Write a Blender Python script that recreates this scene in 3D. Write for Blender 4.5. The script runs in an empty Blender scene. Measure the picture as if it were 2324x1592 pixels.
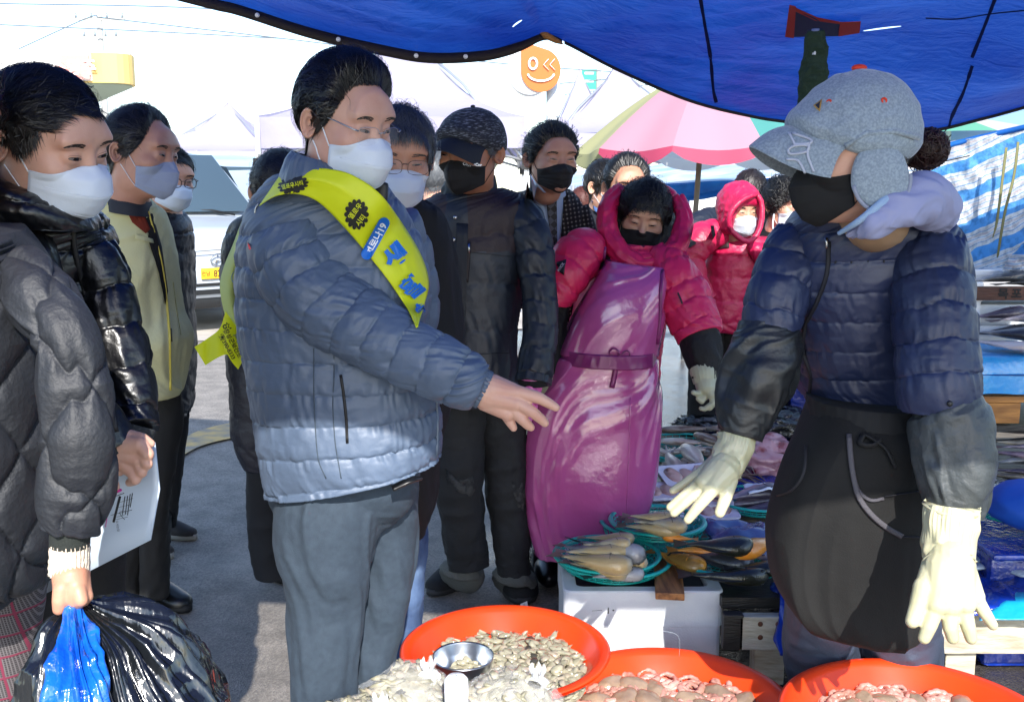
import bpy, math, random
import numpy as np
from mathutils import Vector, Matrix
from mathutils.bvhtree import BVHTree
from math import radians, sin, cos, pi
random.seed(7)
rng = np.random.default_rng(7)
SC = bpy.context.scene
COL = SC.collection
# ------------------------------------------------------------------ camera
F, CX, CY, CH = 2258.0, 1161.5, 796.0, 1.45
TILT = radians(9.1)
ct, st = cos(TILT), sin(TILT)
CAM = np.array((0.0, 0.0, CH))
cd = bpy.data.cameras.new('camera')
cam = bpy.data.objects.new('camera', cd)
COL.objects.link(cam)
cam.location = (0, 0, CH)
cam.rotation_euler = (radians(90) - TILT, 0, 0)
cd.sensor_width = 36.0
cd.lens = 36.0 * F / 2323.0
cd.clip_start = 0.05
cd.clip_end = 2000.0
SC.camera = cam
# ------------------------------------------------------------------ light
TARP_NEAR, TARP_Z = lambda x: np.interp(x, [-.7, 0, .75, 1.3], [.33, .31, .08, .08]), 2.22   # the edge of the tarpaulin on the photographer's side
SUN = Vector((-0.13, 0.80, -0.585)).normalized()      # the way the light travels
W = bpy.data.worlds.new('World')
SC.world = W
W.use_nodes = True
wn = W.node_tree.nodes
bg = wn['Background']
sky = wn.new('ShaderNodeTexSky')
sky.sky_type = 'NISHITA'
sky.sun_disc = False
sky.sun_elevation = math.asin(-SUN.z)
sky.sun_rotation = math.atan2(-SUN.x, -SUN.y)
sky.air_density = 1.0
sky.dust_density = 0.7
sky.ozone_density = 1.6
W.node_tree.links.new(sky.outputs[0], bg.inputs[0])
bg.inputs[1].default_value = 0.15
sd = bpy.data.lights.new('sun', 'SUN')
sd.energy = 3.3
sd.angle = radians(0.5)
sd.color = (1.0, 0.955, 0.89)
sun = bpy.data.objects.new('sun', sd)
COL.objects.link(sun)
sun.location = (2, -6, 6)
sun.rotation_euler = SUN.to_track_quat('-Z', 'Y').to_euler()
SC.view_settings.view_transform = 'Standard'
SC.view_settings.look = 'None'
SC.view_settings.gamma = 1.0
SC.view_settings.exposure = 1.42
SC.view_settings.use_curve_mapping = False
SC.cycles.max_bounces = 7
SC.cycles.transparent_max_bounces = 12
# ------------------------------------------------------------------ helpers
def ray(u, v):
 x = (np.asarray(u, float) - CX) / F
 y = -(np.asarray(v, float) - CY) / F
 return np.stack([x, ct + y * st, y * ct - st], -1)
def P(u, v, Y):
 """the point seen at u, v that stands Y metres ahead"""
 r = ray(u, v)
 return CAM + r * (np.asarray(Y, float) / r[..., 1])[..., None]
def PZ(u, v, z):
 r = ray(u, v)
 return CAM + r * ((z - CH) / r[..., 2])[..., None]
def mpp(v, Y):
 """metres per pixel at that height of the picture and distance"""
 r = ray(CX, v)
 return Y / r[1] / F
def lin(h):
 h = h.lstrip('#')
 out = []
 for i in (0, 2, 4):
  c = int(h[i:i + 2], 16) / 255
  out.append(c / 12.92 if c <= 0.04045 else ((c + 0.055) / 1.055) ** 2.4)
 return (*out, 1.0)
def _h(ix, iy, iz, seed):
 h = (ix * 374761393 + iy * 668265263 + iz * 1442695041 + seed * 974634773) & 0xffffffff
 h = ((h ^ (h >> 13)) * 1274126177) & 0xffffffff
 h = h ^ (h >> 16)
 return (h & 0xffff) / 32767.5 - 1.0
def vn(x, y=0.0, z=0.0, seed=0):
 x, y, z = np.broadcast_arrays(np.asarray(x, float), np.asarray(y, float), np.asarray(z, float))
 ix, iy, iz = (np.floor(a).astype(np.int64) for a in (x, y, z))
 fx, fy, fz = x - ix, y - iy, z - iz
 fx, fy, fz = (a * a * (3 - 2 * a) for a in (fx, fy, fz))
 r = 0
 for dx in (0, 1):
  for dy in (0, 1):
   for dz in (0, 1):
    w = (fx if dx else 1 - fx) * (fy if dy else 1 - fy) * (fz if dz else 1 - fz)
    r = r + w * _h(ix + dx, iy + dy, iz + dz, seed)
 return r
def fbm(x, y=0.0, z=0.0, seed=0, o=3):
 r, a = 0, 1.0
 for i in range(o):
  r = r + a * vn(np.asarray(x) * 2 ** i, np.asarray(y) * 2 ** i, np.asarray(z) * 2 ** i, seed + i * 17)
  a *= 0.5
 return r
class MB:
 """collects pieces of one mesh"""
 def __init__(s):
  s.v, s.f, s.m, s.n = [], [], [], 0
 def add(s, V, Fc, mi=0):
  V = np.asarray(V, float).reshape(-1, 3)
  s.v.append(V)
  for f in Fc:
   s.f.append([i + s.n for i in f])
   s.m.append(mi)
  s.n += len(V)
  return s
 def box(s, c, d, rot=0, mi=0, R=None):
  c = np.array(c, float); d = np.array(d, float) / 2
  V = np.array([(x, y, z) for x in (-1, 1) for y in (-1, 1) for z in (-1, 1)], float) * d
  if R is None:
   R = np.array(Matrix.Rotation(rot, 3, 'Z'))
  V = V @ np.array(R).T + c
  return s.add(V, [(0, 1, 3, 2), (4, 6, 7, 5), (0, 4, 5, 1), (2, 3, 7, 6), (0, 2, 6, 4), (1, 5, 7, 3)], mi)
 def tube(s, pts, r, n=8, mi=0, cap=True, flat=1.0):
  pts = np.asarray(pts, float)
  r = np.broadcast_to(np.asarray(r, float), (len(pts),))
  T = np.gradient(pts, axis=0)
  T /= np.linalg.norm(T, axis=1)[:, None] + 1e-12
  up = np.array((0, 0, 1.0)) if abs(T[0][2]) < 0.9 else np.array((0, 1.0, 0))
  A = np.cross(T[0], up); A /= np.linalg.norm(A)
  rings = []
  for i in range(len(pts)):
   A = A - T[i] * np.dot(A, T[i]); A /= np.linalg.norm(A) + 1e-12
   B = np.cross(T[i], A)
   th = np.arange(n) * 2 * pi / n
   rings.append(pts[i] + r[i] * (np.cos(th)[:, None] * A + flat * np.sin(th)[:, None] * B))
  V = np.concatenate(rings)
  Fc = []
  for i in range(len(pts) - 1):
   for j in range(n):
    k = (j + 1) % n
    Fc.append((i * n + j, i * n + k, (i + 1) * n + k, (i + 1) * n + j))
  if cap:
   Fc.append(tuple(range(n))[::-1]); Fc.append(tuple((len(pts) - 1) * n + j for j in range(n)))
  return s.add(V, Fc, mi)
 def grid(s, G, wrap=False, cap=False, mi=0):
  G = np.asarray(G, float)
  a, b = G.shape[:2]
  Fc = []
  for i in range(a - 1):
   for j in range(b if wrap else b - 1):
    k = (j + 1) % b
    Fc.append((i * b + j, i * b + k, (i + 1) * b + k, (i + 1) * b + j))
  if cap:
   Fc.append(tuple(range(b))[::-1]); Fc.append(tuple((a - 1) * b + j for j in range(b)))
  return s.add(G.reshape(-1, 3), Fc, mi)
 def sphere(s, c, r, nu=16, nv=10, mi=0, R=None, f=None):
  th = np.linspace(0, pi, nv + 1)[:, None]; ph = (np.arange(nu) * 2 * pi / nu)[None]
  D = np.stack([np.sin(th) * np.cos(ph), np.sin(th) * np.sin(ph), np.cos(th) + 0 * ph], -1)
  V = D * (f(D)[..., None] if f else 1) * np.asarray(r, float)
  if R is not None:
   V = V @ np.array(R).T
  return s.grid(V + np.asarray(c, float), wrap=True, mi=mi)
 def mesh(s, name, smooth=True):
  me = bpy.data.meshes.new(name)
  V = np.concatenate(s.v) if s.v else np.zeros((0, 3))
  me.from_pydata(V.tolist(), [], s.f)
  if any(s.m):
   me.polygons.foreach_set('material_index', s.m)
  if smooth:
   me.polygons.foreach_set('use_smooth', [True] * len(me.polygons))
  me.update()
  return me
 def build(s, name, mats, parent=None, smooth=True, **kw):
  return link(name, s.mesh(name, smooth), mats, parent, **kw)
def link(name, me, mats, parent=None, bevel=0, solid=0, kind=None, label=None, sub=0):
 o = bpy.data.objects.new(name, me)
 COL.objects.link(o)
 if not isinstance(mats, (list, tuple)):
  mats = [mats]
 if not me.materials:
  for m in mats:
   me.materials.append(m)
 if parent is not None:
  o.parent = parent
  o.matrix_parent_inverse = Matrix.Translation(-parent.location) if parent.parent is None else Matrix()
 if solid:
  m = o.modifiers.new('solid', 'SOLIDIFY'); m.thickness = solid; m.offset = 0
 if bevel:
  m = o.modifiers.new('bevel', 'BEVEL'); m.width = bevel; m.segments = 2; m.limit_method = 'ANGLE'
 if sub:
  m = o.modifiers.new('sub', 'SUBSURF'); m.levels = sub; m.render_levels = sub
 if kind: o['kind'] = kind
 if label: o['label'] = label
 return o
def tag(o, label, cat, group=None, kind=None):
 o['label'] = label; o['category'] = cat
 if group: o['group'] = group
 if kind: o['kind'] = kind
 return o
def thing(name, loc, label, cat, group=None):
 o = bpy.data.objects.new(name, None)
 COL.objects.link(o)
 o.location = Vector([float(x) for x in loc])
 o.empty_display_size = 0.1
 return tag(o, label, cat, group)
def dup(root, loc, label=None, rz=0, sc=1, group=None):
 r = root.copy(); COL.objects.link(r)
 r.location = Vector([float(x) for x in loc]); r.rotation_euler = (0, 0, rz) if not isinstance(rz, tuple) else rz
 r.scale = (sc, sc, sc) if not isinstance(sc, tuple) else sc
 if label: r['label'] = label
 if group: r['group'] = group
 for ch in list(root.children):
  c = ch.copy(); COL.objects.link(c); c.parent = r
  for g in list(ch.children):
   d = g.copy(); COL.objects.link(d); d.parent = c
 return r
# ------------------------------------------------------------------ materials
MATS = {}
def mat(name, col, rough=0.6, bump=None, metal=0.0, col2=None, cscale=8.0, cmix=(0.35, 0.65), spec=None,
  sheen=0.0, trans=0.0, sss=0.0, coat=0.0, weave=None, translucent=0.0, alpha=1.0, stretch=None, emit=None):
 if name in MATS: return MATS[name]
 m = bpy.data.materials.new(name); m.use_nodes = True
 nt = m.node_tree; N = nt.nodes; L = nt.links
 b = N['Principled BSDF']
 c = lin(col) if isinstance(col, str) else (*col, 1)
 b.inputs['Base Color'].default_value = c
 b.inputs['Roughness'].default_value = rough
 b.inputs['Metallic'].default_value = metal
 if spec is not None: b.inputs['Specular IOR Level'].default_value = spec
 if sheen:
  b.inputs['Sheen Weight'].default_value = sheen
  b.inputs['Sheen Roughness'].default_value = 0.4
 if trans:
  b.inputs['Transmission Weight'].default_value = trans
  b.inputs['IOR'].default_value = 1.33
 if coat: b.inputs['Coat Weight'].default_value = coat; b.inputs['Coat Roughness'].default_value = 0.15
 if sss:
  b.inputs['Subsurface Weight'].default_value = sss
  b.inputs['Subsurface Radius'].default_value = (0.012, 0.004, 0.002)
  b.inputs['Subsurface Scale'].default_value = 1.0
 if alpha < 1: b.inputs['Alpha'].default_value = alpha
 if emit:
  b.inputs['Emission Color'].default_value = lin(emit[0]); b.inputs['Emission Strength'].default_value = emit[1]
 tc = N.new('ShaderNodeTexCoord')
 co = tc.outputs['Object']
 if stretch:
  mp = N.new('ShaderNodeMapping'); mp.inputs['Scale'].default_value = stretch
  L.new(co, mp.inputs[0]); cs = mp.outputs[0]
 else:
  cs = co
 if col2:
  nz = N.new('ShaderNodeTexNoise'); nz.inputs['Scale'].default_value = cscale; nz.inputs['Detail'].default_value = 5
  L.new(cs, nz.inputs['Vector'])
  rp = N.new('ShaderNodeValToRGB')
  rp.color_ramp.elements[0].position, rp.color_ramp.elements[1].position = cmix
  rp.color_ramp.elements[0].color = c
  rp.color_ramp.elements[1].color = lin(col2) if isinstance(col2, str) else (*col2, 1)
  L.new(nz.outputs['Fac'], rp.inputs[0]); L.new(rp.outputs[0], b.inputs['Base Color'])
 last = None
 for sp in ([bump] if isinstance(bump, tuple) else (bump or [])):
  nz = N.new('ShaderNodeTexNoise'); nz.inputs['Scale'].default_value = sp[0]; nz.inputs['Detail'].default_value = sp[2] if len(sp) > 2 else 3
  L.new(cs, nz.inputs['Vector'])
  bp = N.new('ShaderNodeBump'); bp.inputs['Strength'].default_value = 1.0; bp.inputs['Distance'].default_value = sp[1]
  L.new(nz.outputs['Fac'], bp.inputs['Height'])
  if last: L.new(last.outputs[0], bp.inputs['Normal'])
  last = bp
 if last: L.new(last.outputs[0], b.inputs['Normal'])
 if translucent:
  t = N.new('ShaderNodeBsdfTranslucent'); mx = N.new('ShaderNodeMixShader')
  if b.inputs['Base Color'].links: L.new(b.inputs['Base Color'].links[0].from_socket, t.inputs[0])
  else: t.inputs[0].default_value = c
  mx.inputs[0].default_value = translucent
  L.new(b.outputs[0], mx.inputs[1]); L.new(t.outputs[0], mx.inputs[2])
  L.new(mx.outputs[0], N['Material Output'].inputs[0])
 MATS[name] = m
 return m
def cloth(name, col, rough=0.75, col2=None, sheen=0.0, wr=0.0015, sc=60, **k):
 return mat(name, col, rough, bump=[(sc, wr), (900, 0.0002)], col2=col2, sheen=sheen, **k)
# ------------------------------------------------------------------ lofts
def crom(A, n):
 """n points of a smooth curve through the rows of A"""
 A = np.asarray(A, float)
 k = len(A)
 if k == 2:
  t = np.linspace(0, 1, n)[:, None]
  return A[0] * (1 - t) + A[1] * t
 E = np.vstack([2 * A[0] - A[1], A, 2 * A[-1] - A[-2]])
 t = np.linspace(0, k - 1, n); i = np.minimum(t.astype(int), k - 2); f = (t - i)[:, None]
 p0, p1, p2, p3 = E[i], E[i + 1], E[i + 2], E[i + 3]
 return 0.5 * (2 * p1 + (p2 - p0) * f + (2 * p0 - 5 * p1 + 4 * p2 - p3) * f ** 2 + (3 * p1 - p0 - 3 * p2 + p3) * f ** 3)
def _finish(C, X, D, n, m, disp, ex):
 """rings round C with half axes X (sideways) and D (away) -> displaced grid"""
 th = np.arange(m) * 2 * pi / m
 c, s = np.cos(th), np.sin(th)
 q = 2.0 / ex
 cc = np.sign(c) * np.abs(c) ** q; ss = np.sign(s) * np.abs(s) ** q
 G = C[:, None] + X[:, None] * cc[None, :, None] + D[:, None] * ss[None, :, None]
 if disp is not None:
  dT = np.gradient(G, axis=0)
  dH = np.roll(G, -1, 1) - np.roll(G, 1, 1)
  Nn = np.cross(dH, dT); Nn /= np.linalg.norm(Nn, axis=2)[..., None] + 1e-12
  out = G - C[:, None]
  sg = np.sign((Nn * out).sum(2)); sg[sg == 0] = 1
  Nn *= sg[..., None]
  S = np.concatenate([[0], np.cumsum(np.linalg.norm(np.diff(C, axis=0), axis=1))])
  R = (np.linalg.norm(X, axis=1) + np.linalg.norm(D, axis=1)) / 2
  d = disp(np.linspace(0, 1, n)[:, None] + 0 * th[None], 0 * S[:, None] + th[None], S[:, None] + 0 * th[None], R[:, None] + 0 * th[None])
  G = G + Nn * d[..., None]
 return G
def loft(secs, n=80, m=96, disp=None, ex=2.3):
 """secs: (uL, vL, uR, vR, Y, halfdepth[, dY between the right and left edge])"""
 A = crom([list(s) + [0] * (7 - len(s)) for s in secs], n)
 L_ = P(A[:, 0], A[:, 1], A[:, 4] - A[:, 6] / 2); R_ = P(A[:, 2], A[:, 3], A[:, 4] + A[:, 6] / 2)
 C = (L_ + R_) / 2; X = (R_ - L_) / 2
 Dv = np.stack([-X[:, 1], X[:, 0], 0 * X[:, 0]], 1)
 Dv /= np.linalg.norm(Dv, axis=1)[:, None]
 D = Dv * A[:, 5][:, None]
 return _finish(C, X, D, n, m, disp, ex)
def limb(pts, n=60, m=48, disp=None, k=0.95, ex=2.05):
 """pts: (u, v, Y, halfwidth in pixels)"""
 A = crom(pts, n)
 C = P(A[:, 0], A[:, 1], A[:, 2])
 r = A[:, 3] * np.array([mpp(v, y) for v, y in zip(A[:, 1], A[:, 2])])
 T = np.gradient(C, axis=0); T /= np.linalg.norm(T, axis=1)[:, None]
 Vw = C - CAM; Vw /= np.linalg.norm(Vw, axis=1)[:, None]
 X = np.cross(T, Vw); X /= np.linalg.norm(X, axis=1)[:, None]
 D = np.cross(X, T)
 X = np.where((X[:, :1] < 0) & (np.abs(X[:, :1]) > 0), X, X)
 return _finish(C, X * r[:, None], D * (r * k)[:, None], n, m, disp, ex)
def capped(mb, G, mi=0, end=True):
 """adds a lofted grid closed at both ends by rounded caps"""
 C0, C1 = G[0].mean(0), G[-1].mean(0)
 G2 = np.concatenate([(C0 + (G[0] - C0) * 0.5)[None], G, (C1 + (G[-1] - C1) * 0.5)[None]]) if end else G
 mb.grid(G2, wrap=True, cap=True, mi=mi)
 return mb
def ridged(x, y, z=0, seed=0, o=3):
 r, a_ = 0, 1.0
 for i in range(o):
  r = r + a_ * (1 - 2.2 * np.abs(vn(x * 1.9 ** i, y * 1.9 ** i, z, seed + 7 * i))); a_ *= .5
 return r
def puff(sp, amp=0.006, wr=0.003, seed=0, tilt=0.0, wob=0.08, off=0.0, big=0.006):
 amp *= .62
 def f(T, H, S, R):
  s = (S + tilt * R * np.cos(H)) / sp + off + wob * vn(H * 1.6, S / sp * 0.3, 0, seed)
  k = np.floor(s); fr = s - k
  b = np.abs(np.sin(pi * fr)) ** 0.42
  edge = np.abs(2 * fr - 1) ** 1.3
  x = H * R / 0.017 + 1.3 * vn(H * R / .05, k * 2.3, 0, seed + 2) + k * 3.7
  w = ridged(x, s * 1.1, 0, seed + 3, 2) * (.25 + .75 * edge)
  bg_ = ridged(H * R / 0.11 + S / .16, S / 0.13, 0, seed + 9, 2)
  b = b * (1 - .12 * ridged(H * R / .03, S / .03, 3, seed + 6, 2))
  return amp * b * (1 + 0.4 * vn(H * R / 0.07, k * 5.1, 0, seed + 1)) + wr * .95 * w + big * 0.30 * bg_
 return f
def folds(amp=0.006, lx=0.05, ls=0.2, seed=0, diag=0.0, fine=0.0):
 def f(T, H, S, R):
  x = H * R / lx + diag * S / ls + .8 * vn(S / ls * .7, H * 1.3, 2, seed + 3)
  g = amp * (0.45 * vn(x, S / ls, 0, seed) + 0.5 * ridged(x * .8 + 5, S / ls * 1.3, 0, seed + 4, 3))
  if fine:
   g = g + fine * vn(x * 4, S / ls * 5, 0, seed + 8)
  return g
 return f
def remesh(mb, voxel, smooth=3, name='tmp'):
 """one continuous skin grown round overlapping pieces"""
 me = mb.mesh(name)
 o = bpy.data.objects.new(name, me); COL.objects.link(o)
 m = o.modifiers.new('r', 'REMESH'); m.mode = 'VOXEL'; m.voxel_size = voxel
 if smooth:
  s = o.modifiers.new('s', 'SMOOTH'); s.iterations = smooth; s.factor = 0.5
 dg = bpy.context.evaluated_depsgraph_get()
 me2 = bpy.data.meshes.new_from_object(o.evaluated_get(dg))
 V = np.empty(len(me2.vertices) * 3); me2.vertices.foreach_get('co', V)
 V = V.reshape(-1, 3)
 Fc = [tuple(p.vertices) for p in me2.polygons]
 bpy.data.objects.remove(o); bpy.data.meshes.remove(me); bpy.data.meshes.remove(me2)
 return V, Fc
def cone(mb, p0, p1, r0, r1, n=14):
 """a rounded tapering piece from p0 to p1, for remesh"""
 p0, p1 = np.asarray(p0, float), np.asarray(p1, float)
 d = p1 - p0; L = np.linalg.norm(d) + 1e-9
 a = np.linspace(-pi / 2, 0, 5)[:-1]; bq = np.linspace(0, pi / 2, 5)[1:]
 pts = [p0 + d / L * r0 * sin(x) for x in a] + [p0, (p0 + p1) / 2, p1] + [p1 + d / L * r1 * sin(x) for x in bq]
 rr = [max(r0 * cos(x), 1e-4) for x in a] + [r0, (r0 + r1) / 2, r1] + [max(r1 * cos(x), 1e-4) for x in bq]
 mb.tube(pts, rr, n)
 return mb
def bvh_of(*obs):
 V, Fc = [], []
 for o in obs:
  n = len(V)
  V += [v.co.copy() for v in o.data.vertices]
  Fc += [[i + n for i in p.vertices] for p in o.data.polygons]
 return BVHTree.FromPolygons(V, Fc)
def hit(bvh, u, v):
 d = Vector(ray(u, v)).normalized()
 loc, nor, i, dist = bvh.ray_cast(Vector(CAM), d)
 return loc, nor, d
def onto(bvh, uv, off=0.002, Yfall=None):
 """lays a list of u, v points on a built surface, lifted off it"""
 out = []
 last = None
 for u, v in uv:
  loc, nor, d = hit(bvh, u, v)
  if loc is None:
   p = P(u, v, (last[1] + off) if last is not None else (Yfall or 2.0))
   out.append(p); continue
  if nor.dot(d) > 0: nor = -nor
  last = loc
  out.append(np.array(loc + nor * off * 0.4 - d * off * 0.7))
 return np.array(out)
def ribbon_on(bvh, uv, w, name, m, parent, off=0.002, tube=False, n=None, sub=4):
 """a seam, a tape or a cord that follows a line over a surface"""
 A = crom(np.array(uv, float), n or max(2, (len(uv) - 1) * sub + 1))
 p = onto(bvh, A, off)
 mb = MB()
 mb.tube(p, w / 2, 6, flat=1.0 if tube else 0.35)
 return mb.build(name, m, parent)
FONT = None
def text2d(s, size=1.0, bold=0.0, res=3):
 """filled outline of a word: vertices (x, y) centred, triangles"""
 cu = bpy.data.curves.new('t', 'FONT'); cu.body = s; cu.size = size; cu.resolution_u = res
 cu.offset = bold; cu.align_x = 'CENTER'; cu.align_y = 'CENTER'; cu.fill_mode = 'FRONT'
 o = bpy.data.objects.new('t', cu); COL.objects.link(o)
 dg = bpy.context.evaluated_depsgraph_get()
 me = bpy.data.meshes.new_from_object(o.evaluated_get(dg))
 V = np.array([v.co[:2] for v in me.vertices]) if len(me.vertices) else np.zeros((0, 2))
 Fc = [tuple(p.vertices) for p in me.polygons]
 bpy.data.objects.remove(o); bpy.data.curves.remove(cu); bpy.data.meshes.remove(me)
 if len(V):
  V = V - (V.max(0) + V.min(0)) / 2
 return V, Fc
def decal(bvh, V2, Fc, c, ang, sc, m, name, parent, off=0.0025, shear=0.0, sy=1.0):
 """prints flat artwork V2 on a surface round the point c of the picture"""
 if not len(V2): return None
 a = radians(ang)
 x = V2[:, 0] * sc + shear * V2[:, 1] * sc; y = V2[:, 1] * sc * sy
 U = c[0] + x * cos(a) - y * sin(a)
 Vv = c[1] - (x * sin(a) + y * cos(a))
 p = onto(bvh, np.stack([U, Vv], 1), off)
 mb = MB().add(p, Fc)
 return mb.build(name, m, parent, smooth=False)
def disc2d(fn, n=48):
 t = np.arange(n) * 2 * pi / n
 r = fn(t)
 V = np.vstack([[0, 0], np.stack([r * np.cos(t), r * np.sin(t)], 1), np.stack([r * np.cos(t), r * np.sin(t)], 1) * 0.5])
 Fc = [(0, 1 + n + i, 1 + n + (i + 1) % n) for i in range(n)] + [(1 + n + i, 1 + i, 1 + (i + 1) % n, 1 + n + (i + 1) % n) for i in range(n)]
 return V, Fc
# ------------------------------------------------------------------ heads
def sell(p, c, r):
 q = (p - np.array(c)) / np.array(r)
 k0 = np.linalg.norm(q, axis=-1); k1 = np.linalg.norm(q / np.array(r), axis=-1)
 return k0 * (k0 - 1) / (k1 + 1e-9)
def scap(p, a, b, ra, rb):
 a, b = np.array(a), np.array(b)
 ab = b - a
 t = np.clip(((p - a) @ ab) / (ab @ ab), 0, 1)
 return np.linalg.norm(p - a - t[..., None] * ab, axis=-1) - (ra + (rb - ra) * t)
def smin(a, b, k):
 h = np.clip(0.5 + 0.5 * (b - a) / k, 0, 1)
 return b * (1 - h) + a * h - k * h * (1 - h)
def sdf_head(p, q):
 ax = np.abs(p[..., 0])
 s = np.stack([ax, p[..., 1], p[..., 2]], -1)
 jw = q.get('jaw', 1.0); fat = q.get('fat', 0.0)
 d = sell(s, (0, .010, .034), (.078, .091, .091))
 d = smin(d, sell(s, (0, -.032, -.020), (.066 + fat, .060, .078)), .03)
 d = smin(d, sell(s, (0, -.036, -.080), (.046 * jw + fat, .046, .036)), .03)
 d = smin(d, sell(s, (.046 * jw + fat, -.004, -.058), (.020, .034, .034)), .03)
 d = smin(d, sell(s, (.045, -.062, -.020), (.021 + fat, .022, .020)), .022)
 d = smin(d, sell(s, (.026, -.080, .031), (.028, .013, .0085)), .014)
 d = smin(d, sell(s, (0, -.078, .046), (.046, .014, .030)), .035)
 d = -smin(-d, (np.linalg.norm(s - np.array((.0310, -.1105, .007)), axis=-1) - .0185), .020)
 d = smin(d, sell(s, (.0315, -.0815, .0050), (.0175, .0125, .0125)), .009)
 d = smin(d, scap(s, (0, -.081, .022), (0, -.103, -.025), .0065, .0095), .015)
 d = smin(d, np.linalg.norm(s - np.array((0, -.105, -.029)), axis=-1) - .0105, .010)
 d = smin(d, sell(s, (.0130, -.095, -.032), (.0075, .010, .0075)), .008)
 d = smin(d, sell(s, (.0, -.0875, -.056), (.024, .010, .0060)), .010)
 d = smin(d, sell(s, (.0, -.0865, -.067), (.020, .010, .0065)), .010)
 d = smin(d, sell(s, (0, -.080, -.094), (.022, .017, .017)), .018)
 d = smin(d, scap(p, (0, .020, -.05), (0, .020 + .016 * q.get('nk', 1), -.05 - .065 * q.get('nk', 1)), .050 + fat, .052 + fat), .03)
 return d
def rface(D, q, it=34):
 """distance from the middle of the head to the skin along directions D"""
 D = D / np.linalg.norm(D, axis=-1)[..., None]
 r = np.full(D.shape[:-1], 0.02)
 for _ in range(it):
  r = r - 0.85 * sdf_head(D * r[..., None], q)
  r = np.clip(r, 0.01, 0.30)
 return r
def dirs(az, el):
 return np.stack([np.sin(az) * np.cos(el), -np.cos(az) * np.cos(el), np.sin(el)], -1)
def head_grid(q, na, ne):
 t = np.linspace(-1, 1, na + 1)[:-1]
 az = pi * (0.42 * t + 0.58 * t ** 3)
 e = np.linspace(-1, 1, ne)
 el = pi / 2 * (0.55 * e + 0.45 * e ** 3) * 0.998
 A, E = np.meshgrid(az, el)
 D = dirs(A, E)
 return D * rface(D, q)[..., None]
def ear_mesh(mb, side, sc=1.0):
 nr, na = 9, 30
 R = np.linspace(0, 1, nr)[:, None]; a = (np.arange(na) * 2 * pi / na)[None]
 out = 1 + 0.10 * np.cos(a - 0.9) - 0.12 * np.cos(a + 1.2) ** 2
 y = 0.018 * R * np.cos(a) * out * (1 + 0.18 * np.sin(a)); z = 0.033 * R * np.sin(a) * out
 h = 0.011 * np.exp(-((R - 0.86) / 0.15) ** 2) * (0.35 + 0.65 * (np.cos(a) * 0.5 + 0.6 + 0.2 * np.sin(a)).clip(0, 1.2))
 h = h + 0.006 * np.exp(-((R - 0.52) / 0.13) ** 2) * (np.cos(a - 0.3) > -0.2) - 0.004 * (R < 0.35)
 h = h + 0.004 * (np.sin(a) < -0.7) * (R > 0.5)
 V = np.stack([h + 0 * a, y, z], -1)
 back = V.copy(); back[..., 0] = -0.004 - 0.006 * (1 - R)
 G = np.concatenate([V, back[::-1]])
 ang = radians(28)
 x = G[..., 0] * cos(ang) + (G[..., 1] + 0.014) * sin(ang)
 yy = -G[..., 0] * sin(ang) + (G[..., 1] + 0.012) * cos(ang) + 0.007
 H = np.stack([side * (0.0755 + x * 1.0), yy, G[..., 2] * sc - 0.002 - 0.1 * (G[..., 1])], -1)
 mb.grid(H, wrap=True)
def head_matrix(u, v, Y, yaw, pitch, roll=0.0, sc=1.0, sz=1.0):
 c = P(u, v, Y)
 base = math.atan2(c[0], c[1])
 M = Matrix.Translation(Vector(c)) @ Matrix.Rotation(-base + radians(yaw), 4, 'Z') @ Matrix.Rotation(radians(roll), 4, 'Y') @ Matrix.Rotation(radians(pitch), 4, 'X') @ Matrix.Scale(sc, 4) @ Matrix.Scale(sz, 4, (0, 0, 1))
 return np.array(M)
def app(M, V):
 V = np.asarray(V, float)
 return V @ M[:3, :3].T + M[:3, 3]
# hairlines: (angle round from the face, lowest elevation with hair), degrees
HL_MAN = [(0, 47), (22, 47), (34, 42), (46, 30), (56, 22), (68, 6), (80, -4), (90, 8), (104, 6), (116, -14), (135, -26), (180, -30)]
HL_BACK = [(0, 56), (22, 55), (34, 52), (46, 40), (56, 26), (68, 8), (80, -2), (90, 8), (104, 6), (116, -14), (135, -26), (180, -30)]
HL_FRINGE = [(0, 34), (25, 32), (45, 24), (60, 10), (75, -12), (95, -22), (120, -30), (180, -34)]
HL_LOW = [(0, 28), (25, 26), (45, 16), (60, -4), (75, -16), (95, -26), (120, -32), (180, -38)]
def hl(az, tab):
 d = np.degrees(np.abs((az + pi) % (2 * pi) - pi))
 return np.radians(np.interp(d, [a for a, _ in tab], [b for _, b in tab]))
def cap_r(D, q, tab, thick, thfn=None):
 az = np.arctan2(D[..., 0], -D[..., 1]); el = np.arcsin(np.clip(D[..., 2], -1, 1))
 g = np.clip((el - hl(az, tab)) / radians(24), 0, 1)
 g = g * g * (3 - 2 * g)
 k = thfn(az, el) if thfn else 1.0
 return rface(D, q, 22) + 0.0015 + thick * g ** 0.85 * k
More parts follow.
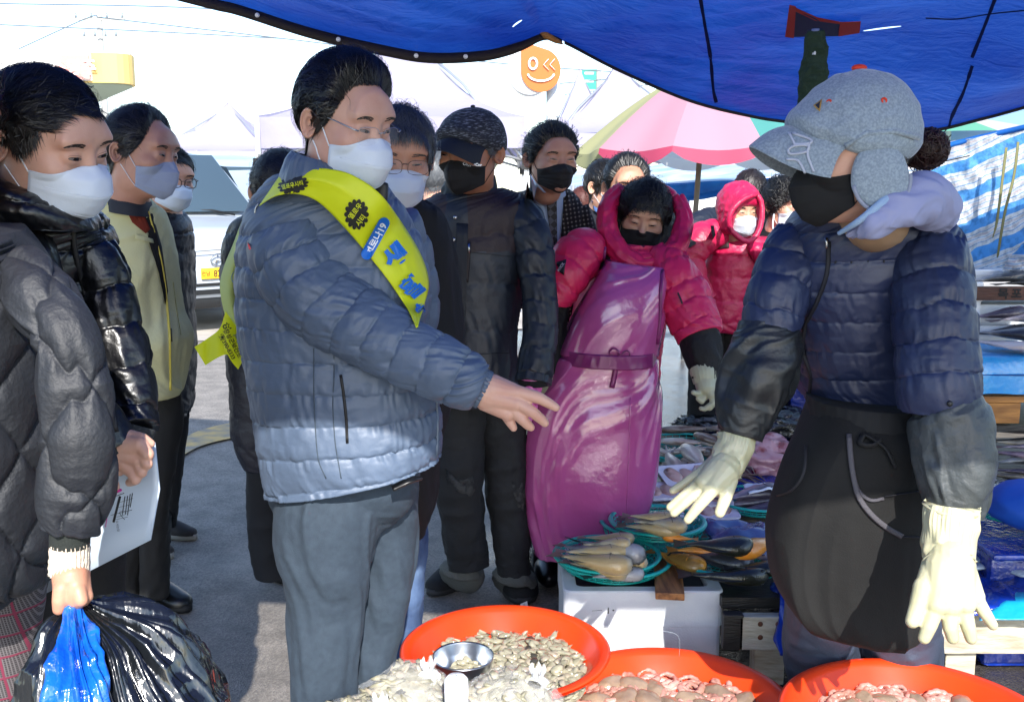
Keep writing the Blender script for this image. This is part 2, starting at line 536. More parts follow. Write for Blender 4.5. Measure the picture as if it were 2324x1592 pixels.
def hair(M, q, parent, m, tab=HL_MAN, thick=0.014, thfn=None, comb=None, n=2600, length=0.05, lift=0.006, width=0.0011,
         curl=0.0, na=120, nk=40, seed=0, jag=2.5, mb_only=False, sc=1.0):
 r = np.random.default_rng(seed + 11)
 if thick > .012: thick = .004 + thick * .62
 mb = MB()
 az = (np.arange(na) * 2 * pi / na - pi)[:, None]
 k = np.linspace(0, 1, nk)[None]
 h0 = hl(az, tab) + np.radians(jag) * vn(az * 9, 0, 0, seed)
 h0 = h0 + radians(4.5)
 el = h0 + (pi / 2 * 0.999 - h0) * k
 D = dirs(az + 0 * el, el)
 rr = cap_r(D, q, tab, thick, thfn)
 st_ = vn(az * 26, el * 2.0, 0, seed) * 0.0007 + vn(D[..., 0] * 30, D[..., 1] * 10, D[..., 2] * 30, seed + 2) * 0.0011 * (thick / 0.014)
 rr = rr + st_ * (k > 0.02)
 G = D * rr[..., None]
 mb.grid(app(M, np.swapaxes(G, 0, 1)), wrap=True)
 # locks of hair
 a = r.uniform(-pi, pi, n); hh = hl(a, tab)
 e = np.arcsin(np.clip(np.sin(hh) + (1 - np.sin(hh)) * r.uniform(0, 1, n) ** 1.15, -1, 1))
 nf = n // 5                                             # a denser, finer edge along the hairline
 e[:nf] = hh[:nf] + np.radians(r.uniform(-1, 8, nf))
 p = dirs(a, e)
 ns = 6
 pts = []
 L_ = length * r.uniform(0.6, 1.15, n)
 fly = np.ones(n); fly[-(n // 16):] = 1 if thick < .009 else 2.6
 L_[:nf] *= .75
 rnd = r.normal(0, 1, (n, 3)) * 0.20 * fly[:, None] ** .8
 ph = r.uniform(0, 6.28, n)
 for i in range(ns):
  t = i / (ns - 1)
  rad = cap_r(p, q, tab, thick, thfn)
  x = p * (rad + (lift * np.sin(min(t, 1) * pi * 0.75) + 0.0004) * fly * (0.5 + r.uniform(0, 1, n) * 0.1 + 0.5 * np.abs(np.sin(ph))))[:, None]
  pts.append(x)
  c = comb(p, ph) if comb else np.tile(np.array([0, -.5, -.3]), (n, 1))
  c = c + rnd
  if curl:
   c = c + curl * np.stack([np.sin(ph + t * 7), np.cos(ph * 1.7 + t * 6), np.sin(ph * 2.3 + t * 8)], -1)
  tg = c - (c * p).sum(1)[:, None] * p
  tg /= np.linalg.norm(tg, axis=1)[:, None] + 1e-9
  p = p + tg * (L_ / (ns - 1) / rad)[:, None]
  p /= np.linalg.norm(p, axis=1)[:, None]
 X = np.stack(pts, 1)                                     # n, ns, 3
 T = np.gradient(X, axis=1)
 Nn = X / np.linalg.norm(X, axis=2)[..., None]
 tw = (np.cos(ph)[:, None, None] * Nn) * 0.5
 B = np.cross(T, Nn); B /= np.linalg.norm(B, axis=2)[..., None] + 1e-12
 B = B + tw; 
 w = width * np.array([0.7, 1, 1, .9, .6, .12])[None, :, None]
 A1, A2 = X + B * w / 2, X - B * w / 2
 V = np.stack([A1, A2], 2).reshape(-1, 3)
 base = np.arange(n)[:, None] * (2 * ns)
 Fq = np.concatenate([base + np.array([[2 * i, 2 * i + 1, 2 * i + 3, 2 * i + 2]]) for i in range(ns - 1)])
 mb.add(app(M, V), Fq.tolist())
 return mb.build('hair', m, parent)
def c_back(p, ph):
 x, y, z = p.T
 f = np.clip((-y) * 1.5, 0, 1)
 return np.stack([x * 0.25, 0.9 + 0 * x, np.where(z > 0.55, 0.25 * f, -0.55 - 0.5 * (y > 0.3))], 1)
def c_fwd(p, ph):
 x, y, z = p.T
 return np.stack([x * 0.5, -0.8 * (z > 0.2) + 0 * x, -0.25 - 0.9 * (z < 0.55)], 1)
def c_side(s):
 def f(p, ph):
  x, y, z = p.T
  top = z > 0.45
  return np.stack([np.where(top, s * 0.9, x * 0.2), np.where(top, -0.45, -0.25 + 0.3 * (y > 0)), np.where(top, -0.1, -1.0)], 1)
 return f
def c_rand(p, ph):
 return np.stack([np.sin(ph * 3), np.cos(ph * 5), -0.5 + 0.6 * np.sin(ph * 7)], 1)
SKIN = {}
def skin(name, col='#C99A80', col2='#B87F68'):
 return mat('skin ' + name, col, 0.48, bump=[(420, 0.00025), (90, 0.0004)], col2=col2, cscale=18, cmix=(.3, .9), sss=0.12, spec=0.45)
def face(M, q, parent, gaze=(0, 0), open_=0.0050, brow='#1c1512', blen=0.9, brows=True, lid='#6E4538', down=0.0):
 """eyes with lids and brows, as children"""
 open_ = open_ * 1.25
 sc = np.cbrt(abs(np.linalg.det(M[:3, :3])))
 mw = mat('eyeball', '#6F645E', 0.35); mi = mat('iris', '#120A07', 0.15); ml = mat('lash', '#150F0D', 0.6)
 mlid = mat('lid ' + lid, lid, 0.6)
 for s in (-1, 1):
  nx, nz = 26, 9
  x = np.linspace(-1, 1, nx)[:, None]; t = np.linspace(0, 1, nz)[None]
  hw = 0.0138
  up = open_ * 0.62 * np.sqrt(np.clip(1 - np.abs(x) ** 2.2, 0, 1)); lo = -open_ * 0.38 * np.sqrt(np.clip(1 - np.abs(x) ** 2.4, 0, 1))
  X = s * 0.0322 + x * hw
  Z = 0.0052 - down + (lo + (up - lo) * t) + 0.0016 * (x * s)
  Yv = np.full_like(Z, -0.090)
  D = np.stack([X + 0 * t, Yv, Z], -1); D /= np.linalg.norm(D, axis=-1)[..., None]
  G = D * (rface(D, q, 26) + 0.0004)[..., None]
  mb = MB()
  ix = s * 0.0322 + gaze[0]; iz = 0.0060 - down + gaze[1]
  V = app(M, G.reshape(-1, 3)); F0, F1 = [], []
  flat = G.reshape(-1, 3)
  for i in range(nx - 1):
   for j in range(nz - 1):
    f = (i * nz + j, (i + 1) * nz + j, (i + 1) * nz + j + 1, i * nz + j + 1)
    c = flat[list(f)].mean(0)
    (F1 if (c[0] - ix) ** 2 + (c[2] - iz) ** 2 < 0.0060 ** 2 else F0).append(f)
  mb.add(V, F0, 0); mb.f += [list(f) for f in F1]; mb.m += [1] * len(F1)
  mb.build('eye', [mw, mi], parent)
  # lash line and fold of the lid
  mb = MB()
  for dz, w, mi_ in ((0.0003, 0.0010, 0), (0.0036, 0.0006, 1), (None, 0.0005, 1)):
   if dz is None:
    zz = 0.0052 - down + lo[:, 0] - 0.0004 + 0.0016 * x[:, 0] * s
   else:
    zz = 0.0052 - down + up[:, 0] + dz + 0.0016 * x[:, 0] * s
   D = np.stack([X[:, 0], np.full(nx, -0.09), zz], -1); D /= np.linalg.norm(D, axis=-1)[..., None]
   L_ = D * (rface(D, q, 26) + 0.0002)[..., None]
   rr = w * (1 - 0.6 * np.abs(x[:, 0]) ** 3)
   mb.tube(app(M, L_), rr * sc, 5, mi=mi_, flat=0.6)
  mb.build('eyelid', [ml, mlid], parent)
  if brows:
   r = np.random.default_rng(5 + s)
   n = 110
   t = r.uniform(0, 1, n); th = (1 - 0.6 * t) * 0.0034
   bx = s * (0.0145 + 0.036 * t); bz = 0.0245 + 0.0055 * np.sin(t * 2.2) - 0.002 * t + r.uniform(-1, 1, n) * th
   dx = s * 0.0065; dz = 0.0012 - 0.003 * t
   kx = np.array([0, .5, 1])[None]
   pp = np.stack([bx[:, None] + dx * kx, -0.088 + 0 * kx + 0 * bx[:, None], bz[:, None] + dz[:, None] * kx], -1)
   D = pp / np.linalg.norm(pp, axis=-1)[..., None]
   pp = D * (0.001 * np.array([0.2, 0.9, 0.5])[None] + rface(D, q, 22))[..., None]
   B = np.array((0, 0, 0.00038 * blen))
   V = np.concatenate([pp + B, pp - B], 1).reshape(-1, 3)
   mb = MB().add(app(M, V), [tuple(6 * i + k for k in f) for i in range(n) for f in ((0, 1, 4, 3), (1, 2, 5, 4))])
   mb.build('eyebrow', mat('brow ' + brow, brow, 0.7), parent)
def mask(M, q, parent, m, style='fold', strap=True, strap_m=None, drop=0.0, size=1.0, name='face_mask'):
 """a face mask that stands on the skin; fold = boat shaped, cup = seamed, flat = pleated"""
 ns, nt = 61, 46
 s = np.linspace(-1, 1, ns)[:, None]; t = np.linspace(0, 1, nt)[None]
 prof = {'fold': ([0, .22, .30, .60, .68, .86, 1], [-.076, -.106, -.113, -.130, -.130, -.123, -.105], [-.122, -.104, -.097, -.060, -.052, -.024, -.006]),
   'cup': ([0, .25, .5, .75, 1], [-.078, -.108, -.123, -.126, -.101], [-.120, -.100, -.070, -.036, -.008]),
   'flat': ([0, .25, .5, .75, 1], [-.078, -.104, -.113, -.117, -.101], [-.122, -.100, -.066, -.034, -.008]),
   'gaiter': ([0, .25, .5, .75, 1], [-.060, -.090, -.103, -.107, -.101], [-.190, -.130, -.086, -.050, -.020])}[style]
 cy = np.interp(t, prof[0], prof[1]); cz = np.interp(t, prof[0], prof[2]) - drop
 a = np.abs(s)
 wx = {'fold': .066, 'cup': .066, 'flat': .067, 'gaiter': .078}[style] * size
 e = a ** {'fold': 2.3, 'cup': 1.55, 'flat': 2.2, 'gaiter': 2.6}[style]
 sy = -0.034 + 0 * t; sz = (-.090 + .062 * t if style != 'gaiter' else -.19 + .16 * t) - drop
 X = wx * np.sign(s) * (1 - (1 - a) ** 1.25) ** 0.92 if style == 'fold' else wx * s
 Yv = cy + (sy - cy) * e; Z = cz + (sz - cz) * a ** 1.25
 # the nose wire lifts the top edge, the chin draws the lower one in
 Z = Z + (t > 0.6) * (t - 0.6) * 0.0 
 V = np.stack([X + 0 * t, Yv, Z], -1)
 D = V / np.linalg.norm(V, axis=-1)[..., None]; r = np.linalg.norm(V, axis=-1)
 rf = rface(D, q, 26)
 edge = np.maximum(np.abs(2 * t - 1) ** 10, a ** 10)
 r = np.maximum(r, rf + 0.0022)
 r = r * (1 - 0.9 * edge) + 0.9 * edge * np.minimum(r, rf + 0.0045)
 if style == 'flat':
  for tt in (.32, .5, .68): r = r + 0.0016 * np.tanh((t - tt) * 60) * (1 - edge)
 r = r + (0.0009 * vn(s * 5, t * 9, 0, 3) + 0.0012 * vn(s * 2.2, t * 3, 1, 8)) * (1 - edge)
 G = D * r[..., None]
 Gi = D * (r - 0.0012)[..., None]
 mb = MB()
 mb.grid(app(M, G)); mb.grid(app(M, Gi)[::-1])
 n = ns * nt
 rim = [(i, 0) for i in range(ns)] + [(ns - 1, j) for j in range(1, nt)] + [(i, nt - 1) for i in range(ns - 2, -1, -1)] + [(0, j) for j in range(nt - 2, 0, -1)]
 for (i0, j0), (i1, j1) in zip(rim, rim[1:] + rim[:1]):
  mb.f.append([i0 * nt + j0, i1 * nt + j1, n + (ns - 1 - i1) * nt + j1, n + (ns - 1 - i0) * nt + j0]); mb.m.append(0)
 ob = mb.build(name, m, parent)
 if style == 'fold':                                     # the two welded seams
  for tt in (0.26, 0.66):
   j = int(tt * (nt - 1))
   sb = MB().tube(app(M, D[4:-4, j] * (r[4:-4, j] + 0.0002)[:, None]), 0.0006, 5)
   sb.build('seam', m, ob)
 if style == 'cup':
  i = ns // 2
  MB().tube(app(M, D[i, 2:-2] * (r[i, 2:-2] + 0.0004)[:, None]), 0.0008, 5).build('seam', m, ob)
 if strap and style != 'gaiter':
  for sg in (-1, 1):
   i = ns - 1 if sg > 0 else 0
   for j, e1 in ((nt - 3, (sg * .0815, .000, .024)), (2, (sg * .080, .006, -.030))):
    A = G[i, j]
    k = np.linspace(0, 1, 9)[:, None]
    p_ = A * (1 - k) + np.array(e1) * k
    l_ = np.linalg.norm(p_, axis=1)
    pts = p_ / l_[:, None] * np.maximum(l_, rface(p_, q, 26) + 0.0016)[:, None]
    MB().tube(app(M, pts), 0.0014 * np.cbrt(abs(np.linalg.det(M[:3, :3]))), 6, flat=0.7).build('ear_loop', strap_m or m, ob)
 return ob
def glasses(M, q, parent, style='rimless', frame='#8B8D90', w=0.0265, h=0.0180, drop=0.004, y=-0.1085):
 mf = mat('frame ' + frame, frame, 0.28, metal=1.0 if style != 'plastic' else 0.0)
 root = None
 th = np.linspace(0, 2 * pi, 41)
 mb = MB()
 rw = {'rimless': 0.0005, 'thin': 0.0008, 'plastic': 0.0017}[style]
 lens = MB()
 for s in (-1, 1):
  c = np.array((s * 0.0335, y, 0.0045 - drop))
  x = np.sign(np.cos(th)) * np.abs(np.cos(th)) ** 0.62 * w; z = np.sign(np.sin(th)) * np.abs(np.sin(th)) ** 0.62 * h
  ring = c + np.stack([x, 0.010 * (np.abs(s * 0.0335 + x) / 0.06) ** 2, z], 1)
  if style != 'rimless':
   mb.tube(ring, rw, 6, cap=False)
  else:
   mb.tube(ring[2:19], rw * 1.3, 5)
  lens.add(np.vstack([c, ring[:-1]]), [(0, i + 1, (i + 1) % 40 + 1) for i in range(40)])
  o = np.array((s * 0.0335 + s * w, y + 0.008, 0.0045 - drop + h * 0.55))
  mb.tube([o, o + np.array((s * 0.009, 0.004, 0.002)), np.array((s * 0.0790, -0.055, 0.016)), np.array((s * 0.081, 0.000, 0.022)), np.array((s * 0.078, 0.02, 0.012))],
    [0.0016, 0.0018, 0.0013, 0.0013, 0.0016], 6)
 zb = 0.0045 - drop + h * 0.35
 mb.tube([(-0.0335 + w, y + 0.001, zb), (-0.004, y - 0.005, zb + 0.003), (0.004, y - 0.005, zb + 0.003), (0.0335 - w, y + 0.001, zb)], 0.0012, 6)
 mb.v = [app(M, v) for v in mb.v]
 lens.v = [app(M, v) for v in lens.v]
 g = mb.build('glasses', mf, parent)
 ml = mat('lens', '#FFFFFF', 0.02, alpha=0.05, spec=0.6)
 lens.build('lens', ml, g)
 return g
def body_mesh(name, M, q, parts, hands, m, parent, voxel=0.006, hv=0.0024, res=(150, 110), ears=True, neck_end=None):
 """the person's own skin: head, neck, trunk, limbs and hands"""
 mb = MB()
 mb.grid(app(M, head_grid(q, *res)), wrap=True, cap=True)
 if ears:
  e = MB()
  for s in (-1, 1): ear_mesh(e, s)
  for v, k in zip(e.v, range(2)): pass
  n0 = 0
  for v in e.v: mb.v.append(app(M, v)); n0 += len(v)
  mb.f += [[i + mb.n for i in f] for f in e.f]; mb.m += e.m; mb.n += n0
 t = MB()
 for G in parts: capped(t, G)
 nk = app(M, [(0, .032, -.085), (0, .040, -.13)])
 C = P(*neck_end) if neck_end else (parts[0][min(4, len(parts[0]) - 1)].mean(0) if parts else nk[1] + (0, 0, -.05))
 cone(t, nk[0], C, 0.052, 0.058)
 V, Fc = remesh(t, voxel, 4)
 mb.add(V, Fc)
 for h in hands:
  V, Fc = remesh(h, hv, 2)
  mb.add(V, Fc)
 return mb.build(name, m, parent)
def shrink(G, k=0.8, step=4):
 """the limb inside a sleeve or a trouser leg"""
 G = G[::step, ::2] if len(G) > 40 else G
 C = G.mean(1, keepdims=True)
 return C + (G - C) * k
def hand(wrist, palm, fingers, Yd=0.0, nails=None):
 """wrist and palm: (u, v, Y, r px) pieces; fingers: chains of (u, v, Y, r px)"""
 mb = MB()
 def pr(a): return P(a[0], a[1], a[2]), a[3] * mpp(a[1], a[2])
 for a, b in zip(wrist, wrist[1:]):
  (p, r), (p2, r2) = pr(a), pr(b); cone(mb, p, p2, r, r2, 16)
 for a, b in palm:
  (p, r), (p2, r2) = pr(a), pr(b); cone(mb, p, p2, r, r2, 16)
 for ch in fingers:
  for a, b in zip(ch, ch[1:]):
   (p, r), (p2, r2) = pr(a), pr(b); cone(mb, p, p2, r, r2, 14)
 return mb
# ------------------------------------------------------------------ ground
def ground_mat():
 m = bpy.data.materials.new('asphalt'); m.use_nodes = True
 N, L = m.node_tree.nodes, m.node_tree.links
 b = N['Principled BSDF']; tc = N.new('ShaderNodeTexCoord')
 def nz(s, d=4):
  n = N.new('ShaderNodeTexNoise'); n.inputs['Scale'].default_value = s; n.inputs['Detail'].default_value = d
  L.new(tc.outputs['Object'], n.inputs['Vector']); return n
 def ramp(src, a, bb, ca, cb):
  r = N.new('ShaderNodeValToRGB'); r.color_ramp.elements[0].position = a; r.color_ramp.elements[1].position = bb
  r.color_ramp.elements[0].color = ca; r.color_ramp.elements[1].color = cb
  L.new(src, r.inputs[0]); return r
 big = nz(0.55, 6); mid = nz(7, 5); sp = N.new('ShaderNodeTexVoronoi'); sp.inputs['Scale'].default_value = 160
 L.new(tc.outputs['Object'], sp.inputs['Vector'])
 sx = N.new('ShaderNodeSeparateXYZ'); L.new(tc.outputs['Object'], sx.inputs[0])
 wa = N.new('ShaderNodeMath'); wa.operation = 'MULTIPLY_ADD'; wa.inputs[1].default_value = -.10; L.new(sx.outputs[0], wa.inputs[0]); L.new(big.outputs['Fac'], wa.inputs[2])
 wet = ramp(wa.outputs[0], 0.42, 0.56, (1, 1, 1, 1), (0, 0, 0, 1))
 dry = ramp(sp.outputs['Color'], 0.0, 1.0, (.15, .137, .122, 1), (.34, .305, .265, 1))
 stain = ramp(mid.outputs['Fac'], 0.3, 0.7, (.62, .62, .62, 1), (1.1, 1.1, 1.1, 1))
 mx = N.new('ShaderNodeMix'); mx.data_type = 'RGBA'; mx.blend_type = 'MULTIPLY'; mx.inputs[0].default_value = 1
 L.new(dry.outputs[0], mx.inputs[6]); L.new(stain.outputs[0], mx.inputs[7])
 m2 = N.new('ShaderNodeMix'); m2.data_type = 'RGBA'; m2.blend_type = 'MULTIPLY'
 L.new(wet.outputs[0], m2.inputs[0]); L.new(mx.outputs[2], m2.inputs[6]); m2.inputs[7].default_value = (.26, .26, .27, 1)
 L.new(m2.outputs[2], b.inputs['Base Color'])
 rr = ramp(wet.outputs[0], 0, 1, (.78,) * 3 + (1,), (.20,) * 3 + (1,)); L.new(rr.outputs[0], b.inputs['Roughness'])
 bp = N.new('ShaderNodeBump'); bp.inputs['Distance'].default_value = 0.0022; L.new(sp.outputs['Distance'], bp.inputs['Height'])
 bs = ramp(mid.outputs['Fac'], .35, .6, (.25,) * 3 + (1,), (1,) * 4); L.new(bs.outputs[0], bp.inputs['Strength'])
 L.new(bp.outputs[0], b.inputs['Normal'])
 return m
g = MB(); a = np.concatenate([np.linspace(-300, -12, 12), np.linspace(-8, 8, 60), np.linspace(12, 300, 12)])
yy = np.concatenate([np.linspace(-60, -5, 5), np.linspace(-3, 10, 60), np.linspace(14, 400, 14)])
XX, YY = np.meshgrid(a, yy); near = (np.abs(XX) < 9) & (YY < 10)
g.grid(np.stack([XX, YY, 0.006 * vn(XX * 1.3, YY * 1.3) * near - 0.006], -1))
g.build('ground', ground_mat(), kind='structure')
cm = mat('pale concrete', '#B9B2A8', 0.85, bump=[(40, .002), (6, .003)], col2='#948D84', cscale=1.4)
rd = MB(); n = 40
xs = np.linspace(-60, 60, n)
e0 = 10.5 + 0.10 * np.sin(xs * 1.7) + np.clip(xs * 0.25, -1.5, 6)
rd.grid(np.stack([np.stack([xs, e0, 0 * xs + .004], 1), np.stack([xs, e0 * 0 + 60, 0 * xs + .004], 1)]))
rd.build('road', cm, kind='structure')
ln = MB(); c = crom([(330, 1030), (400, 1002), (455, 975), (535, 957), (620, 950)], 24)
A = PZ(c[:, 0], c[:, 1], .010); B_ = PZ(c[:, 0] + 6, c[:, 1] + 34, .010)
ln.grid(np.stack([A, B_])); ln.build('painted_line', mat('worn yellow paint', '#C9A868', 0.8, col2='#8C8374', cscale=9), kind='structure')
# ------------------------------------------------------------------ things far behind
white = mat('white wall', '#D9D8D4', 0.8, bump=(20, .003), col2='#C8C6C0', cscale=1.2)
def building(name, u0, u1, vt, Y, dep, label, tile=False, win=None):
 a_, b_ = P(u0, vt, Y), P(u1, vt, Y)
 t = thing(name, ((a_[0] + b_[0]) / 2, Y, 0), label, 'building')
 h = a_[2]
 MB().box(((a_[0] + b_[0]) / 2, Y + dep / 2, h / 2), (b_[0] - a_[0], dep, h)).build('wall', white, t, smooth=False)
 if tile:
  rm = MB(); tm = mat('roof tile', '#A9A9AC', 0.7)
  n = int((b_[0] - a_[0]) / 0.30)
  for i in range(min(n, 60)):
   x = a_[0] + 0.15 + i * 0.30
   o = MB().tube([(x, Y - .35, h + .02), (x, Y + dep * .4, h + .55)], .085, 8)
   o.build('tile', tm, t)
  MB().box(((a_[0] + b_[0]) / 2, Y + dep * .2 - .1, h + .20), (b_[0] - a_[0] + .4, dep * .45, .06), R=Matrix.Rotation(radians(22), 3, 'X')).build('roof', tm, t, smooth=False)
 if win:
  for (w0, w1, z0, z1) in win:
   p0, p1 = P(w0, z1, Y), P(w1, z0, Y)
   w = MB().box(((p0[0] + p1[0]) / 2, Y - .03, (p0[2] + p1[2]) / 2), (p1[0] - p0[0], .06, p1[2] - p0[2])).build('window', mat('window frame', '#B9B4AA', .5), t, smooth=False)
   MB().box(((p0[0] + p1[0]) / 2, Y - .055, (p0[2] + p1[2]) / 2), (p1[0] - p0[0] - .12, .03, p1[2] - p0[2] - .12)).build('pane', mat('dark glass', '#4A5054', .1), w, smooth=False)
   for i in range(9):
    x = p0[0] + (p1[0] - p0[0]) * (i + .5) / 9
    MB().box((x, Y - .10, (p0[2] + p1[2]) / 2), (.022, .02, p1[2] - p0[2])).build('bar', mat('window bar', '#C8C6C0', .5), w, smooth=False)
 return t
building('storehouse', 370, 640, 322, 25, 8, 'low white storehouse with grey tiled roof and a barred window, behind the vans', True, [(490, 520, 378, 353), (524, 556, 378, 353)])
building('warehouse', 555, 1050, 236, 34, 10, 'tall plain white warehouse behind the white tent')
building('shop', 1250, 2000, 395, 40, 8, 'long low white shop far behind the striped parasol', False, [(1480, 1560, 425, 405)])
building('depot', -500, 372, 300, 36, 10, 'white depot far behind the filling station canopy')
# filling station canopy
st_Y = 22.0
a_ = P(-260, 118, st_Y); b_ = P(325, 122, st_Y)
t = thing('station_canopy', ((a_[0] + b_[0]) / 2, st_Y + 2, 0), 'yellow and white filling station canopy roof with a pink sign on its edge', 'canopy')
zt, zb = P(300, 120, st_Y)[2], P(300, 188, st_Y)[2]
L0, R0 = a_[0], b_[0]
def rbox(x0, x1, y0, y1, r, n=8):
 pts = []
 for cx_, cy_, a0 in ((x1 - r, y0 + r, -90), (x1 - r, y1 - r, 0), (x0 + r, y1 - r, 90), (x0 + r, y0 + r, 180)):
  for k in range(n + 1):
   a = radians(a0 + 90 * k / n); pts.append((cx_ + r * cos(a), cy_ + r * sin(a)))
 return pts
pl = np.array(rbox(L0, R0, st_Y, st_Y + 7, .9))
for nm, z0, z1, grow, m_ in (('fascia', zb, zt, 0, mat('sign yellow', '#CDB06A', .6)), ('soffit', zb - .02, zb + .1, -.08, mat('soffit', '#8FA08C', .7)), ('roof', zt - .1, zt + .05, -.05, white)):
 q_ = (pl - pl.mean(0)) * (1 + grow / 4) + pl.mean(0)
 q_ = q_.copy(); q_[:, 0] -= (q_[:, 1] - st_Y) * .62
 mb = MB(); mb.grid(np.stack([np.c_[q_, 0 * q_[:, :1] + z0], np.c_[q_, 0 * q_[:, :1] + z1]]), wrap=True, cap=True)
 mb.build(nm, m_, t, smooth=False)
sx0, sx1 = P(-260, 130, st_Y)[0], P(207, 130, st_Y)[0]
MB().box(((sx0 + sx1) / 2, st_Y - .03, (zt + zb) / 2 + .05), (sx1 - sx0, .06, zt - zb + .02)).build('white_panel', mat('sign white', '#E6E6E4', .5), t, smooth=False)
px0, px1 = P(138, 130, st_Y)[0], P(206, 130, st_Y)[0]
MB().box(((px0 + px1) / 2, st_Y - .09, (zt + zb) / 2), (px1 - px0, .04, (zt - zb) * .8)).build('pink_sign', mat('sign pink', '#D98C84', .5), t, smooth=False)
V2, F2 = text2d('소망주', .34, .01)
o = MB().add(np.stack([(px0 + px1) / 2 + V2[:, 0], 0 * V2[:, 0] + st_Y - .118, (zt + zb) / 2 + V2[:, 1]], 1), F2).build('lettering', mat('sign letter', '#F2DAD6', .5), t, smooth=False)
for x in (L0 + 1, R0 - 4.2):
 MB().tube([(x, st_Y + 3.2, 0), (x, st_Y + 3.2, zb)], .16, 12).build('column', mat('sign white', '', .5), t)
# utility poles and wires
pm = mat('pole concrete', '#9A9A96', .8)
def upole(u, vt, Y, arms, label):
 p = P(u, vt, Y)
 t = thing('utility_pole', (p[0], Y, 0), label, 'pole')
 MB().tube([(p[0], Y, 0), (p[0], Y, p[2])], [.17, .10], 10).build('post', pm, t)
 for dz, w in arms:
  MB().box((p[0], Y, p[2] - dz), (w, .08, .09)).build('crossarm', pm, t, smooth=False)
  for k in (-.45, -.15, .15, .45):
   MB().tube([(p[0] + k * w, Y, p[2] - dz + .04), (p[0] + k * w, Y, p[2] - dz + .22)], [.05, .03], 8).build('insulator', mat('insulator', '#7A8086', .3), t)
 return p
p1 = upole(224, 28, 38, [(.25, 1.9), (.9, 1.3)], 'utility pole with crossarms above the filling station canopy')
p2 = upole(968, 118, 44, [(.2, 1.6)], 'utility pole rising behind the white tent, right of the big dark-haired head')
p3 = upole(1412, 120, 48, [(.2, 1.6)], 'thin utility pole between the smiling sign and the parasol')
wm = mat('wire', '#55606A', .6)
for i, (a_, b_, c_) in enumerate([((-40, 8), (470, 20), (980, 60)), ((-40, 55), (300, 70), (640, 88)), ((-40, 150), (190, 45), (224, 40)), ((224, 40), (700, 95), (968, 130)), ((968, 128), (1200, 150), (1412, 165)), ((1270, 190), (1500, 170), (1800, 150)), ((1280, 215), (1500, 190), (1800, 170))]):
 c = crom([a_, b_, c_], 24)
 tag(MB().tube(P(c[:, 0], c[:, 1], 37), .022, 5).build('overhead_wire', wm), ['topmost overhead wire at the upper left of the sky', 'second overhead wire from the top, left of the blue tarpaulin', 'overhead wire rising to the utility pole above the canopy', 'overhead wire from the left utility pole to the pole behind the tent', 'overhead wire passing behind the smiling sign', 'overhead wire above the green road sign', 'overhead wire below the green road sign'][i], 'wire', 'overhead wires')
# ------------------------------------------------------------------ smiling sign of the filling station
sY = 17.0
c0 = P(1227, 152, sY); k = mpp(152, sY)
t = thing('pylon_sign', (c0[0], sY, 0), 'orange drop-shaped pylon sign with a white smiling face, above the tents', 'sign')
def drop(s=1.0, n=60):
 R = 45 * k * s
 pts = [(-R, 56 * k * s)]
 a = np.linspace(radians(78), radians(-180), n)
 for x in a: pts.append((R * cos(x), R * 1.06 * sin(x) - 8 * k * s))
 return np.array(pts)
for nm, s_, y0, y1, m_ in (('casing', 1.09, .02, .45, mat('sign casing', '#C9CDD0', .4)), ('face', 1.0, -.02, .03, mat('sign orange', '#B85C0A', .45))):
 d_ = drop(s_)
 mb = MB(); mb.grid(np.stack([np.stack([c0[0] + d_[:, 0] - (.18 if nm == 'casing' else 0), sY + 0 * d_[:, 0] + y, c0[2] + d_[:, 1]], 1) for y in (y1, y0)]), wrap=True, cap=True)
 mb.build(nm, m_, t, smooth=False)
wm_ = mat('sign letter white', '#FFFFFF', .5)
def spot(du, dv): return np.array((c0[0] + du * k, sY - .05, c0[2] - dv * k))
th = np.linspace(0, 2 * pi, 25)
MB().tube([spot(-18 + 9 * cos(x), -6 + 12 * sin(x)) for x in th], 2.4 * k, 6, cap=False, flat=.3).build('left_eye_ring', wm_, t)
for dx in (6, 20):
 MB().tube([spot(dx + 11, -16), spot(dx, -4), spot(dx + 12, 8)], 2.2 * k, 6, flat=.3).build('chevron', wm_, t)
MB().tube([spot(30 * cos(x), 14 + 18 * sin(x)) for x in np.linspace(.15, pi - .15, 20)], 2.3 * k, 6, flat=.3).build('smile', wm_, t)
MB().tube([(c0[0] + .2, sY + .3, 0), (c0[0] + .2, sY + .3, c0[2] - .2)], .10, 10).build('post', mat('sign casing', '', .4), t)
gY = 40
a_, b_ = P(1320, 158, gY), P(1352, 203, gY)
t = thing('road_sign', ((a_[0] + b_[0]) / 2, gY, 0), 'small green overhead road sign right of the smiling sign', 'sign')
MB().box(((a_[0] + b_[0]) / 2, gY, (a_[2] + b_[2]) / 2), (b_[0] - a_[0], .1, a_[2] - b_[2])).build('panel', mat('road sign green', '#1F8F7A', .5), t, smooth=False)
for i in range(2):
 MB().box(((a_[0] + b_[0]) / 2, gY - .07, b_[2] + .3 + i * .3), (.35, .02, .08)).build('lettering', wm_, t, smooth=False)
MB().tube([(b_[0] + .1, gY + .1, 0), (b_[0] + .1, gY + .1, a_[2] + .2)], .09, 8).build('post', pm, t)
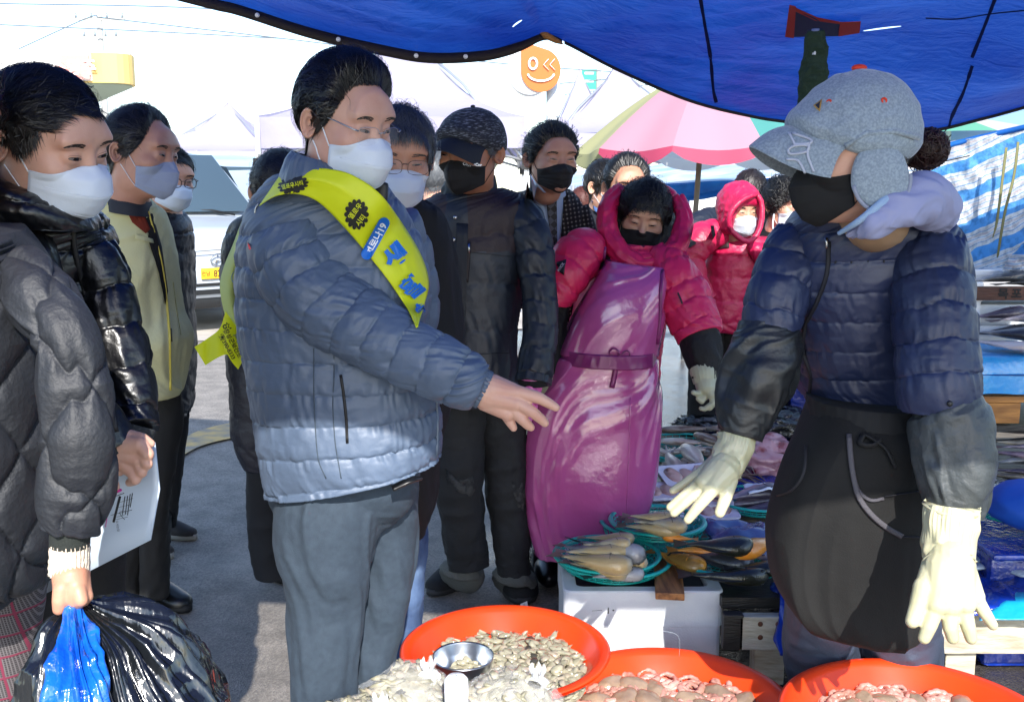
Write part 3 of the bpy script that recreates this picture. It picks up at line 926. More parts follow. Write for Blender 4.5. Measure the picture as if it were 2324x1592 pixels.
# ------------------------------------------------------------------ vans
def patch(mb, A, B, C, D, n=8, bul=0.0, nrm=None, mi=0):
 A, B, C, D = (np.array(x, float) for x in (A, B, C, D))
 u = np.linspace(0, 1, n)[:, None, None]; v = np.linspace(0, 1, n)[None, :, None]
 G = (A * (1 - u) + B * u) * (1 - v) + (D * (1 - u) + C * u) * v
 if bul: G = G + np.array(nrm, float) * bul * (4 * u * (1 - u)) * (4 * v * (1 - v)) ** .5
 return mb.grid(G, mi=mi)
def van(name, base, rz, label, paint, front=True, plate='82자 1024', pre='전남'):
 t = thing(name, base, label, 'van')
 R = np.array(Matrix.Rotation(rz, 3, 'Z')); B0 = np.array(base, float)
 W_ = .95
 ys = np.array([0, .03, .10, .30, .60, .85, 1.2, 1.6, 1.95, 2.4, 3.2, 4.0, 4.6, 4.9, 5.0])
 tp = np.array([.62, .80, .95, 1.05, 1.12, 1.18, 1.50, 1.80, 1.90, 1.93, 1.94, 1.93, 1.90, 1.84, 1.60])
 ww = np.array([.70, .80, .88, .93, .95, .95, .95, .95, .95, .95, .95, .95, .95, .93, .88])
 yy = np.interp(np.linspace(0, 14, 57), range(15), ys); tt = np.interp(yy, ys, tp); w2 = np.interp(yy, ys, ww)
 rows = []
 for y, tz, w in zip(yy, tt, w2):
  belt = min(tz - .04, 1.12); z0 = .30 if y > .05 else .34
  side = [(w * .96, z0), (w, z0 + .2), (w, belt * .8), (w * .99, belt), (w * (.99 - .17 * max(0, tz - 1.18) / .75), max(tz - .10, belt + .01)), (w * (.94 - .20 * max(0, tz - 1.18) / .75), tz - .03), (w * .6, tz), (0, tz + .015)]
  s_ = [(x, y, z) for x, z in side] + [(-x, y, z) for x, z in side[-2::-1]]
  rows.append(s_)
 mb = MB(); mb.grid(np.array(rows) @ R.T + B0, wrap=True, cap=True); body = mb.build('body', paint, t)
 def L2(a): return np.array(a, float) @ R.T + B0
 gl = mat('van glass', '#3C4C58', 0.08, spec=.5); blk = mat('black plastic', '#141517', .5)
 mb = MB(); patch(mb, L2((-.80, .84, 1.20)), L2((.80, .84, 1.20)), L2((.66, 1.62, 1.84)), L2((-.66, 1.62, 1.84)), 10, .05, R @ np.array((0, -.7, .6)))
 mb.v = [v + R @ np.array((0, -.03, .03)) for v in mb.v]; mb.build('windscreen', gl, t)
 for s in (-1, 1):
  mb = MB(); q = [(s * .965, 1.15, 1.16), (s * .965, 2.05, 1.16), (s * .835, 2.05, 1.78), (s * .845, 1.62, 1.74)]
  patch(mb, *[L2(x) for x in q], 6); mb.build('front_side_window', gl, t)
  for a, b in ((2.15, 3.35), (3.45, 4.65)):
   mb = MB(); patch(mb, *[L2(x) for x in [(s * .965, a, 1.16), (s * .965, b, 1.16), (s * .835, b - .06, 1.78), (s * .835, a, 1.78)]], 6); mb.build('side_window', gl, t)
  mb = MB().sphere(L2((s * 1.06, .98, 1.28)), (.10, .06, .15), 12, 8, R=R); o = mb.build('mirror', paint, t)
  MB().tube([L2((s * .93, 1.0, 1.16)), L2((s * 1.04, .99, 1.22))], .025, 6).build('mirror_arm', blk, o)
  mb = MB(); patch(mb, *[L2(x) for x in [(s * .90, .08, .72), (s * .52, -.01, .70), (s * .52, .03, .86), (s * .90, .15, .93)]], 6, .03, R @ np.array((0, -1, 0))); mb.build('headlight', mat('lamp glass', '#D8E0E4', .08, spec=.8), t)
  mb = MB(); mb.box(L2((s * .90, 4.96, 1.25)), (.14, .12, .72), R=R); mb.build('tail_light', mat('tail red', '#C41420', .2, spec=.7), t, bevel=.02)
  for y in (.95, 4.0):
   c = np.array((s * .86, y, .33)); o = MB(); a = np.linspace(0, 2 * pi, 33)[:-1]
   prof = [(.33, -.10), (.34, 0), (.33, .10), (.22, .11), (.20, .07), (.05, .07)]
   G = [[(c[0] + s * (d), c[1] + r * cos(x), c[2] + r * sin(x)) for x in a] for r, d in prof]
   o.grid(np.array(G)[:4] @ R.T + B0, wrap=True); w_ = o.build('wheel', mat('tyre', '#16161a', .8), t)
   MB().grid(np.array(G)[3:] @ R.T + B0, wrap=True, cap=True).build('rim', mat('rim', '#A8ACB0', .35, metal=.8), w_)
 mb = MB(); patch(mb, *[L2(x) for x in [(-.62, 5.02, 1.18), (.62, 5.02, 1.18), (.60, 4.95, 1.76), (-.60, 4.95, 1.76)]], 6); mb.build('rear_window', gl, t)
 mb = MB().box(L2((0, -.03, .50)), (1.74, .16, .26), R=R); mb.build('bumper', paint, t, bevel=.05)
 MB().box(L2((0, -.115, .44)), (1.10, .02, .05), R=R).build('grille_slot', blk, t, smooth=False)
 MB().box(L2((0, -.115, .515)), (1.20, .02, .03), R=R).build('grille_slot', blk, t, smooth=False)
 MB().box(L2((0, -.02, .33)), (1.66, .10, .12), R=R).build('skirt', blk, t, bevel=.02)
 MB().tube([L2((-.72, -.02, .83)), L2((0, -.035, .86)), L2((.72, -.02, .83))], .006, 5).build('bonnet_gap', mat('gap', '#6B7075', .6), t)
 p = MB().box(L2((0, -.135, .63)), (.52, .02, .11), R=R).build('number_plate', mat('plate yellow', '#F2B51E', .5), t, bevel=.004)
 V2, F2 = text2d(pre, .052, .001); 
 if len(V2): MB().add(L2(np.stack([V2[:, 0] - .215, 0 * V2[:, 0] - .1475, V2[:, 1] + .63], 1)), F2).build('lettering', mat('plate ink', '#3A2A10', .6), p, smooth=False)
 V2, F2 = text2d(plate, .098, .002)
 if len(V2): MB().add(L2(np.stack([V2[:, 0] * .82 + .035, 0 * V2[:, 0] - .1475, V2[:, 1] + .63], 1)), F2).build('lettering', mat('plate ink', '', .6), p, smooth=False)
 ch = mat('chrome', '#B9BDC2', .15, metal=1)
 a = np.linspace(0, 2 * pi, 33)
 e = MB().tube([L2((.105 * cos(x), -.02, .755 + .062 * sin(x))) for x in a], .007, 6, cap=False).build('emblem', ch, t)
 for q_ in ([(-.055, -.042), (-.025, .045)], [(.025, -.045), (.055, .042)], [(-.045, -.008), (0, .012), (.045, .010)]):
  MB().tube([L2((x, -.022, .755 + z)) for x, z in q_], .008, 6).build('emblem_stroke', ch, e)
 for x0 in (-.45, .25):
  MB().tube([L2((x0 + .3, .79, 1.19)), L2((x0 + .05, .82, 1.245)), L2((x0 - .35, .86, 1.24))], .011, 6).build('wiper', blk, t)
 return t
wp = mat('white car paint', '#A3ABB4', .22, coat=.6)
eb = P(498, 587, 10.3)
van('parked_van', (eb[0], 10.3, 0), radians(40), 'white van with a yellow number plate behind the man in brown glasses', wp)
q = P(566, 500, 13.2)
van('parked_van', (q[0] - 3.4, 13.2 + 3.4, 0), radians(225), 'white van behind the other van, its red tail light beside the yellow sash', mat('silver white paint', '#93A3B4', .25, coat=.6), plate='70노 3318', pre='전남')
# ------------------------------------------------------------------ tents
tent_w = mat('tent white', '#B4B0C6', .7, bump=(8, .01), translucent=.45)
alu = mat('tent frame', '#B4B6BA', .35, metal=.6)
def tent(fl, fr, Yf, depth, ze, za, label, val=.28, trusses=True):
 A = P(fl, 300, Yf)[0]; B = P(fr, 300, Yf)[0]
 t = thing('market_tent', ((A + B) / 2, Yf + depth / 2, 0), label, 'tent')
 C = [(A, Yf), (B, Yf), (B, Yf + depth), (A, Yf + depth)]
 ap = np.array(((A + B) / 2, Yf + depth / 2, za))
 for i in range(4):
  p, q = C[i], C[(i + 1) % 4]
  n = 14; G = []
  for r in np.linspace(0, 1, n):
   e = np.linspace(0, 1, n)[:, None]
   ed = np.array((*p, ze)) * (1 - e) + np.array((*q, ze)) * e
   row = ed * (1 - r) + ap * r
   row[:, 2] += -.22 * sin(pi * r) + .02 * vn(e[:, 0] * 5, r * 4, i)
   G.append(row)
  MB().grid(np.array(G)).build('canopy_panel', tent_w, t)
  e = np.linspace(0, 1, 40)[:, None]
  top = np.array((*p, ze)) * (1 - e) + np.array((*q, ze)) * e
  out = np.array([(q[1] - p[1]), -(q[0] - p[0]), 0]) / math.hypot(q[0] - p[0], q[1] - p[1])
  w_ = .02 * vn(e[:, :1] * 11, i)
  MB().grid(np.stack([top + out * .012, top + out * (.02 + w_) - np.array((0, 0, val * .5)), top + out * (.02 + 1.6 * w_) - np.array((0, 0, val))])).build('valance', tent_w, t)
  l = MB().box((p[0], p[1], ze / 2), (.045, .045, ze)).build('leg', alu, t, smooth=False)
  MB().box((p[0], p[1], ze - .42), (.09, .09, .10)).build('slider', mat('black plastic', '#141517', .5), l, smooth=False)
  if trusses:
   for k in range(2):
    for s in (0, 1):
     z0, z1 = (ze - .04, ze - .40) if s else (ze - .40, ze - .04)
     a = np.array((*p, 0)) * (1 - k / 2) + np.array((*q, 0)) * k / 2; b = np.array((*p, 0)) * (1 - (k + 1) / 2) + np.array((*q, 0)) * (k + 1) / 2
     a = a - out * (.03 + .03 * s); b = b - out * (.03 + .03 * s)
     MB().tube([(a[0], a[1], z0), (b[0], b[1], z1)], .016, 6).build('truss_bar', alu, t)
  MB().tube([(*p, ze - .42), tuple(ap * .5 + np.array((*p, ze - .1)) * .5 - np.array((0, 0, .1))), tuple(ap - np.array((0, 0, .1)))], .016, 6).build('roof_bar', alu, t)
 return t
tent(585, 1195, 9.3, 2.7, 2.12, 3.15, 'white market tent whose front right leg stands behind the man in the cap')
tent(1215, 1640, 12.6, 2.9, 2.16, 3.2, 'white market tent behind the pink and green parasol')
tent(300, 640, 19, 3, 2.2, 3.2, 'small white tent far behind the vans')
tent(1230, 1420, 21, 3, 2.4, 4.1, 'pointed white tent far behind, below the smiling sign')
# banner with writing hanging from the tent
bY = 8.6
a_, b_ = P(905, 398, bY), P(1010, 450, bY)
t = thing('hanging_banner', ((a_[0] + b_[0]) / 2, bY, b_[2]), 'white banner with magenta writing, between the grey-haired man and the man in the cap', 'banner')
MB().box(((a_[0] + b_[0]) / 2, bY, (a_[2] + b_[2]) / 2), (b_[0] - a_[0], .01, a_[2] - b_[2])).build('cloth', mat('banner white', '#E4E2DC', .7), t, smooth=False)
V2, F2 = text2d('자연을', .13, .004)
if len(V2): MB().add(np.stack([(a_[0] + b_[0]) / 2 + .09 + V2[:, 0], 0 * V2[:, 0] + bY - .009, a_[2] - .08 + V2[:, 1]], 1), F2).build('lettering', mat('magenta ink', '#C81E8C', .6), t, smooth=False)
MB().box(((a_[0] + b_[0]) / 2, bY - .008, b_[2] + .03), (b_[0] - a_[0], .004, .05)).build('green_border', mat('leaf print', '#5E7A30', .8), t, smooth=False)
# ------------------------------------------------------------------ parasol
uY = 7.4
cb = P(1597, 355, uY); k = mpp(355, uY)
t = thing('parasol', (P(1577, 490, uY)[0], uY, 0), 'big market parasol with pink, yellow and sea green panels on a brown pole', 'parasol')
Rm = 292 * k; zr = P(1597, 343, uY)[2]; za = zr + .62
cols = {'p': mat('parasol pink', '#B98A98', .7, translucent=.3), 'y': mat('parasol yellow', '#B9B582', .7, translucent=.35), 'g': mat('parasol green', '#4F958E', .7, translucent=.35), 'w': mat('parasol white', '#E0DCD8', .7, translucent=.5)}
for i in range(10):
 a0 = radians(-149 + 36 * i); a1 = a0 + radians(36)
 m_ = cols['ppggwwwyyy'[i]]
 G = []
 for r in np.linspace(.03, 1, 12):
  a = np.linspace(a0, a1, 9); ed = (1 - .06 * np.cos((a - (a0 + a1) / 2) * 5) ** 2 * r) if r < 1.1 else 1
  zz = zr + (za - zr) * (1 - r) ** 1.0 + .06 * sin(pi * r) - .03 * np.cos((a - (a0 + a1) / 2) * 5) * r
  G.append(np.stack([cb[0] + Rm * r * ed * np.cos(a), uY + Rm * r * ed * np.sin(a), zz], 1))
 pn = MB().grid(np.array(G)).build('panel', m_, t)
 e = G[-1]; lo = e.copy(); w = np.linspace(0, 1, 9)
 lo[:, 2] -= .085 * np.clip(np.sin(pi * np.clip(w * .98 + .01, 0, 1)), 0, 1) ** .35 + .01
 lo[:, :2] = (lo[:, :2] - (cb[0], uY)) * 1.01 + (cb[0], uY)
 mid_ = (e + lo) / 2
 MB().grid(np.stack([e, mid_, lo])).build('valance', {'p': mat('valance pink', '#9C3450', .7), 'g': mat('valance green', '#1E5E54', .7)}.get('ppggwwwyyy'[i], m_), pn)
 MB().tube([(cb[0], uY, za - .03), (cb[0] + Rm * .97 * cos(a0), uY + Rm * .97 * sin(a0), zr - .01)], .008, 5).build('rib', alu, t)
MB().tube([P(1577, 496, uY) - np.array((0, 0, 1.2)), P(1577, 490, uY), (cb[0], uY, za)], .020, 10).build('pole', mat('brown pole', '#6E6458', .6), t)
# ------------------------------------------------------------------ tarpaulin awnings behind
def quads(name, rows, m, label, cat, n=26, sag=.03, seed=0):
 """rows: lists of (u, v, Y) joined from top to bottom"""
 t = None
 rows = [P(*np.array(crom(r, n)).T) for r in rows]
 G = np.array([[x for x in r] for r in rows])
 out = []
 for i in range(n):
  out.append(crom(G[:, i], 14))
 G = np.array(out)
 uu, vv = np.meshgrid(np.linspace(0, 1, 14), np.linspace(0, 1, n))
 G[..., 2] += sag * vn(vv * 7, uu * 3, 0, seed); G[..., 1] += sag * vn(vv * 9, uu * 5, 5, seed)
 mb = MB().grid(G)
 o = mb.build(name, m)
 if label: tag(o, label, cat)
 return o
btm = mat('pale blue tarpaulin', '#A9C9E8', .55, bump=(14, .01), col2='#E4ECF2', cscale=3, translucent=.4)
bdm = mat('blue tarpaulin', '#1B6FC4', .5, bump=(14, .008), col2='#0E56A6', cscale=5, translucent=.35)
t = thing('awning', P(1550, 430, 8.3) * (1, 1, 0), 'pale blue stall awning with a deep blue front flap behind the parasol pole', 'awning')
o = quads('roof_sheet', [[(1290, 385, 11), (1500, 372, 11), (1830, 330, 11)], [(1290, 442, 8.5), (1500, 421, 8.4), (1790, 395, 8.2)]], btm, None, None); o.parent = t; o.matrix_parent_inverse = Matrix.Translation(-t.location)
o = quads('front_flap', [[(1290, 443, 8.49), (1500, 422, 8.39), (1790, 396, 8.19), (1840, 392, 8.19)], [(1290, 478, 8.5), (1440, 468, 8.4), (1640, 448, 8.3), (1840, 440, 8.2)]], bdm, None, None, seed=3); o.parent = t; o.matrix_parent_inverse = Matrix.Translation(-t.location)
for u in (1300, 1560, 1830):
 p = P(u, 430, 8.6); MB().tube([(p[0], 8.6, 0), (p[0], 8.6, 1.5)], .022, 8).build('post', alu, t)
t = thing('awning', P(2250, 300, 6.2) * (1, 1, 0), 'translucent sky blue awning above the striped sheet at the right edge', 'awning')
o = quads('roof_sheet', [[(2040, 200, 6.5), (2250, 190, 6.5), (2600, 160, 6.5)], [(2040, 335, 6.2), (2250, 330, 6.1), (2600, 318, 6)]], mat('sky blue sheet', '#9CBFEA', .6, bump=(9, .01), translucent=.6), None, None); o.parent = t; o.matrix_parent_inverse = Matrix.Translation(-t.location)
for u in (2178, 2560):
 p = P(u, 330, 6.25); MB().tube([(p[0], 6.25, 0), (p[0], 6.25, p[2] + .2)], .018, 8).build('post', alu, t)
t = thing('parasol', P(2185, 330, 6.8) * (1, 1, 0), 'white and mint green parasol top showing behind the bun of hair', 'parasol')
c_ = P(2150, 318, 6.1)
for i in range(8):
 a0 = radians(45 * i - 90); a = np.linspace(a0, a0 + radians(45), 6)
 G = np.array([np.stack([c_[0] + .62 * r * np.cos(a), 6.1 + .62 * r * np.sin(a) * .0 + .62 * r * np.sin(a), c_[2] + .02 + .14 * (1 - r) + 0 * a], 1) for r in np.linspace(.03, 1, 6)])
 G[..., 1] -= .55 * 0
 MB().grid(G).build('panel', mat('mint', '#7CCBA8', .6, translucent=.5) if i % 2 else cols['w'], t)
MB().tube([(c_[0], 6.1, 0), (c_[0], 6.1, c_[2] + .15)], .018, 8).build('pole', alu, t)
# striped sheet
def stripe_mat():
 m = bpy.data.materials.new('striped sheet'); m.use_nodes = True
 N, L = m.node_tree.nodes, m.node_tree.links
 b = N['Principled BSDF']; b.inputs['Roughness'].default_value = .6
 uv = N.new('ShaderNodeUVMap'); uv.uv_map = 'UVMap'
 sp = N.new('ShaderNodeSeparateXYZ'); L.new(uv.outputs[0], sp.inputs[0])
 nz = N.new('ShaderNodeTexNoise'); nz.inputs['Scale'].default_value = 7; L.new(uv.outputs[0], nz.inputs['Vector'])
 ma = N.new('ShaderNodeMath'); ma.operation = 'MULTIPLY_ADD'; ma.inputs[1].default_value = .05; L.new(nz.outputs['Fac'], ma.inputs[0]); L.new(sp.outputs[1], ma.inputs[2])
 mu = N.new('ShaderNodeMath'); mu.operation = 'MULTIPLY'; mu.inputs[1].default_value = 6.6; L.new(ma.outputs[0], mu.inputs[0])
 fr = N.new('ShaderNodeMath'); fr.operation = 'FRACT'; L.new(mu.outputs[0], fr.inputs[0])
 r = N.new('ShaderNodeValToRGB'); r.color_ramp.interpolation = 'CONSTANT'
 bl, wh, pk = (.075, .30, .68, 1), (.60, .63, .65, 1), (.62, .38, .40, 1)
 els = [(0, bl), (.36, wh), (.50, (.12, .30, .6, 1)), (.52, wh), (.60, pk), (.615, wh), (.68, (.12, .30, .6, 1)), (.70, wh), (.78, pk), (.795, wh), (.86, (.12, .3, .6, 1)), (.88, wh)]
 r.color_ramp.elements[0].position = 0; r.color_ramp.elements[0].color = bl
 r.color_ramp.elements.remove(r.color_ramp.elements[1])
 for p_, c_ in els[1:]:
  e = r.color_ramp.elements.new(p_); e.color = c_
 L.new(fr.outputs[0], r.inputs[0])
 n2 = N.new('ShaderNodeTexNoise'); n2.inputs['Scale'].default_value = 26; n2.inputs['Detail'].default_value = 6; L.new(uv.outputs[0], n2.inputs['Vector'])
 rp = N.new('ShaderNodeValToRGB'); rp.color_ramp.elements[0].position = .38; rp.color_ramp.elements[0].color = (.62, .64, .66, 1); rp.color_ramp.elements[1].position = .56; L.new(n2.outputs['Fac'], rp.inputs[0])
 mx = N.new('ShaderNodeMix'); mx.data_type = 'RGBA'; mx.blend_type = 'MULTIPLY'; mx.inputs[0].default_value = 1; L.new(r.outputs[0], mx.inputs[6]); L.new(rp.outputs[0], mx.inputs[7])
 L.new(mx.outputs[2], b.inputs['Base Color'])
 bp = N.new('ShaderNodeBump'); bp.inputs['Distance'].default_value = .01; L.new(n2.outputs['Fac'], bp.inputs['Height']); L.new(bp.outputs[0], b.inputs['Normal'])
 t_ = N.new('ShaderNodeBsdfTranslucent'); ms = N.new('ShaderNodeMixShader'); ms.inputs[0].default_value = .35
 L.new(mx.outputs[2], t_.inputs[0]); L.new(b.outputs[0], ms.inputs[1]); L.new(t_.outputs[0], ms.inputs[2]); L.new(ms.outputs[0], N['Material Output'].inputs[0])
 return m
stm = stripe_mat()
def sheet(name, top, bot, m, uvf, n=90, k=60, sag=.02, seed=0):
 A, B = crom(top, n), crom(bot, n)
 w = np.linspace(0, 1, k)[None, :, None]
 U = A[:, None] * (1 - w) + B[:, None] * w
 G = P(U[..., 0], U[..., 1], U[..., 2])
 ii, jj = np.meshgrid(np.linspace(0, 1, n), np.linspace(0, 1, k), indexing='ij')
 fold = sag * (vn(ii * 5 + jj * 2, jj * 2, 0, seed) + .5 * vn(ii * 12 - jj * 6, jj * 5, 4, seed) + .3 * vn(ii * 22 + jj * 15, jj * 16, 4, seed + 2))
 G[..., 1] += fold
 me = MB().grid(G).mesh(name)
 uvl = me.uv_layers.new(name='UVMap')
 UV = uvf(U[..., 0].reshape(-1), U[..., 1].reshape(-1))
 idx = np.empty(len(me.loops), np.int32); me.loops.foreach_get('vertex_index', idx)
 uvl.data.foreach_set('uv', UV[idx].astype(np.float32).reshape(-1))
 return link(name, me, m)
uvf = lambda u, v: np.stack([(u - 2000) / 400, (-(v) - .30 * (u - 2080) - .00035 * (u - 2080) ** 2 + 700) / 480], 1)
o = sheet('striped_sheet', [(1900, 400, 4.5), (2085, 372, 4.4), (2150, 325, 4.35), (2215, 312, 4.3), (2330, 285, 4.2), (2500, 255, 4.0)], [(1900, 640, 4.5), (2080, 640, 4.4), (2200, 636, 4.3), (2275, 630, 4.2), (2400, 640, 4.1), (2500, 640, 4.0)], stm, uvf)
tag(o, 'blue and white striped plastic sheet hung as a stall wall behind the grey cap', 'sheet')
uvf2 = lambda u, v: np.stack([(u - 2000) / 400, (-(v) - .05 * (u - 2080) + 640) / 420], 1)
o = sheet('striped_sheet', [(2325, 545, 4.0), (2400, 480, 3.95), (2520, 400, 3.9)], [(2262, 628, 4.05), (2350, 648, 4.0), (2520, 660, 3.9)], stm, uvf2, seed=5)
tag(o, 'folded-back corner of blue striped sheet at the lower right of the sheet wall', 'sheet')
for i, c in enumerate([[(2283, 335), (2275, 400), (2262, 500), (2252, 540)], [(2310, 322), (2300, 400), (2280, 480), (2265, 570), (2262, 585)]]):
 mb = MB(); cc = crom([(a, b, 4.12) for a, b in c], 20); mb.tube(P(cc[:, 0], cc[:, 1], cc[:, 2]), [.006] * 14 + [.005, .005, .004, .003, .003, .002], 6, flat=.2)
 tag(mb.build('packing_strap', mat('olive strap', '#66663E', .7)), ['shorter', 'longer'][i] + ' olive plastic strap hanging on the striped sheet', 'strap')
mb = MB().tube([P(2080, 378, 4.4), P(2150, 330, 4.36), P(2215, 314, 4.31), P(2330, 288, 4.21), P(2500, 256, 4.0)], .012, 8)
tag(mb.build('hem_pipe', bdm), 'dark blue rolled hem along the top of the striped sheet', 'pipe')
for u, v, Y in ((1905, 395, 4.52), (2520, 250, 4.0)):
 p = P(u, v, Y); tag(MB().tube([(p[0], Y, 0), (p[0], Y, p[2])], .02, 8).build('tent_post', alu), ('left' if u < 2000 else 'right') + ' metal post holding up the striped sheet', 'post')
# ------------------------------------------------------------------ the blue tarpaulin overhead
def tarp_mat():
 m = bpy.data.materials.new('blue market tarpaulin'); m.use_nodes = True
 N, L = m.node_tree.nodes, m.node_tree.links
 b = N['Principled BSDF']; b.inputs['Roughness'].default_value = .45
 tc = N.new('ShaderNodeTexCoord')
 nz = N.new('ShaderNodeTexNoise'); nz.inputs['Scale'].default_value = 2.2; nz.inputs['Detail'].default_value = 6; nz.inputs['Distortion'].default_value = .6; L.new(tc.outputs['Object'], nz.inputs['Vector'])
 r = N.new('ShaderNodeValToRGB'); r.color_ramp.elements[0].position = .3; r.color_ramp.elements[1].position = .75
 r.color_ramp.elements[0].color = (.005, .036, .30, 1); r.color_ramp.elements[1].color = (.016, .10, .48, 1)
 L.new(nz.outputs['Fac'], r.inputs[0]); L.new(r.outputs[0], b.inputs['Base Color'])
 mp = N.new('ShaderNodeMapping'); mp.inputs['Scale'].default_value = (4, 6, 5); mp.inputs['Rotation'].default_value = (0, 0, .5); L.new(tc.outputs['Object'], mp.inputs[0])
 n2 = N.new('ShaderNodeTexNoise'); n2.inputs['Scale'].default_value = 2.4; n2.inputs['Detail'].default_value = 8; n2.inputs['Distortion'].default_value = 1.2; L.new(mp.outputs[0], n2.inputs['Vector'])
 bp = N.new('ShaderNodeBump'); bp.inputs['Distance'].default_value = .012; L.new(n2.outputs['Fac'], bp.inputs['Height'])
 n3 = N.new('ShaderNodeTexNoise'); n3.inputs['Scale'].default_value = 40; n3.inputs['Detail'].default_value = 4; L.new(tc.outputs['Object'], n3.inputs['Vector'])
 b2 = N.new('ShaderNodeBump'); b2.inputs['Distance'].default_value = .003; L.new(n3.outputs['Fac'], b2.inputs['Height']); L.new(bp.outputs[0], b2.inputs['Normal']); L.new(b2.outputs[0], b.inputs['Normal'])
 t_ = N.new('ShaderNodeBsdfTranslucent'); ms = N.new('ShaderNodeMixShader'); ms.inputs[0].default_value = .36
 L.new(r.outputs[0], t_.inputs[0]); L.new(b2.outputs[0], t_.inputs['Normal'])
 L.new(b.outputs[0], ms.inputs[1]); L.new(t_.outputs[0], ms.inputs[2])
 last = ms.outputs[0]
 for c, ax, w, l in TEARS:                                # real tears, cut through the sheet
  vs = N.new('ShaderNodeVectorMath'); vs.operation = 'SUBTRACT'; vs.inputs[1].default_value = c; L.new(tc.outputs['Object'], vs.inputs[0])
  d1 = N.new('ShaderNodeVectorMath'); d1.operation = 'DOT_PRODUCT'; d1.inputs[1].default_value = ax; L.new(vs.outputs[0], d1.inputs[0])
  d2 = N.new('ShaderNodeVectorMath'); d2.operation = 'LENGTH'; L.new(vs.outputs[0], d2.inputs[0])
  p1 = N.new('ShaderNodeMath'); p1.operation = 'POWER'; p1.inputs[1].default_value = 2; L.new(d1.outputs['Value'], p1.inputs[0])
  p2 = N.new('ShaderNodeMath'); p2.operation = 'POWER'; p2.inputs[1].default_value = 2; L.new(d2.outputs['Value'], p2.inputs[0])
  sb = N.new('ShaderNodeMath'); sb.operation = 'SUBTRACT'; L.new(p2.outputs[0], sb.inputs[0]); L.new(p1.outputs[0], sb.inputs[1])
  k1 = N.new('ShaderNodeMath'); k1.operation = 'DIVIDE'; k1.inputs[1].default_value = w * w; L.new(sb.outputs[0], k1.inputs[0])
  k2 = N.new('ShaderNodeMath'); k2.operation = 'DIVIDE'; k2.inputs[1].default_value = l * l; L.new(p1.outputs[0], k2.inputs[0])
  ad = N.new('ShaderNodeMath'); ad.operation = 'ADD'; L.new(k1.outputs[0], ad.inputs[0]); L.new(k2.outputs[0], ad.inputs[1])
  lt = N.new('ShaderNodeMath'); lt.operation = 'LESS_THAN'; lt.inputs[1].default_value = 1; L.new(ad.outputs[0], lt.inputs[0])
  tr = N.new('ShaderNodeBsdfTransparent'); m3 = N.new('ShaderNodeMixShader')
  L.new(lt.outputs[0], m3.inputs[0]); L.new(last, m3.inputs[1]); L.new(tr.outputs[0], m3.inputs[2]); last = m3.outputs[0]
 L.new(last, N['Material Output'].inputs[0])
 return m
far = [(-700, -400, 3.2), (-200, -190, 3.25), (200, -75, 3.3), (470, -4, 3.3), (545, 14, 3.3), (708, 66, 3.32), (877, 106, 3.36), (980, 122, 3.4), (1100, 117, 3.45), (1180, 97, 3.46), (1237, 79, 3.45),
       (1290, 100, 3.5), (1400, 157, 3.65), (1560, 226, 3.85), (1700, 262, 4.0), (1800, 277, 4.05), (1950, 292, 4.0), (2100, 296, 3.9), (2220, 270, 3.8), (2330, 240, 3.7), (2480, 195, 3.6), (2700, 120, 3.5)]
fe = P(*crom(far, 260).T)
nf = 120
w = np.linspace(0, 1, nf)[None, :, None]
NE = fe.copy(); NE[:, 1] = TARP_NEAR(fe[:, 0] * 1.02); NE[:, 2] = TARP_Z; NE[:, 0] = fe[:, 0] * 1.02
G = fe[:, None] * (1 - w) + NE[:, None] * w
# the sheet rises away from its edge, with folds running out of the tied point
tie = P(1237, 79, 3.45)
dx, dy = G[..., 0] - tie[0], G[..., 1] - tie[1]
an = np.arctan2(dx, -dy); rd_ = np.hypot(dx, dy)
ww = w[..., 0]
G[..., 2] += .10 * np.sin(pi * ww) * (1 - .3 * np.cos(G[..., 0]))
G[..., 2] += .035 * np.abs(vn(an * 7, 0, 0, 4)) * np.clip(rd_ * 2.5, 0, 1) * np.exp(-rd_ * .9) * np.clip(ww * 12, 0, 1)
G[..., 2] += .020 * vn(G[..., 0] * 2.3, G[..., 1] * 2.3, 0, 7) * np.clip(ww * 6, 0, 1)
mb = MB().grid(G)
tmesh = mb.mesh('sheet')
tb = BVHTree.FromPolygons([v.co.copy() for v in tmesh.vertices], [tuple(p.vertices) for p in tmesh.polygons])
def tpt(u, v):
 l, n_, d = hit(tb, u, v); return np.array(l if l is not None else P(u, v, 2.5))
TEARS = []
for (u0, v0), (u1, v1), w_ in (((1958, 71), (2045, 60), .006), ((1163, 62), (1184, 46), .005)):
 a, b = tpt(u0, v0), tpt(u1, v1); TEARS.append((tuple((a + b) / 2), tuple((b - a) / np.linalg.norm(b - a)), w_, float(np.linalg.norm(b - a) / 2)))
t = thing('tarpaulin', (0, 1.6, 2.2), 'big blue tarpaulin stretched overhead with a brown hem and eyelets', 'tarpaulin')
link('sheet', tmesh, tarp_mat(), t)
hemm = mat('brown hem tape', '#1E1512', .7, bump=(60, .002))
i0, i1 = 20, 130
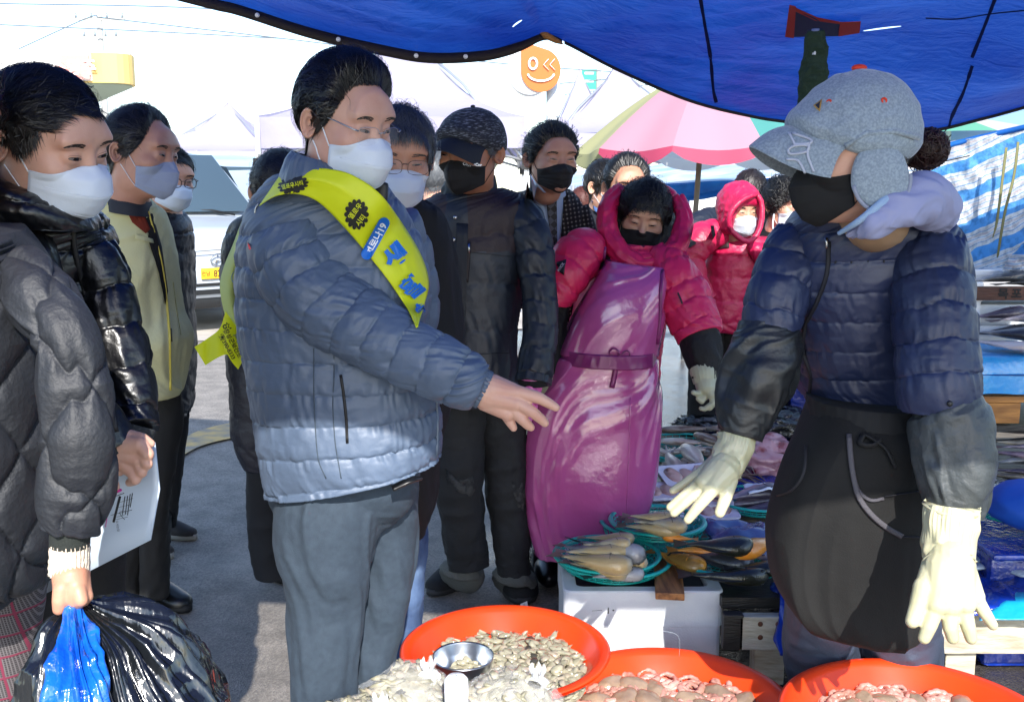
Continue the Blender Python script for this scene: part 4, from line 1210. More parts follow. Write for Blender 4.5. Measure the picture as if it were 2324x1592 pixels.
for nm, sl in (('hem', slice(0, 134)), ('hem', slice(134, 260))):
 e = fe[sl]; wd = .036 if sl.start == 0 else .010
 T_ = np.gradient(e, axis=0); T_ /= np.linalg.norm(T_, axis=1)[:, None]
 dn = np.tile(np.array((0, -.35, -.94)), (len(e), 1)); dn /= np.linalg.norm(dn, axis=1)[:, None]
 taper = np.ones(len(e))
 if sl.start == 0: taper[-26:] = np.linspace(1, .35, 26)
 up = e + np.array((0, -.006, .006)); lo = e + dn * wd * taper[:, None] + np.array((0, -.006, 0))
 MB().grid(np.stack([up, (up + lo) / 2 + (0, -.004, 0), lo])).build('hem', hemm, t, solid=.002)
 if sl.start == 0:
  hl_ = (up + lo) / 2
  for u_ in (372, 584, 762, 944, 1060, 1490 - 1000 - 340):
   j = int(np.argmin(np.abs(((e[:, 0]) / (e[:, 1] * 1.0)) - ray(u_, 60)[0] / ray(u_, 60)[1])))
   c = hl_[j] + (0, -.008, 0)
   MB().tube([c + (.006 * cos(x), 0, .006 * sin(x)) for x in np.linspace(0, 2 * pi, 15)], .0018, 5, cap=False).build('eyelet', mat('eyelet', '#D8DCE0', .3, metal=.5), t)
   MB().sphere(c + (0, -.002, 0), (.0045, .001, .0045), 12, 6).build('eyelet_daylight', mat('eyelet', '', .3), t)  # pale disc painted in for the daylight through the hole
tape = mat('dark mending tape', '#101C50', .9, spec=.1)
for c in ([(1588, -10), (1600, 60), (1612, 130), (1618, 200), (1625, 232)], [(2260, -10), (2235, 55), (2205, 130)], [(2206, 148), (2185, 210), (2160, 262), (2152, 290)], [(2100, 40), (2170, 42), (2250, 30), (2330, 22)]):
 mb = MB(); A = crom(c, 24); T_ = np.gradient(A, axis=0); T_ /= np.linalg.norm(T_, axis=1)[:, None]; nn = np.stack([-T_[:, 1], T_[:, 0]], 1)
 hw = 3.6 if c[0][0] != 2100 else 1.6
 mb.grid(np.stack([onto(tb, A + nn * h * hw * (1 + .3 * vn(A[:, 1:] / 9, 0, 0, 3)), .006, 2.5) for h in (-1, 0, 1)])); mb.build('mending_tape', tape, t)
def flat_on(name, poly, m, off, parent):
 p = onto(tb, poly, off, 2.5); n = len(p)
 return MB().add(np.vstack([p.mean(0), p]), [(0, i + 1, (i + 1) % n + 1) for i in range(n)]).build(name, m, parent, smooth=False, solid=.001)
flat_on('patch', [(1802, 22), (1830, 32), (1865, 42), (1905, 48), (1940, 49), (1938, 68), (1900, 80), (1800, 82)], mat('patch navy', '#10204A', .7), .008, t)
for poly in ([(1791, 8), (1806, 12), (1801, 84), (1781, 81)], [(1906, 48), (1953, 46), (1950, 72), (1902, 80)], [(1803, 14), (1850, 38), (1906, 47), (1906, 52), (1850, 44), (1803, 22)]):
 flat_on('patch_edge', poly, mat('patch red', '#A02614', .7), .011, t)
# the tied corner
MB().tube([P(1225, 70, 3.43), P(1237, 80, 3.43), P(1262, 93, 3.44), P(1276, 100, 3.46)], [.006, .012, .009, .003], 8).build('tie_knot', mat('straw twine', '#A0713C', .9), t)
MB().tube([P(1237, 79, 3.44), P(1238, 60, 3.6) + (0, .3, .25), (P(1237, 60, 3.4)[0], 4.6, 2.9)], .003, 5).build('tie_rope', mat('straw twine', '', .9), t)
# the wrapped post under it
gm = mat('dark green wrap', '#0E2A1C', .8, bump=[(30, .006), (120, .002)])
t = thing('tarpaulin_post', P(1848, 75, 2.36) * (1, 1, 0), 'post wrapped in dark green cloth that props up the blue tarpaulin', 'post')
G = limb([(1850, 70, 2.36, 17), (1849, 105, 2.37, 24), (1845, 160, 2.38, 29), (1842, 215, 2.39, 30), (1850, 300, 2.40, 27), (1880, 600, 2.45, 22), (1900, 1100, 2.55, 20), (1910, 1450, 2.6, 20)], 120, 28, folds(.008, .03, .09, 3, 1.0, .002), k=.5)
mb = MB(); capped(mb, G); mb.build('cloth_wrap', gm, t)
MB().tube([P(1850, 66, 2.36), P(1845, 160, 2.38), P(1850, 300, 2.40), P(1880, 600, 2.45), P(1910, 1440, 2.6) * (1, 1, 0)], .009, 8).build('post', alu, t)
# ------------------------------------------------------------------ the stall: low wooden table
wood = mat('weathered wood', '#7A6E5C', .8, bump=[(30, .003), (160, .0006)], col2='#4A4034', cscale=5, stretch=(1, 6, 6))
wood_p = mat('pale painted wood', '#B5AE9C', .75, bump=[(30, .003)], col2='#8B7E66', cscale=9, cmix=(.42, .75), stretch=(1, 5, 5))
wood_d = mat('dark wet wood', '#2A2622', .5, bump=[(30, .003)], col2='#16130f', cscale=6, stretch=(1, 6, 6))
TZ = 0.25
t = thing('stall_table', (1.4, 3.8, 0), 'low table of weathered planks carrying the fish baskets behind the red basins', 'table')
x0 = P(1645, 1390, 2.78)[0]
for i in range(9):
 y = 2.84 + i * .235
 MB().box((x0 + 1.35 + .02 * sin(i * 3), y + .10, TZ - .018 + .002 * (i % 2)), (2.7, .222, .035), rot=.004 * sin(i * 5)).build('plank', wood if i else wood_d, t, smooth=False)
for (ua, ub, va, vb, m_) in ((1640, 1682, 1388, 1470, wood_d), (1676, 1800, 1392, 1470, wood_p), (2100, 2420, 1378, 1478, wood_p)):
 a, b = P(ua, va, 2.76), P(ub, vb, 2.76)
 MB().box(((a[0] + b[0]) / 2, 2.76, (a[2] + b[2]) / 2), (b[0] - a[0], .035, a[2] - b[2] - .004)).build('apron_board', m_, t, smooth=False, bevel=.003)
for u in (1740, 2170, 2420):
 p = P(u, 1480, 2.80); MB().box((p[0], 2.80, .07), (.09, .06, .14)).build('leg', wood_p, t, smooth=False, bevel=.003)
for u in (1725, 1765, 2195, 2390):
 for v in (1415, 1445):
  MB().sphere(P(u, v, 2.741), (.008, .003, .008), 8, 6).build('bolt', mat('rust', '#5A3420', .8), t)
# styrofoam box
foam = mat('styrofoam', '#DADDE0', .75, bump=[(260, .0007), (14, .0015)], col2='#C9CED4', cscale=7)
def foam_box(name, c, d, label, rz=0, group=None, wall=.03, fill=None, hollow=True):
 t = thing(name, (c[0], c[1], c[2] - d[2] / 2), label, 'box', group)
 R = np.array(Matrix.Rotation(rz, 3, 'Z'))
 x, y, z = d[0] / 2, d[1] / 2, d[2]
 def rr(sx, sy, zz, r=.025, n=4):
  pts = []
  for cx_, cy_, a0 in ((sx - r, -sy + r, -90), (sx - r, sy - r, 0), (-sx + r, sy - r, 90), (-sx + r, -sy + r, 180)):
   for k in range(n + 1):
    a = radians(a0 + 90 * k / n); pts.append((cx_ + r * cos(a), cy_ + r * sin(a), zz))
  return np.array(pts)
 z0 = -d[2] / 2; z1 = d[2] / 2
 rings = [rr(x - .008, y - .008, z0), rr(x, y, z0 + .01), rr(x, y, z0 + z * .55), rr(x + .004, y + .004, z0 + z * .56), rr(x + .004, y + .004, z1 - .004), rr(x, y, z1), rr(x - wall, y - wall, z1), rr(x - wall - .004, y - wall - .004, z1 - .006), rr(x - wall - .004, y - wall - .004, z1 - (.05 if hollow else .007))]
 mb = MB(); mb.grid(np.array(rings) @ R.T + np.array(c), wrap=True, cap=True)
 mb.build('shell', foam, t, bevel=0, smooth=False)
 if fill:
  MB().box((c[0], c[1], c[2] + z1 - .03), (2 * x - 2 * wall - .01, 2 * y - 2 * wall - .01, .02), R=R).build('contents', fill, t, smooth=False)
 return t
a = P(1281, 1340, 2.86); b = P(1640, 1340, 2.86)
BZ = a[2] - .0
fb = foam_box('styrofoam_box', ((a[0] + b[0]) / 2, 2.86 + .19, BZ / 2), (b[0] - a[0], .38, BZ), 'white styrofoam box on the ground holding up the nearest blue-green basket of fish', fill=mat('black lining', '#1b1a1c', .6), wall=.035)
bb = bvh_of(fb.children[0])
pen = mat('pen mark', '#2b2b2e', .7)
ribbon_on(bb, [(1343, 1385), (1366, 1383)], .002, 'pen_mark', pen, fb, .001); ribbon_on(bb, [(1380, 1377), (1380, 1391)], .003, 'pen_mark', pen, fb, .001); ribbon_on(bb, [(1391, 1382), (1392, 1385)], .004, 'pen_mark', pen, fb, .001)
ribbon_on(bb, [(1475, 1428), (1500, 1430), (1530, 1436), (1541, 1450), (1541, 1488)], .0015, 'crack', mat('crack grey', '#9AA0A6', .8), fb, .0006)
c = PZ(1522, 1318, BZ + .02)
tag(MB().box((c[0], c[1] + .05, BZ + .012), (.085, .30, .022), rot=-.12).build('plank_offcut', mat('warm wood', '#A8713F', .6, bump=(30, .002), col2='#6E4424', cscale=8, stretch=(8, 1, 8)), smooth=False, bevel=.003), 'short brown wooden slat lying across the styrofoam box between two baskets', 'wooden slat')
# baskets of plastic netting
teal = mat('teal plastic', '#0FA8A0', .35, spec=.6)
def basket(name, c, r, label, h=.035, nr=44, group='blue-green plastic baskets', tilt=(0, 0)):
 t = thing(name, c, label, 'basket', group)
 th = np.linspace(0, 2 * pi, 65)
 def ring(rr, z): return np.stack([c[0] + rr * np.cos(th), c[1] + rr * np.sin(th), c[2] + z + tilt[0] * rr * np.cos(th) + tilt[1] * rr * np.sin(th)], 1)
 MB().tube(ring(r, h), .0075, 8, cap=False, flat=.7).build('rim', teal, t)
 MB().tube(ring(r * .80, .004), .004, 6, cap=False).build('foot_ring', teal, t)
 mb = MB()
 for i in range(nr):
  a = 2 * pi * i / nr
  pr = [(r * .99, h), (r * .93, h * .45), (r * .80, .006), (r * .45, .003), (r * .08, .003)]
  mb.tube([(c[0] + q * cos(a), c[1] + q * sin(a), c[2] + z + tilt[0] * q * cos(a) + tilt[1] * q * sin(a)) for q, z in pr], .0016, 4, cap=False)
 for q, z in ((.95, .6), (.90, .33), (.72, .08), (.62, .07), (.52, .07), (.42, .07), (.3, .07), (.18, .07)):
  mb.tube(ring(r * q, h * z)[::2], .0016, 4, cap=False)
 mb.build('netting', teal, t)
 return t
def bk(u, v, z, apx, label, Yr=None, **k):
 c = PZ(u, v, z); return basket('plastic_basket', c, apx * mpp(v, c[1]), label, **k), c
bk(1392, 1287, BZ + .004, 127, 'larger lower blue-green basket of the stacked pair on the styrofoam box')
b1, c1 = bk(1376, 1279, BZ + .022, 118, 'upper blue-green basket of grey croakers on the styrofoam box')
bk(1480, 1228, TZ + .005, 116, 'blue-green net basket under the middle plate of dark fish', h=.075)
b2, c2 = bk(1490, 1202, TZ + .075, 105, 'blue-green plate of dark fish behind the two front baskets')
b3, c3 = bk(1650, 1268, TZ + .015, 160, 'wide blue-green basket of yellow fish right of the wooden slat')
b4, c4 = bk(1720, 1150, TZ + .03, 95, 'blue-green basket of purplish fish behind the gloved hand')
b5, c5 = bk(2290, 1165, .40, 92, 'blue-green basket at the right edge beneath the blue bundle')
bk(1560, 1030, TZ + .01, 120, 'blue-green basket of squid beside the purple apron')
# fish
def fish_mesh(L=1.0, H=.25, Wd=.14, bend=0.0, seed=0, tail=.16, kind='croaker'):
 mb = MB(); n = 30; m = 18
 s = np.linspace(0, 1, n)
 top = H * .5 * np.sin(pi * np.clip(s, 0, 1) ** .62) ** .85 * (1 - .45 * s) * 1.25
 top = np.maximum(top, .035 * (1 - s * 0) * (s > .8) + .002)
 wd = Wd * .5 * np.sin(pi * s ** .55) ** .8 * (1 - .5 * s) * 1.3 + .006
 y0 = bend * np.sin(pi * s * .9) * .5
 th = np.arange(m) * 2 * pi / m
 G = np.stack([np.stack([0 * th + s[i] * L * (1 - tail), y0[i] + top[i] * np.sin(th) * np.where(np.sin(th) < 0, .9, 1), wd[i] * np.cos(th)], 1) for i in range(n)])
 G[..., 2] += .006 * vn(G[..., 0] * 9, G[..., 1] * 14, seed) * (H / .25)
 mb.grid(G, wrap=True, cap=True)
 e = L * (1 - tail) * .985
 yb = y0[-1]
 for sg in (1, -1):
  tl = np.array([(e - .03, yb + sg * .012, .004), (e + tail * .5, yb + sg * .085, .0), (L, yb + sg * .125, 0), (L * .985, yb, 0), (e, yb, .0)])
  mb.add(tl, [(0, 1, 2, 3, 4)], 1); mb.add(tl + (0, 0, -.006), [(4, 3, 2, 1, 0)], 1)
 for x0_, x1_, sg, hh in ((.30, .78, 1, .055), (.58, .76, -1, .05)):
  xs_ = np.linspace(x0_, x1_, 7) * (1 - tail) * L
  yb_ = np.interp(xs_ / (L * (1 - tail)), s, y0 + sg * top * .92)
  mb.grid(np.stack([np.stack([xs_, yb_, 0 * xs_], 1), np.stack([xs_ + .04, yb_ + sg * hh * np.sin(np.linspace(.4, pi - .1, 7)), 0 * xs_], 1)]), mi=1)
 ex = .10; k = int(ex * n)
 for sg in (1, -1):
  mb.sphere((ex * L * (1 - tail), y0[k] + .03, sg * wd[k] * .84), (.022, .022, .012), 10, 6, mi=2)
  mb.tube([(.235, y0[6] + top[6] * .7, sg * wd[6] * .72), (.265, y0[6], sg * wd[6] * 1.05), (.225, y0[6] - top[6] * .65, sg * wd[6] * .70)], .006, 5, mi=1)
 mb.tube([(.0, .0, .0), (.03, -.012, .022), (.06, -.03, .026)], .006, 5, mi=2)
 return mb.mesh('fish')
def fmat(name, back, side, belly, rough=.28):
 """dark back, bright side, pale belly: by where the skin is on the fish"""
 m = bpy.data.materials.new(name); m.use_nodes = True
 N, L = m.node_tree.nodes, m.node_tree.links; b = N['Principled BSDF']
 tc = N.new('ShaderNodeTexCoord'); sp = N.new('ShaderNodeSeparateXYZ'); L.new(tc.outputs['Object'], sp.inputs[0])
 nz = N.new('ShaderNodeTexNoise'); nz.inputs['Scale'].default_value = 9; nz.inputs['Detail'].default_value = 5; L.new(tc.outputs['Object'], nz.inputs['Vector'])
 ma = N.new('ShaderNodeMath'); ma.operation = 'MULTIPLY_ADD'; ma.inputs[1].default_value = .20; ma.inputs[2].default_value = -.10; L.new(nz.outputs['Fac'], ma.inputs[0])
 ad = N.new('ShaderNodeMath'); ad.operation = 'ADD'; L.new(sp.outputs[1], ad.inputs[0]); L.new(ma.outputs[0], ad.inputs[1])
 mr = N.new('ShaderNodeMapRange'); mr.inputs[1].default_value = -.14; mr.inputs[2].default_value = .14; L.new(ad.outputs[0], mr.inputs[0])
 r = N.new('ShaderNodeValToRGB'); r.color_ramp.elements[0].color = lin(belly); r.color_ramp.elements[0].position = .15; r.color_ramp.elements[1].color = lin(back); r.color_ramp.elements[1].position = .80
 e = r.color_ramp.elements.new(.48); e.color = lin(side); L.new(mr.outputs[0], r.inputs[0]); L.new(r.outputs[0], b.inputs['Base Color'])
 b.inputs['Roughness'].default_value = rough; b.inputs['Specular IOR Level'].default_value = .7
 vo = N.new('ShaderNodeTexVoronoi'); vo.inputs['Scale'].default_value = 46; L.new(tc.outputs['Object'], vo.inputs['Vector'])
 bp = N.new('ShaderNodeBump'); bp.inputs['Distance'].default_value = .0012; bp.inputs['Strength'].default_value = .6; L.new(vo.outputs['Distance'], bp.inputs['Height']); L.new(bp.outputs[0], b.inputs['Normal'])
 return m
eye = mat('fish eye', '#0c0c0e', .1)
FM = {'silver': [fmat('silver croaker skin', '#4E4A3E', '#A29C88', '#B59F70'), mat('grey fin', '#6E6656', .4), eye],
      'dark': [fmat('dark fish skin', '#303338', '#74787C', '#A5A6A8'), mat('dark fin', '#2E2E30', .4), eye],
      'yellow': [fmat('yellow croaker skin', '#8A6A2C', '#D8983A', '#E8902E'), mat('yellow fin', '#B87A2C', .4), eye],
      'green': [fmat('greenling skin', '#26281E', '#4A4A34', '#7A6A48'), mat('dark fin', '', .4), eye],
      'purple': [fmat('purplish fish skin', '#3A3440', '#6E6474', '#A8929C'), mat('purple fin', '#4A3E4C', .4), eye],
      'pale': [fmat('pale flat fish skin', '#7A7274', '#D0BEB8', '#E8D8D0'), mat('pale fin', '#8A7A78', .4), eye],
      'blade': [fmat('hairtail skin', '#5A6A7C', '#93A5B8', '#B8C4D0', .15), mat('blade fin', '#7A8A9C', .3), eye]}
shapes = [fish_mesh(1, .30, .18, b, i) for i, b in enumerate((-.08, .0, .10, .18))] + [fish_mesh(1, .40, .10, .03, 9), fish_mesh(1, .16, .14, .15, 11)]
FCACHE = {}
def fish(tail, head, z, kind, shp=1, label='', group=None, zt=None, fat=1.0, roll=0, name='fish', flip=1, cat='fish'):
 """a fish lying from its head to its tail, both given where they are seen"""
 a = PZ(head[0], head[1], z); b = PZ(tail[0], tail[1], zt if zt is not None else z)
 key = (shp, kind)
 if key not in FCACHE:
  me = shapes[shp].copy()
  for m_ in FM[kind]: me.materials.append(m_)
  FCACHE[key] = me
 o = bpy.data.objects.new(name, FCACHE[key]); COL.objects.link(o)
 d = Vector(b - a); L_ = d.length
 X = d.normalized(); Z = Vector((0, 0, 1)); Y_ = Z.cross(X).normalized(); Z = X.cross(Y_)
 R = Matrix((X, Y_ * flip, Z * flip)).transposed()
 R = R @ Matrix.Rotation(radians(roll), 3, 'X')
 o.matrix_world = Matrix.Translation(Vector(a)) @ (R @ Matrix.Diagonal((L_, L_ * fat, L_ * fat))).to_4x4()
 return tag(o, label, cat, group)
G1 = 'fish on the front left basket'
z = BZ + .06
for i, (tl, hd, kd, sh, dz, rl, lb) in enumerate([
 ((1290, 1222), (1462, 1262), 'dark', 2, .045, 20, 'dark croaker at the back of the front left basket, its head at the right rim'),
 ((1301, 1236), (1432, 1233), 'silver', 3, .075, 10, 'silver croaker on top of the heap in the front left basket'),
 ((1258, 1250), (1428, 1252), 'silver', 1, .050, 0, 'gold-bellied croaker across the middle of the front left basket'),
 ((1262, 1234), (1385, 1262), 'dark', 1, .02, 0, 'dark croaker under the heap at the left of the front left basket'),
 ((1248, 1256), (1436, 1285), 'silver', 0, .028, 0, 'long silver croaker, tail over the left rim of the front left basket'),
 ((1320, 1309), (1462, 1300), 'dark', 1, -.012, 0, 'small dark grey fish at the front rim of the front left basket'),
 ((1272, 1272), (1425, 1302), 'silver', 1, .0, 0, 'pale croaker at the lower left of the front left basket'),
 ((1330, 1262), (1470, 1278), 'silver', 2, .012, 0, 'gold-tinged croaker with its head at the right rim of the front left basket'),
 ((1310, 1218), (1440, 1222), 'silver', 0, .05, 0, 'thin silvery croaker at the far side of the front left basket')]):
 fish(tl, hd, z + dz, kd, sh, lb, G1, fat=1.05, roll=rl + 8, flip=-1, zt=z + dz * .8)
G2 = 'fish on the middle plate'
z = TZ + .10
for tl, hd, kd, sh, dz, lb in [((1398, 1190), (1545, 1204), 'silver', 1, .035, 'silver-sided fish at the front of the middle plate'),
 ((1405, 1204), (1548, 1214), 'dark', 1, .0, 'near-black fish at the front rim of the middle plate'),
 ((1410, 1168), (1540, 1176), 'silver', 0, .065, 'gold and silver fish on top of the middle plate'),
 ((1400, 1176), (1552, 1188), 'dark', 2, .045, 'dark fish under the gold one on the middle plate'),
 ((1415, 1182), (1560, 1196), 'silver', 3, .055, 'bright silver fish lying across the middle plate')]:
 fish(tl, hd, z + dz, kd, sh, lb, G2, fat=1.1, flip=-1, zt=z + dz)
G3 = 'fish in the wide front basket'
z = TZ + .045
for tl, hd, kd, sh, dz, fl, lb in [((1471, 1246), (1600, 1289), 'yellow', 1, .01, 1, 'orange fish at the left rim of the wide front basket'),
 ((1512, 1246), (1660, 1250), 'yellow', 1, .035, -1, 'long orange fish in the middle of the wide front basket'),
 ((1585, 1222), (1502, 1216), 'yellow', 0, .07, 1, 'orange-cheeked fish whose head points left above the wide basket'),
 ((1527, 1230), (1712, 1238), 'green', 2, .075, 1, 'mottled dark greenling on top of the wide basket'),
 ((1520, 1250), (1712, 1278), 'dark', 1, .022, 1, 'broad grey fish across the middle of the wide basket'),
 ((1535, 1298), (1745, 1305), 'green', 5, .005, 1, 'dark slender greenling along the front rim of the wide basket'),
 ((1640, 1284), (1790, 1290), 'green', 1, .02, 1, 'dark fish at the right of the wide basket'),
 ((1765, 1210), (1668, 1255), 'yellow', 0, .06, 1, 'small orange fish standing at the right of the wide basket'),
 ((1690, 1262), (1800, 1270), 'dark', 4, .04, 1, 'silvery dark fish beside the apron in the wide basket')]:
 fish(tl, hd, z + dz, kd, sh, lb, G3, fat=1.15, flip=fl, zt=z + dz)
G4 = 'purplish fish behind the gloved hand'
for i, (tl, hd, dz, lb) in enumerate([((1625, 1150), (1790, 1122), .06, 'purplish fish nearest the glove thumb'), ((1640, 1120), (1800, 1100), .08, 'purplish fish at the back of its basket'), ((1650, 1160), (1800, 1148), .05, 'dark purplish fish at the front of its basket'), ((1630, 1135), (1770, 1110), .09, 'thin purplish fish on top of its basket')]):
 fish(tl, hd, TZ + dz, 'purple', (1, 5, 1, 0)[i], lb, G4, fat=1.0)
# squid
sqm = mat('squid skin', '#9A8A7C', .3, bump=(30, .004), col2='#5E4438', cscale=11, spec=.7)
sqp = mat('squid flesh', '#C2B6AC', .3, bump=(30, .004), col2='#8A5A4C', cscale=9, cmix=(.45, .75), spec=.7)
def squid(a, b, z, i, label):
 A, B = PZ(*a, z), PZ(*b, z + .005)
 t = thing('squid', A, label, 'squid', 'squid heaped beside the purple apron')
 n = 14; s = np.linspace(0, 1, n)[:, None]; c = A * (1 - s) + B * s
 L_ = np.linalg.norm(B - A)
 r = L_ * .13 * np.sin(pi * (.08 + .80 * s[:, 0]) ** .7) + .003
 MB().tube(c, r, 12, flat=.6).build('mantle', (sqm, sqp)[i % 2], t)
 d = (B - A) / L_; pr = np.array((-d[1], d[0], 0))
 for k in range(6):
  sg = (k - 2.5) / 2.5
  MB().tube([B, B + d * .05 + pr * sg * .03, B + d * .10 + pr * sg * .05 + (0, 0, .008 * sin(k * 4)), B + d * .14 + pr * sg * .045 + (0, 0, -.008)], [.008, .006, .004, .0015], 6).build('tentacle', (sqm, sqp)[i % 2], t)
 f = np.array([A - d * .0, A + d * .09 + pr * L_ * .22, A + d * .12, A + d * .09 - pr * L_ * .22])
 MB().add(f + (0, 0, .006), [(0, 1, 2, 3)]).build('fin', (sqm, sqp)[i % 2], t, solid=.006)
r_ = np.random.default_rng(4)
pos = ['at the back of the heap', 'second from the back', 'lying crosswise at the top', 'beside the purple apron', 'in the middle of the heap', 'under the pale one', 'at the front left of the heap', 'next to the white tray', 'at the right of the heap', 'behind the glove cuff']
sq = [((1495, 975), (1600, 972)), ((1500, 1000), (1590, 1004)), ((1580, 985), (1650, 1010)), ((1488, 1030), (1560, 1022)), ((1600, 1022), (1655, 1052)), ((1555, 1012), (1590, 1052)), ((1490, 1062), (1540, 1050)), ((1540, 1068), (1515, 1030)), ((1590, 1060), (1655, 1075)), ((1610, 990), (1680, 985))]
for i, (a, b) in enumerate(sq):
 squid(a, b, TZ + .04 + .05 * (i in (0, 1, 2, 5, 7)) + .02 * (i % 3), i, ('grey brown' if i % 2 == 0 else 'pale pink') + ' squid ' + pos[i])
# white trays of fillets
tm_ = mat('tray foam', '#D6D2E2', .5)
fl_ = mat('fillet', '#C4A096', .28, bump=(18, .004), col2='#7A3A30', cscale=14, cmix=(.5, .68), spec=.7)
for i, (u, v, z, rz, lb) in enumerate([(1560, 1084, .36, .25, 'upper white tray of reddish fillets leaning toward the glove'), (1515, 1120, .335, .15, 'middle white tray of pale fillets beside the purple apron'), (1500, 1138, .30, .1, 'lowest white tray of fillets beside the purple apron'), (1590, 1135, .31, -.1, 'white tray of fillets half hidden under the gloved fingers'), (1600, 1165, .29, .05, 'clear-wrapped tray of fish beside the teal plate')]):
 c = PZ(u, v, z); t = thing('food_tray', c, lb, 'tray', 'white trays of fillets')
 R = Matrix.Rotation(rz, 3, 'Z') @ Matrix.Rotation(radians(14 if i == 0 else 5), 3, 'X')
 mb = MB(); pl_ = np.array(rbox(-.11, .11, -.075, .075, .02, 4))
 rg = [(1.0, 0.016), (1.04, .018), (.98, .012), (.86, 0), (.86, -.004), (1.04, .012)]
 mb.grid(np.stack([np.c_[pl_ * s_, 0 * pl_[:, :1] + zz] for s_, zz in rg]) @ np.array(R).T + c, wrap=True, cap=True); mb.build('tray', tm_, t)
 for k in range(3):
  o = MB().sphere(c + np.array(R) @ np.array((-.06 + .06 * k, .005 * (-1) ** k, .014)), (.034, .058, .012), 14, 8, R=R, f=lambda D: 1 + .15 * vn(D[..., 0] * 3, D[..., 1] * 3, k)); o.build('fillet', fl_, t)
# monkfish lump, paper, blue sheets, bags
mk = mat('monkfish flesh', '#B98A92', .22, bump=(22, .006), col2='#7A1E26', cscale=16, cmix=(.50, .66), spec=.8)
c = PZ(1735, 1075, TZ)
o = MB().sphere(c + (0, .06, .06), (.16, .17, .09), 60, 36, f=lambda D: 1 + .16 * fbm(D[..., 0] * 3, D[..., 1] * 3, D[..., 2] * 3, 4)).build('monkfish', mk)
tag(o, 'raw pink and red monkfish flesh beside the black apron', 'fish')
c = PZ(1738, 1100, TZ + .12)
mb = MB(); uu, vv = np.meshgrid(np.linspace(-1, 1, 20), np.linspace(-1, 1, 14))
mb.grid(np.stack([c[0] + .075 * uu, c[1] + .05 * vv, c[2] + .012 * vn(uu * 2.5, vv * 2.5, 3) - .02 * np.abs(uu) + .0 * uu], -1)); tag(mb.build('paper_sheet', mat('white paper', '#D9E0EC', .7), solid=.001), 'crumpled white paper lying on the pink monkfish', 'paper')
bsm = mat('blue plastic sheet', '#1038A8', .25, bump=[(12, .012), (60, .003)], col2='#0A2470', cscale=7, spec=.8)
def crumple(name, poly_u, poly_v, z, m, label, cat, amp=.02, seed=0, n=40, zf=None):
 """a sheet of plastic lying over goods; poly: left, right, back, front in the picture"""
 U, V_ = np.meshgrid(np.linspace(*poly_u, n), np.linspace(*poly_v, n))
 p = PZ(U, V_, z)
 a, b = np.meshgrid(np.linspace(0, 1, n), np.linspace(0, 1, n))
 e = np.minimum(np.minimum(a, 1 - a), np.minimum(b, 1 - b)) * 4
 p[..., 2] += amp * (vn(p[..., 0] * 9, p[..., 1] * 9, 0, seed) + .6 * (1 - 2 * np.abs(vn(p[..., 0] * 16, p[..., 1] * 12, 1, seed)))) + (zf(a, b) if zf else 0) - .03 * (1 - np.clip(e, 0, 1))
 p[..., 0] += .02 * vn(b * 6, 0, seed) * (1 - np.clip(e, 0, 1))
 return tag(MB().grid(p).build(name, m, solid=.001), label, cat)
crumple('plastic_sheet', (1560, 1830), (945, 1200), TZ + .008, bsm, 'shiny blue plastic sheet spread under the squid and monkfish', 'plastic sheet', .008)
crumple('plastic_bag', (1610, 1775), (1178, 1240), TZ + .08, mat('violet plastic', '#4A4A8C', .18, bump=(40, .004), alpha=.75, spec=.9, col2='#6E86B0', cscale=9), 'translucent bluish plastic bag behind the wide basket of yellow fish', 'bag', .03, 4)
crumple('plastic_sheet', (1760, 1800), (1300, 1385), TZ + .03, bsm, 'blue plastic sheet hanging over the table edge left of the black apron', 'plastic sheet', .01, 2, zf=lambda a, b: -.10 * b ** 2)
bk_m = mat('black plastic bag', '#0B0B0D', .18, bump=[(22, .01), (80, .002)], spec=.9)
c = PZ(1750, 985, TZ)
tag(MB().sphere(c + (0, 0, .05), (.22, .16, .10), 60, 30, f=lambda D: 1 + .14 * fbm(D[..., 0] * 4, D[..., 1] * 8, D[..., 2] * 8, 8)).build('plastic_bag', bk_m), 'glossy black plastic bag on the table behind the dark sleeve', 'bag')
c = P(1600, 962, 4.9); tag(MB().sphere((c[0], 4.9, TZ + .03), (.16, .12, .06), 50, 26, f=lambda D: 1 + .2 * fbm(D[..., 0] * 3, D[..., 1] * 9, D[..., 2] * 9, 8)).build('plastic_bag', bk_m), 'black plastic bag behind the squid, farther from the camera', 'bag')
c = P(1800, 905, 5.2)
cb_ = tag(MB().box((c[0] - .02, 5.2, .78), (.12, .3, .10)).build('cardboard_box', mat('cardboard', '#8A5A30', .8), smooth=False, bevel=.004), 'brown cardboard box edge seen between dark sleeve and blue jacket', 'box')
t = thing('side_table', (c[0], 5.2, 0), 'table draped in blue plastic seen past the blue jacket', 'table')
MB().box((c[0] + .10, 5.25, .36), (.34, .5, .72)).build('drape', bsm, t, smooth=False)
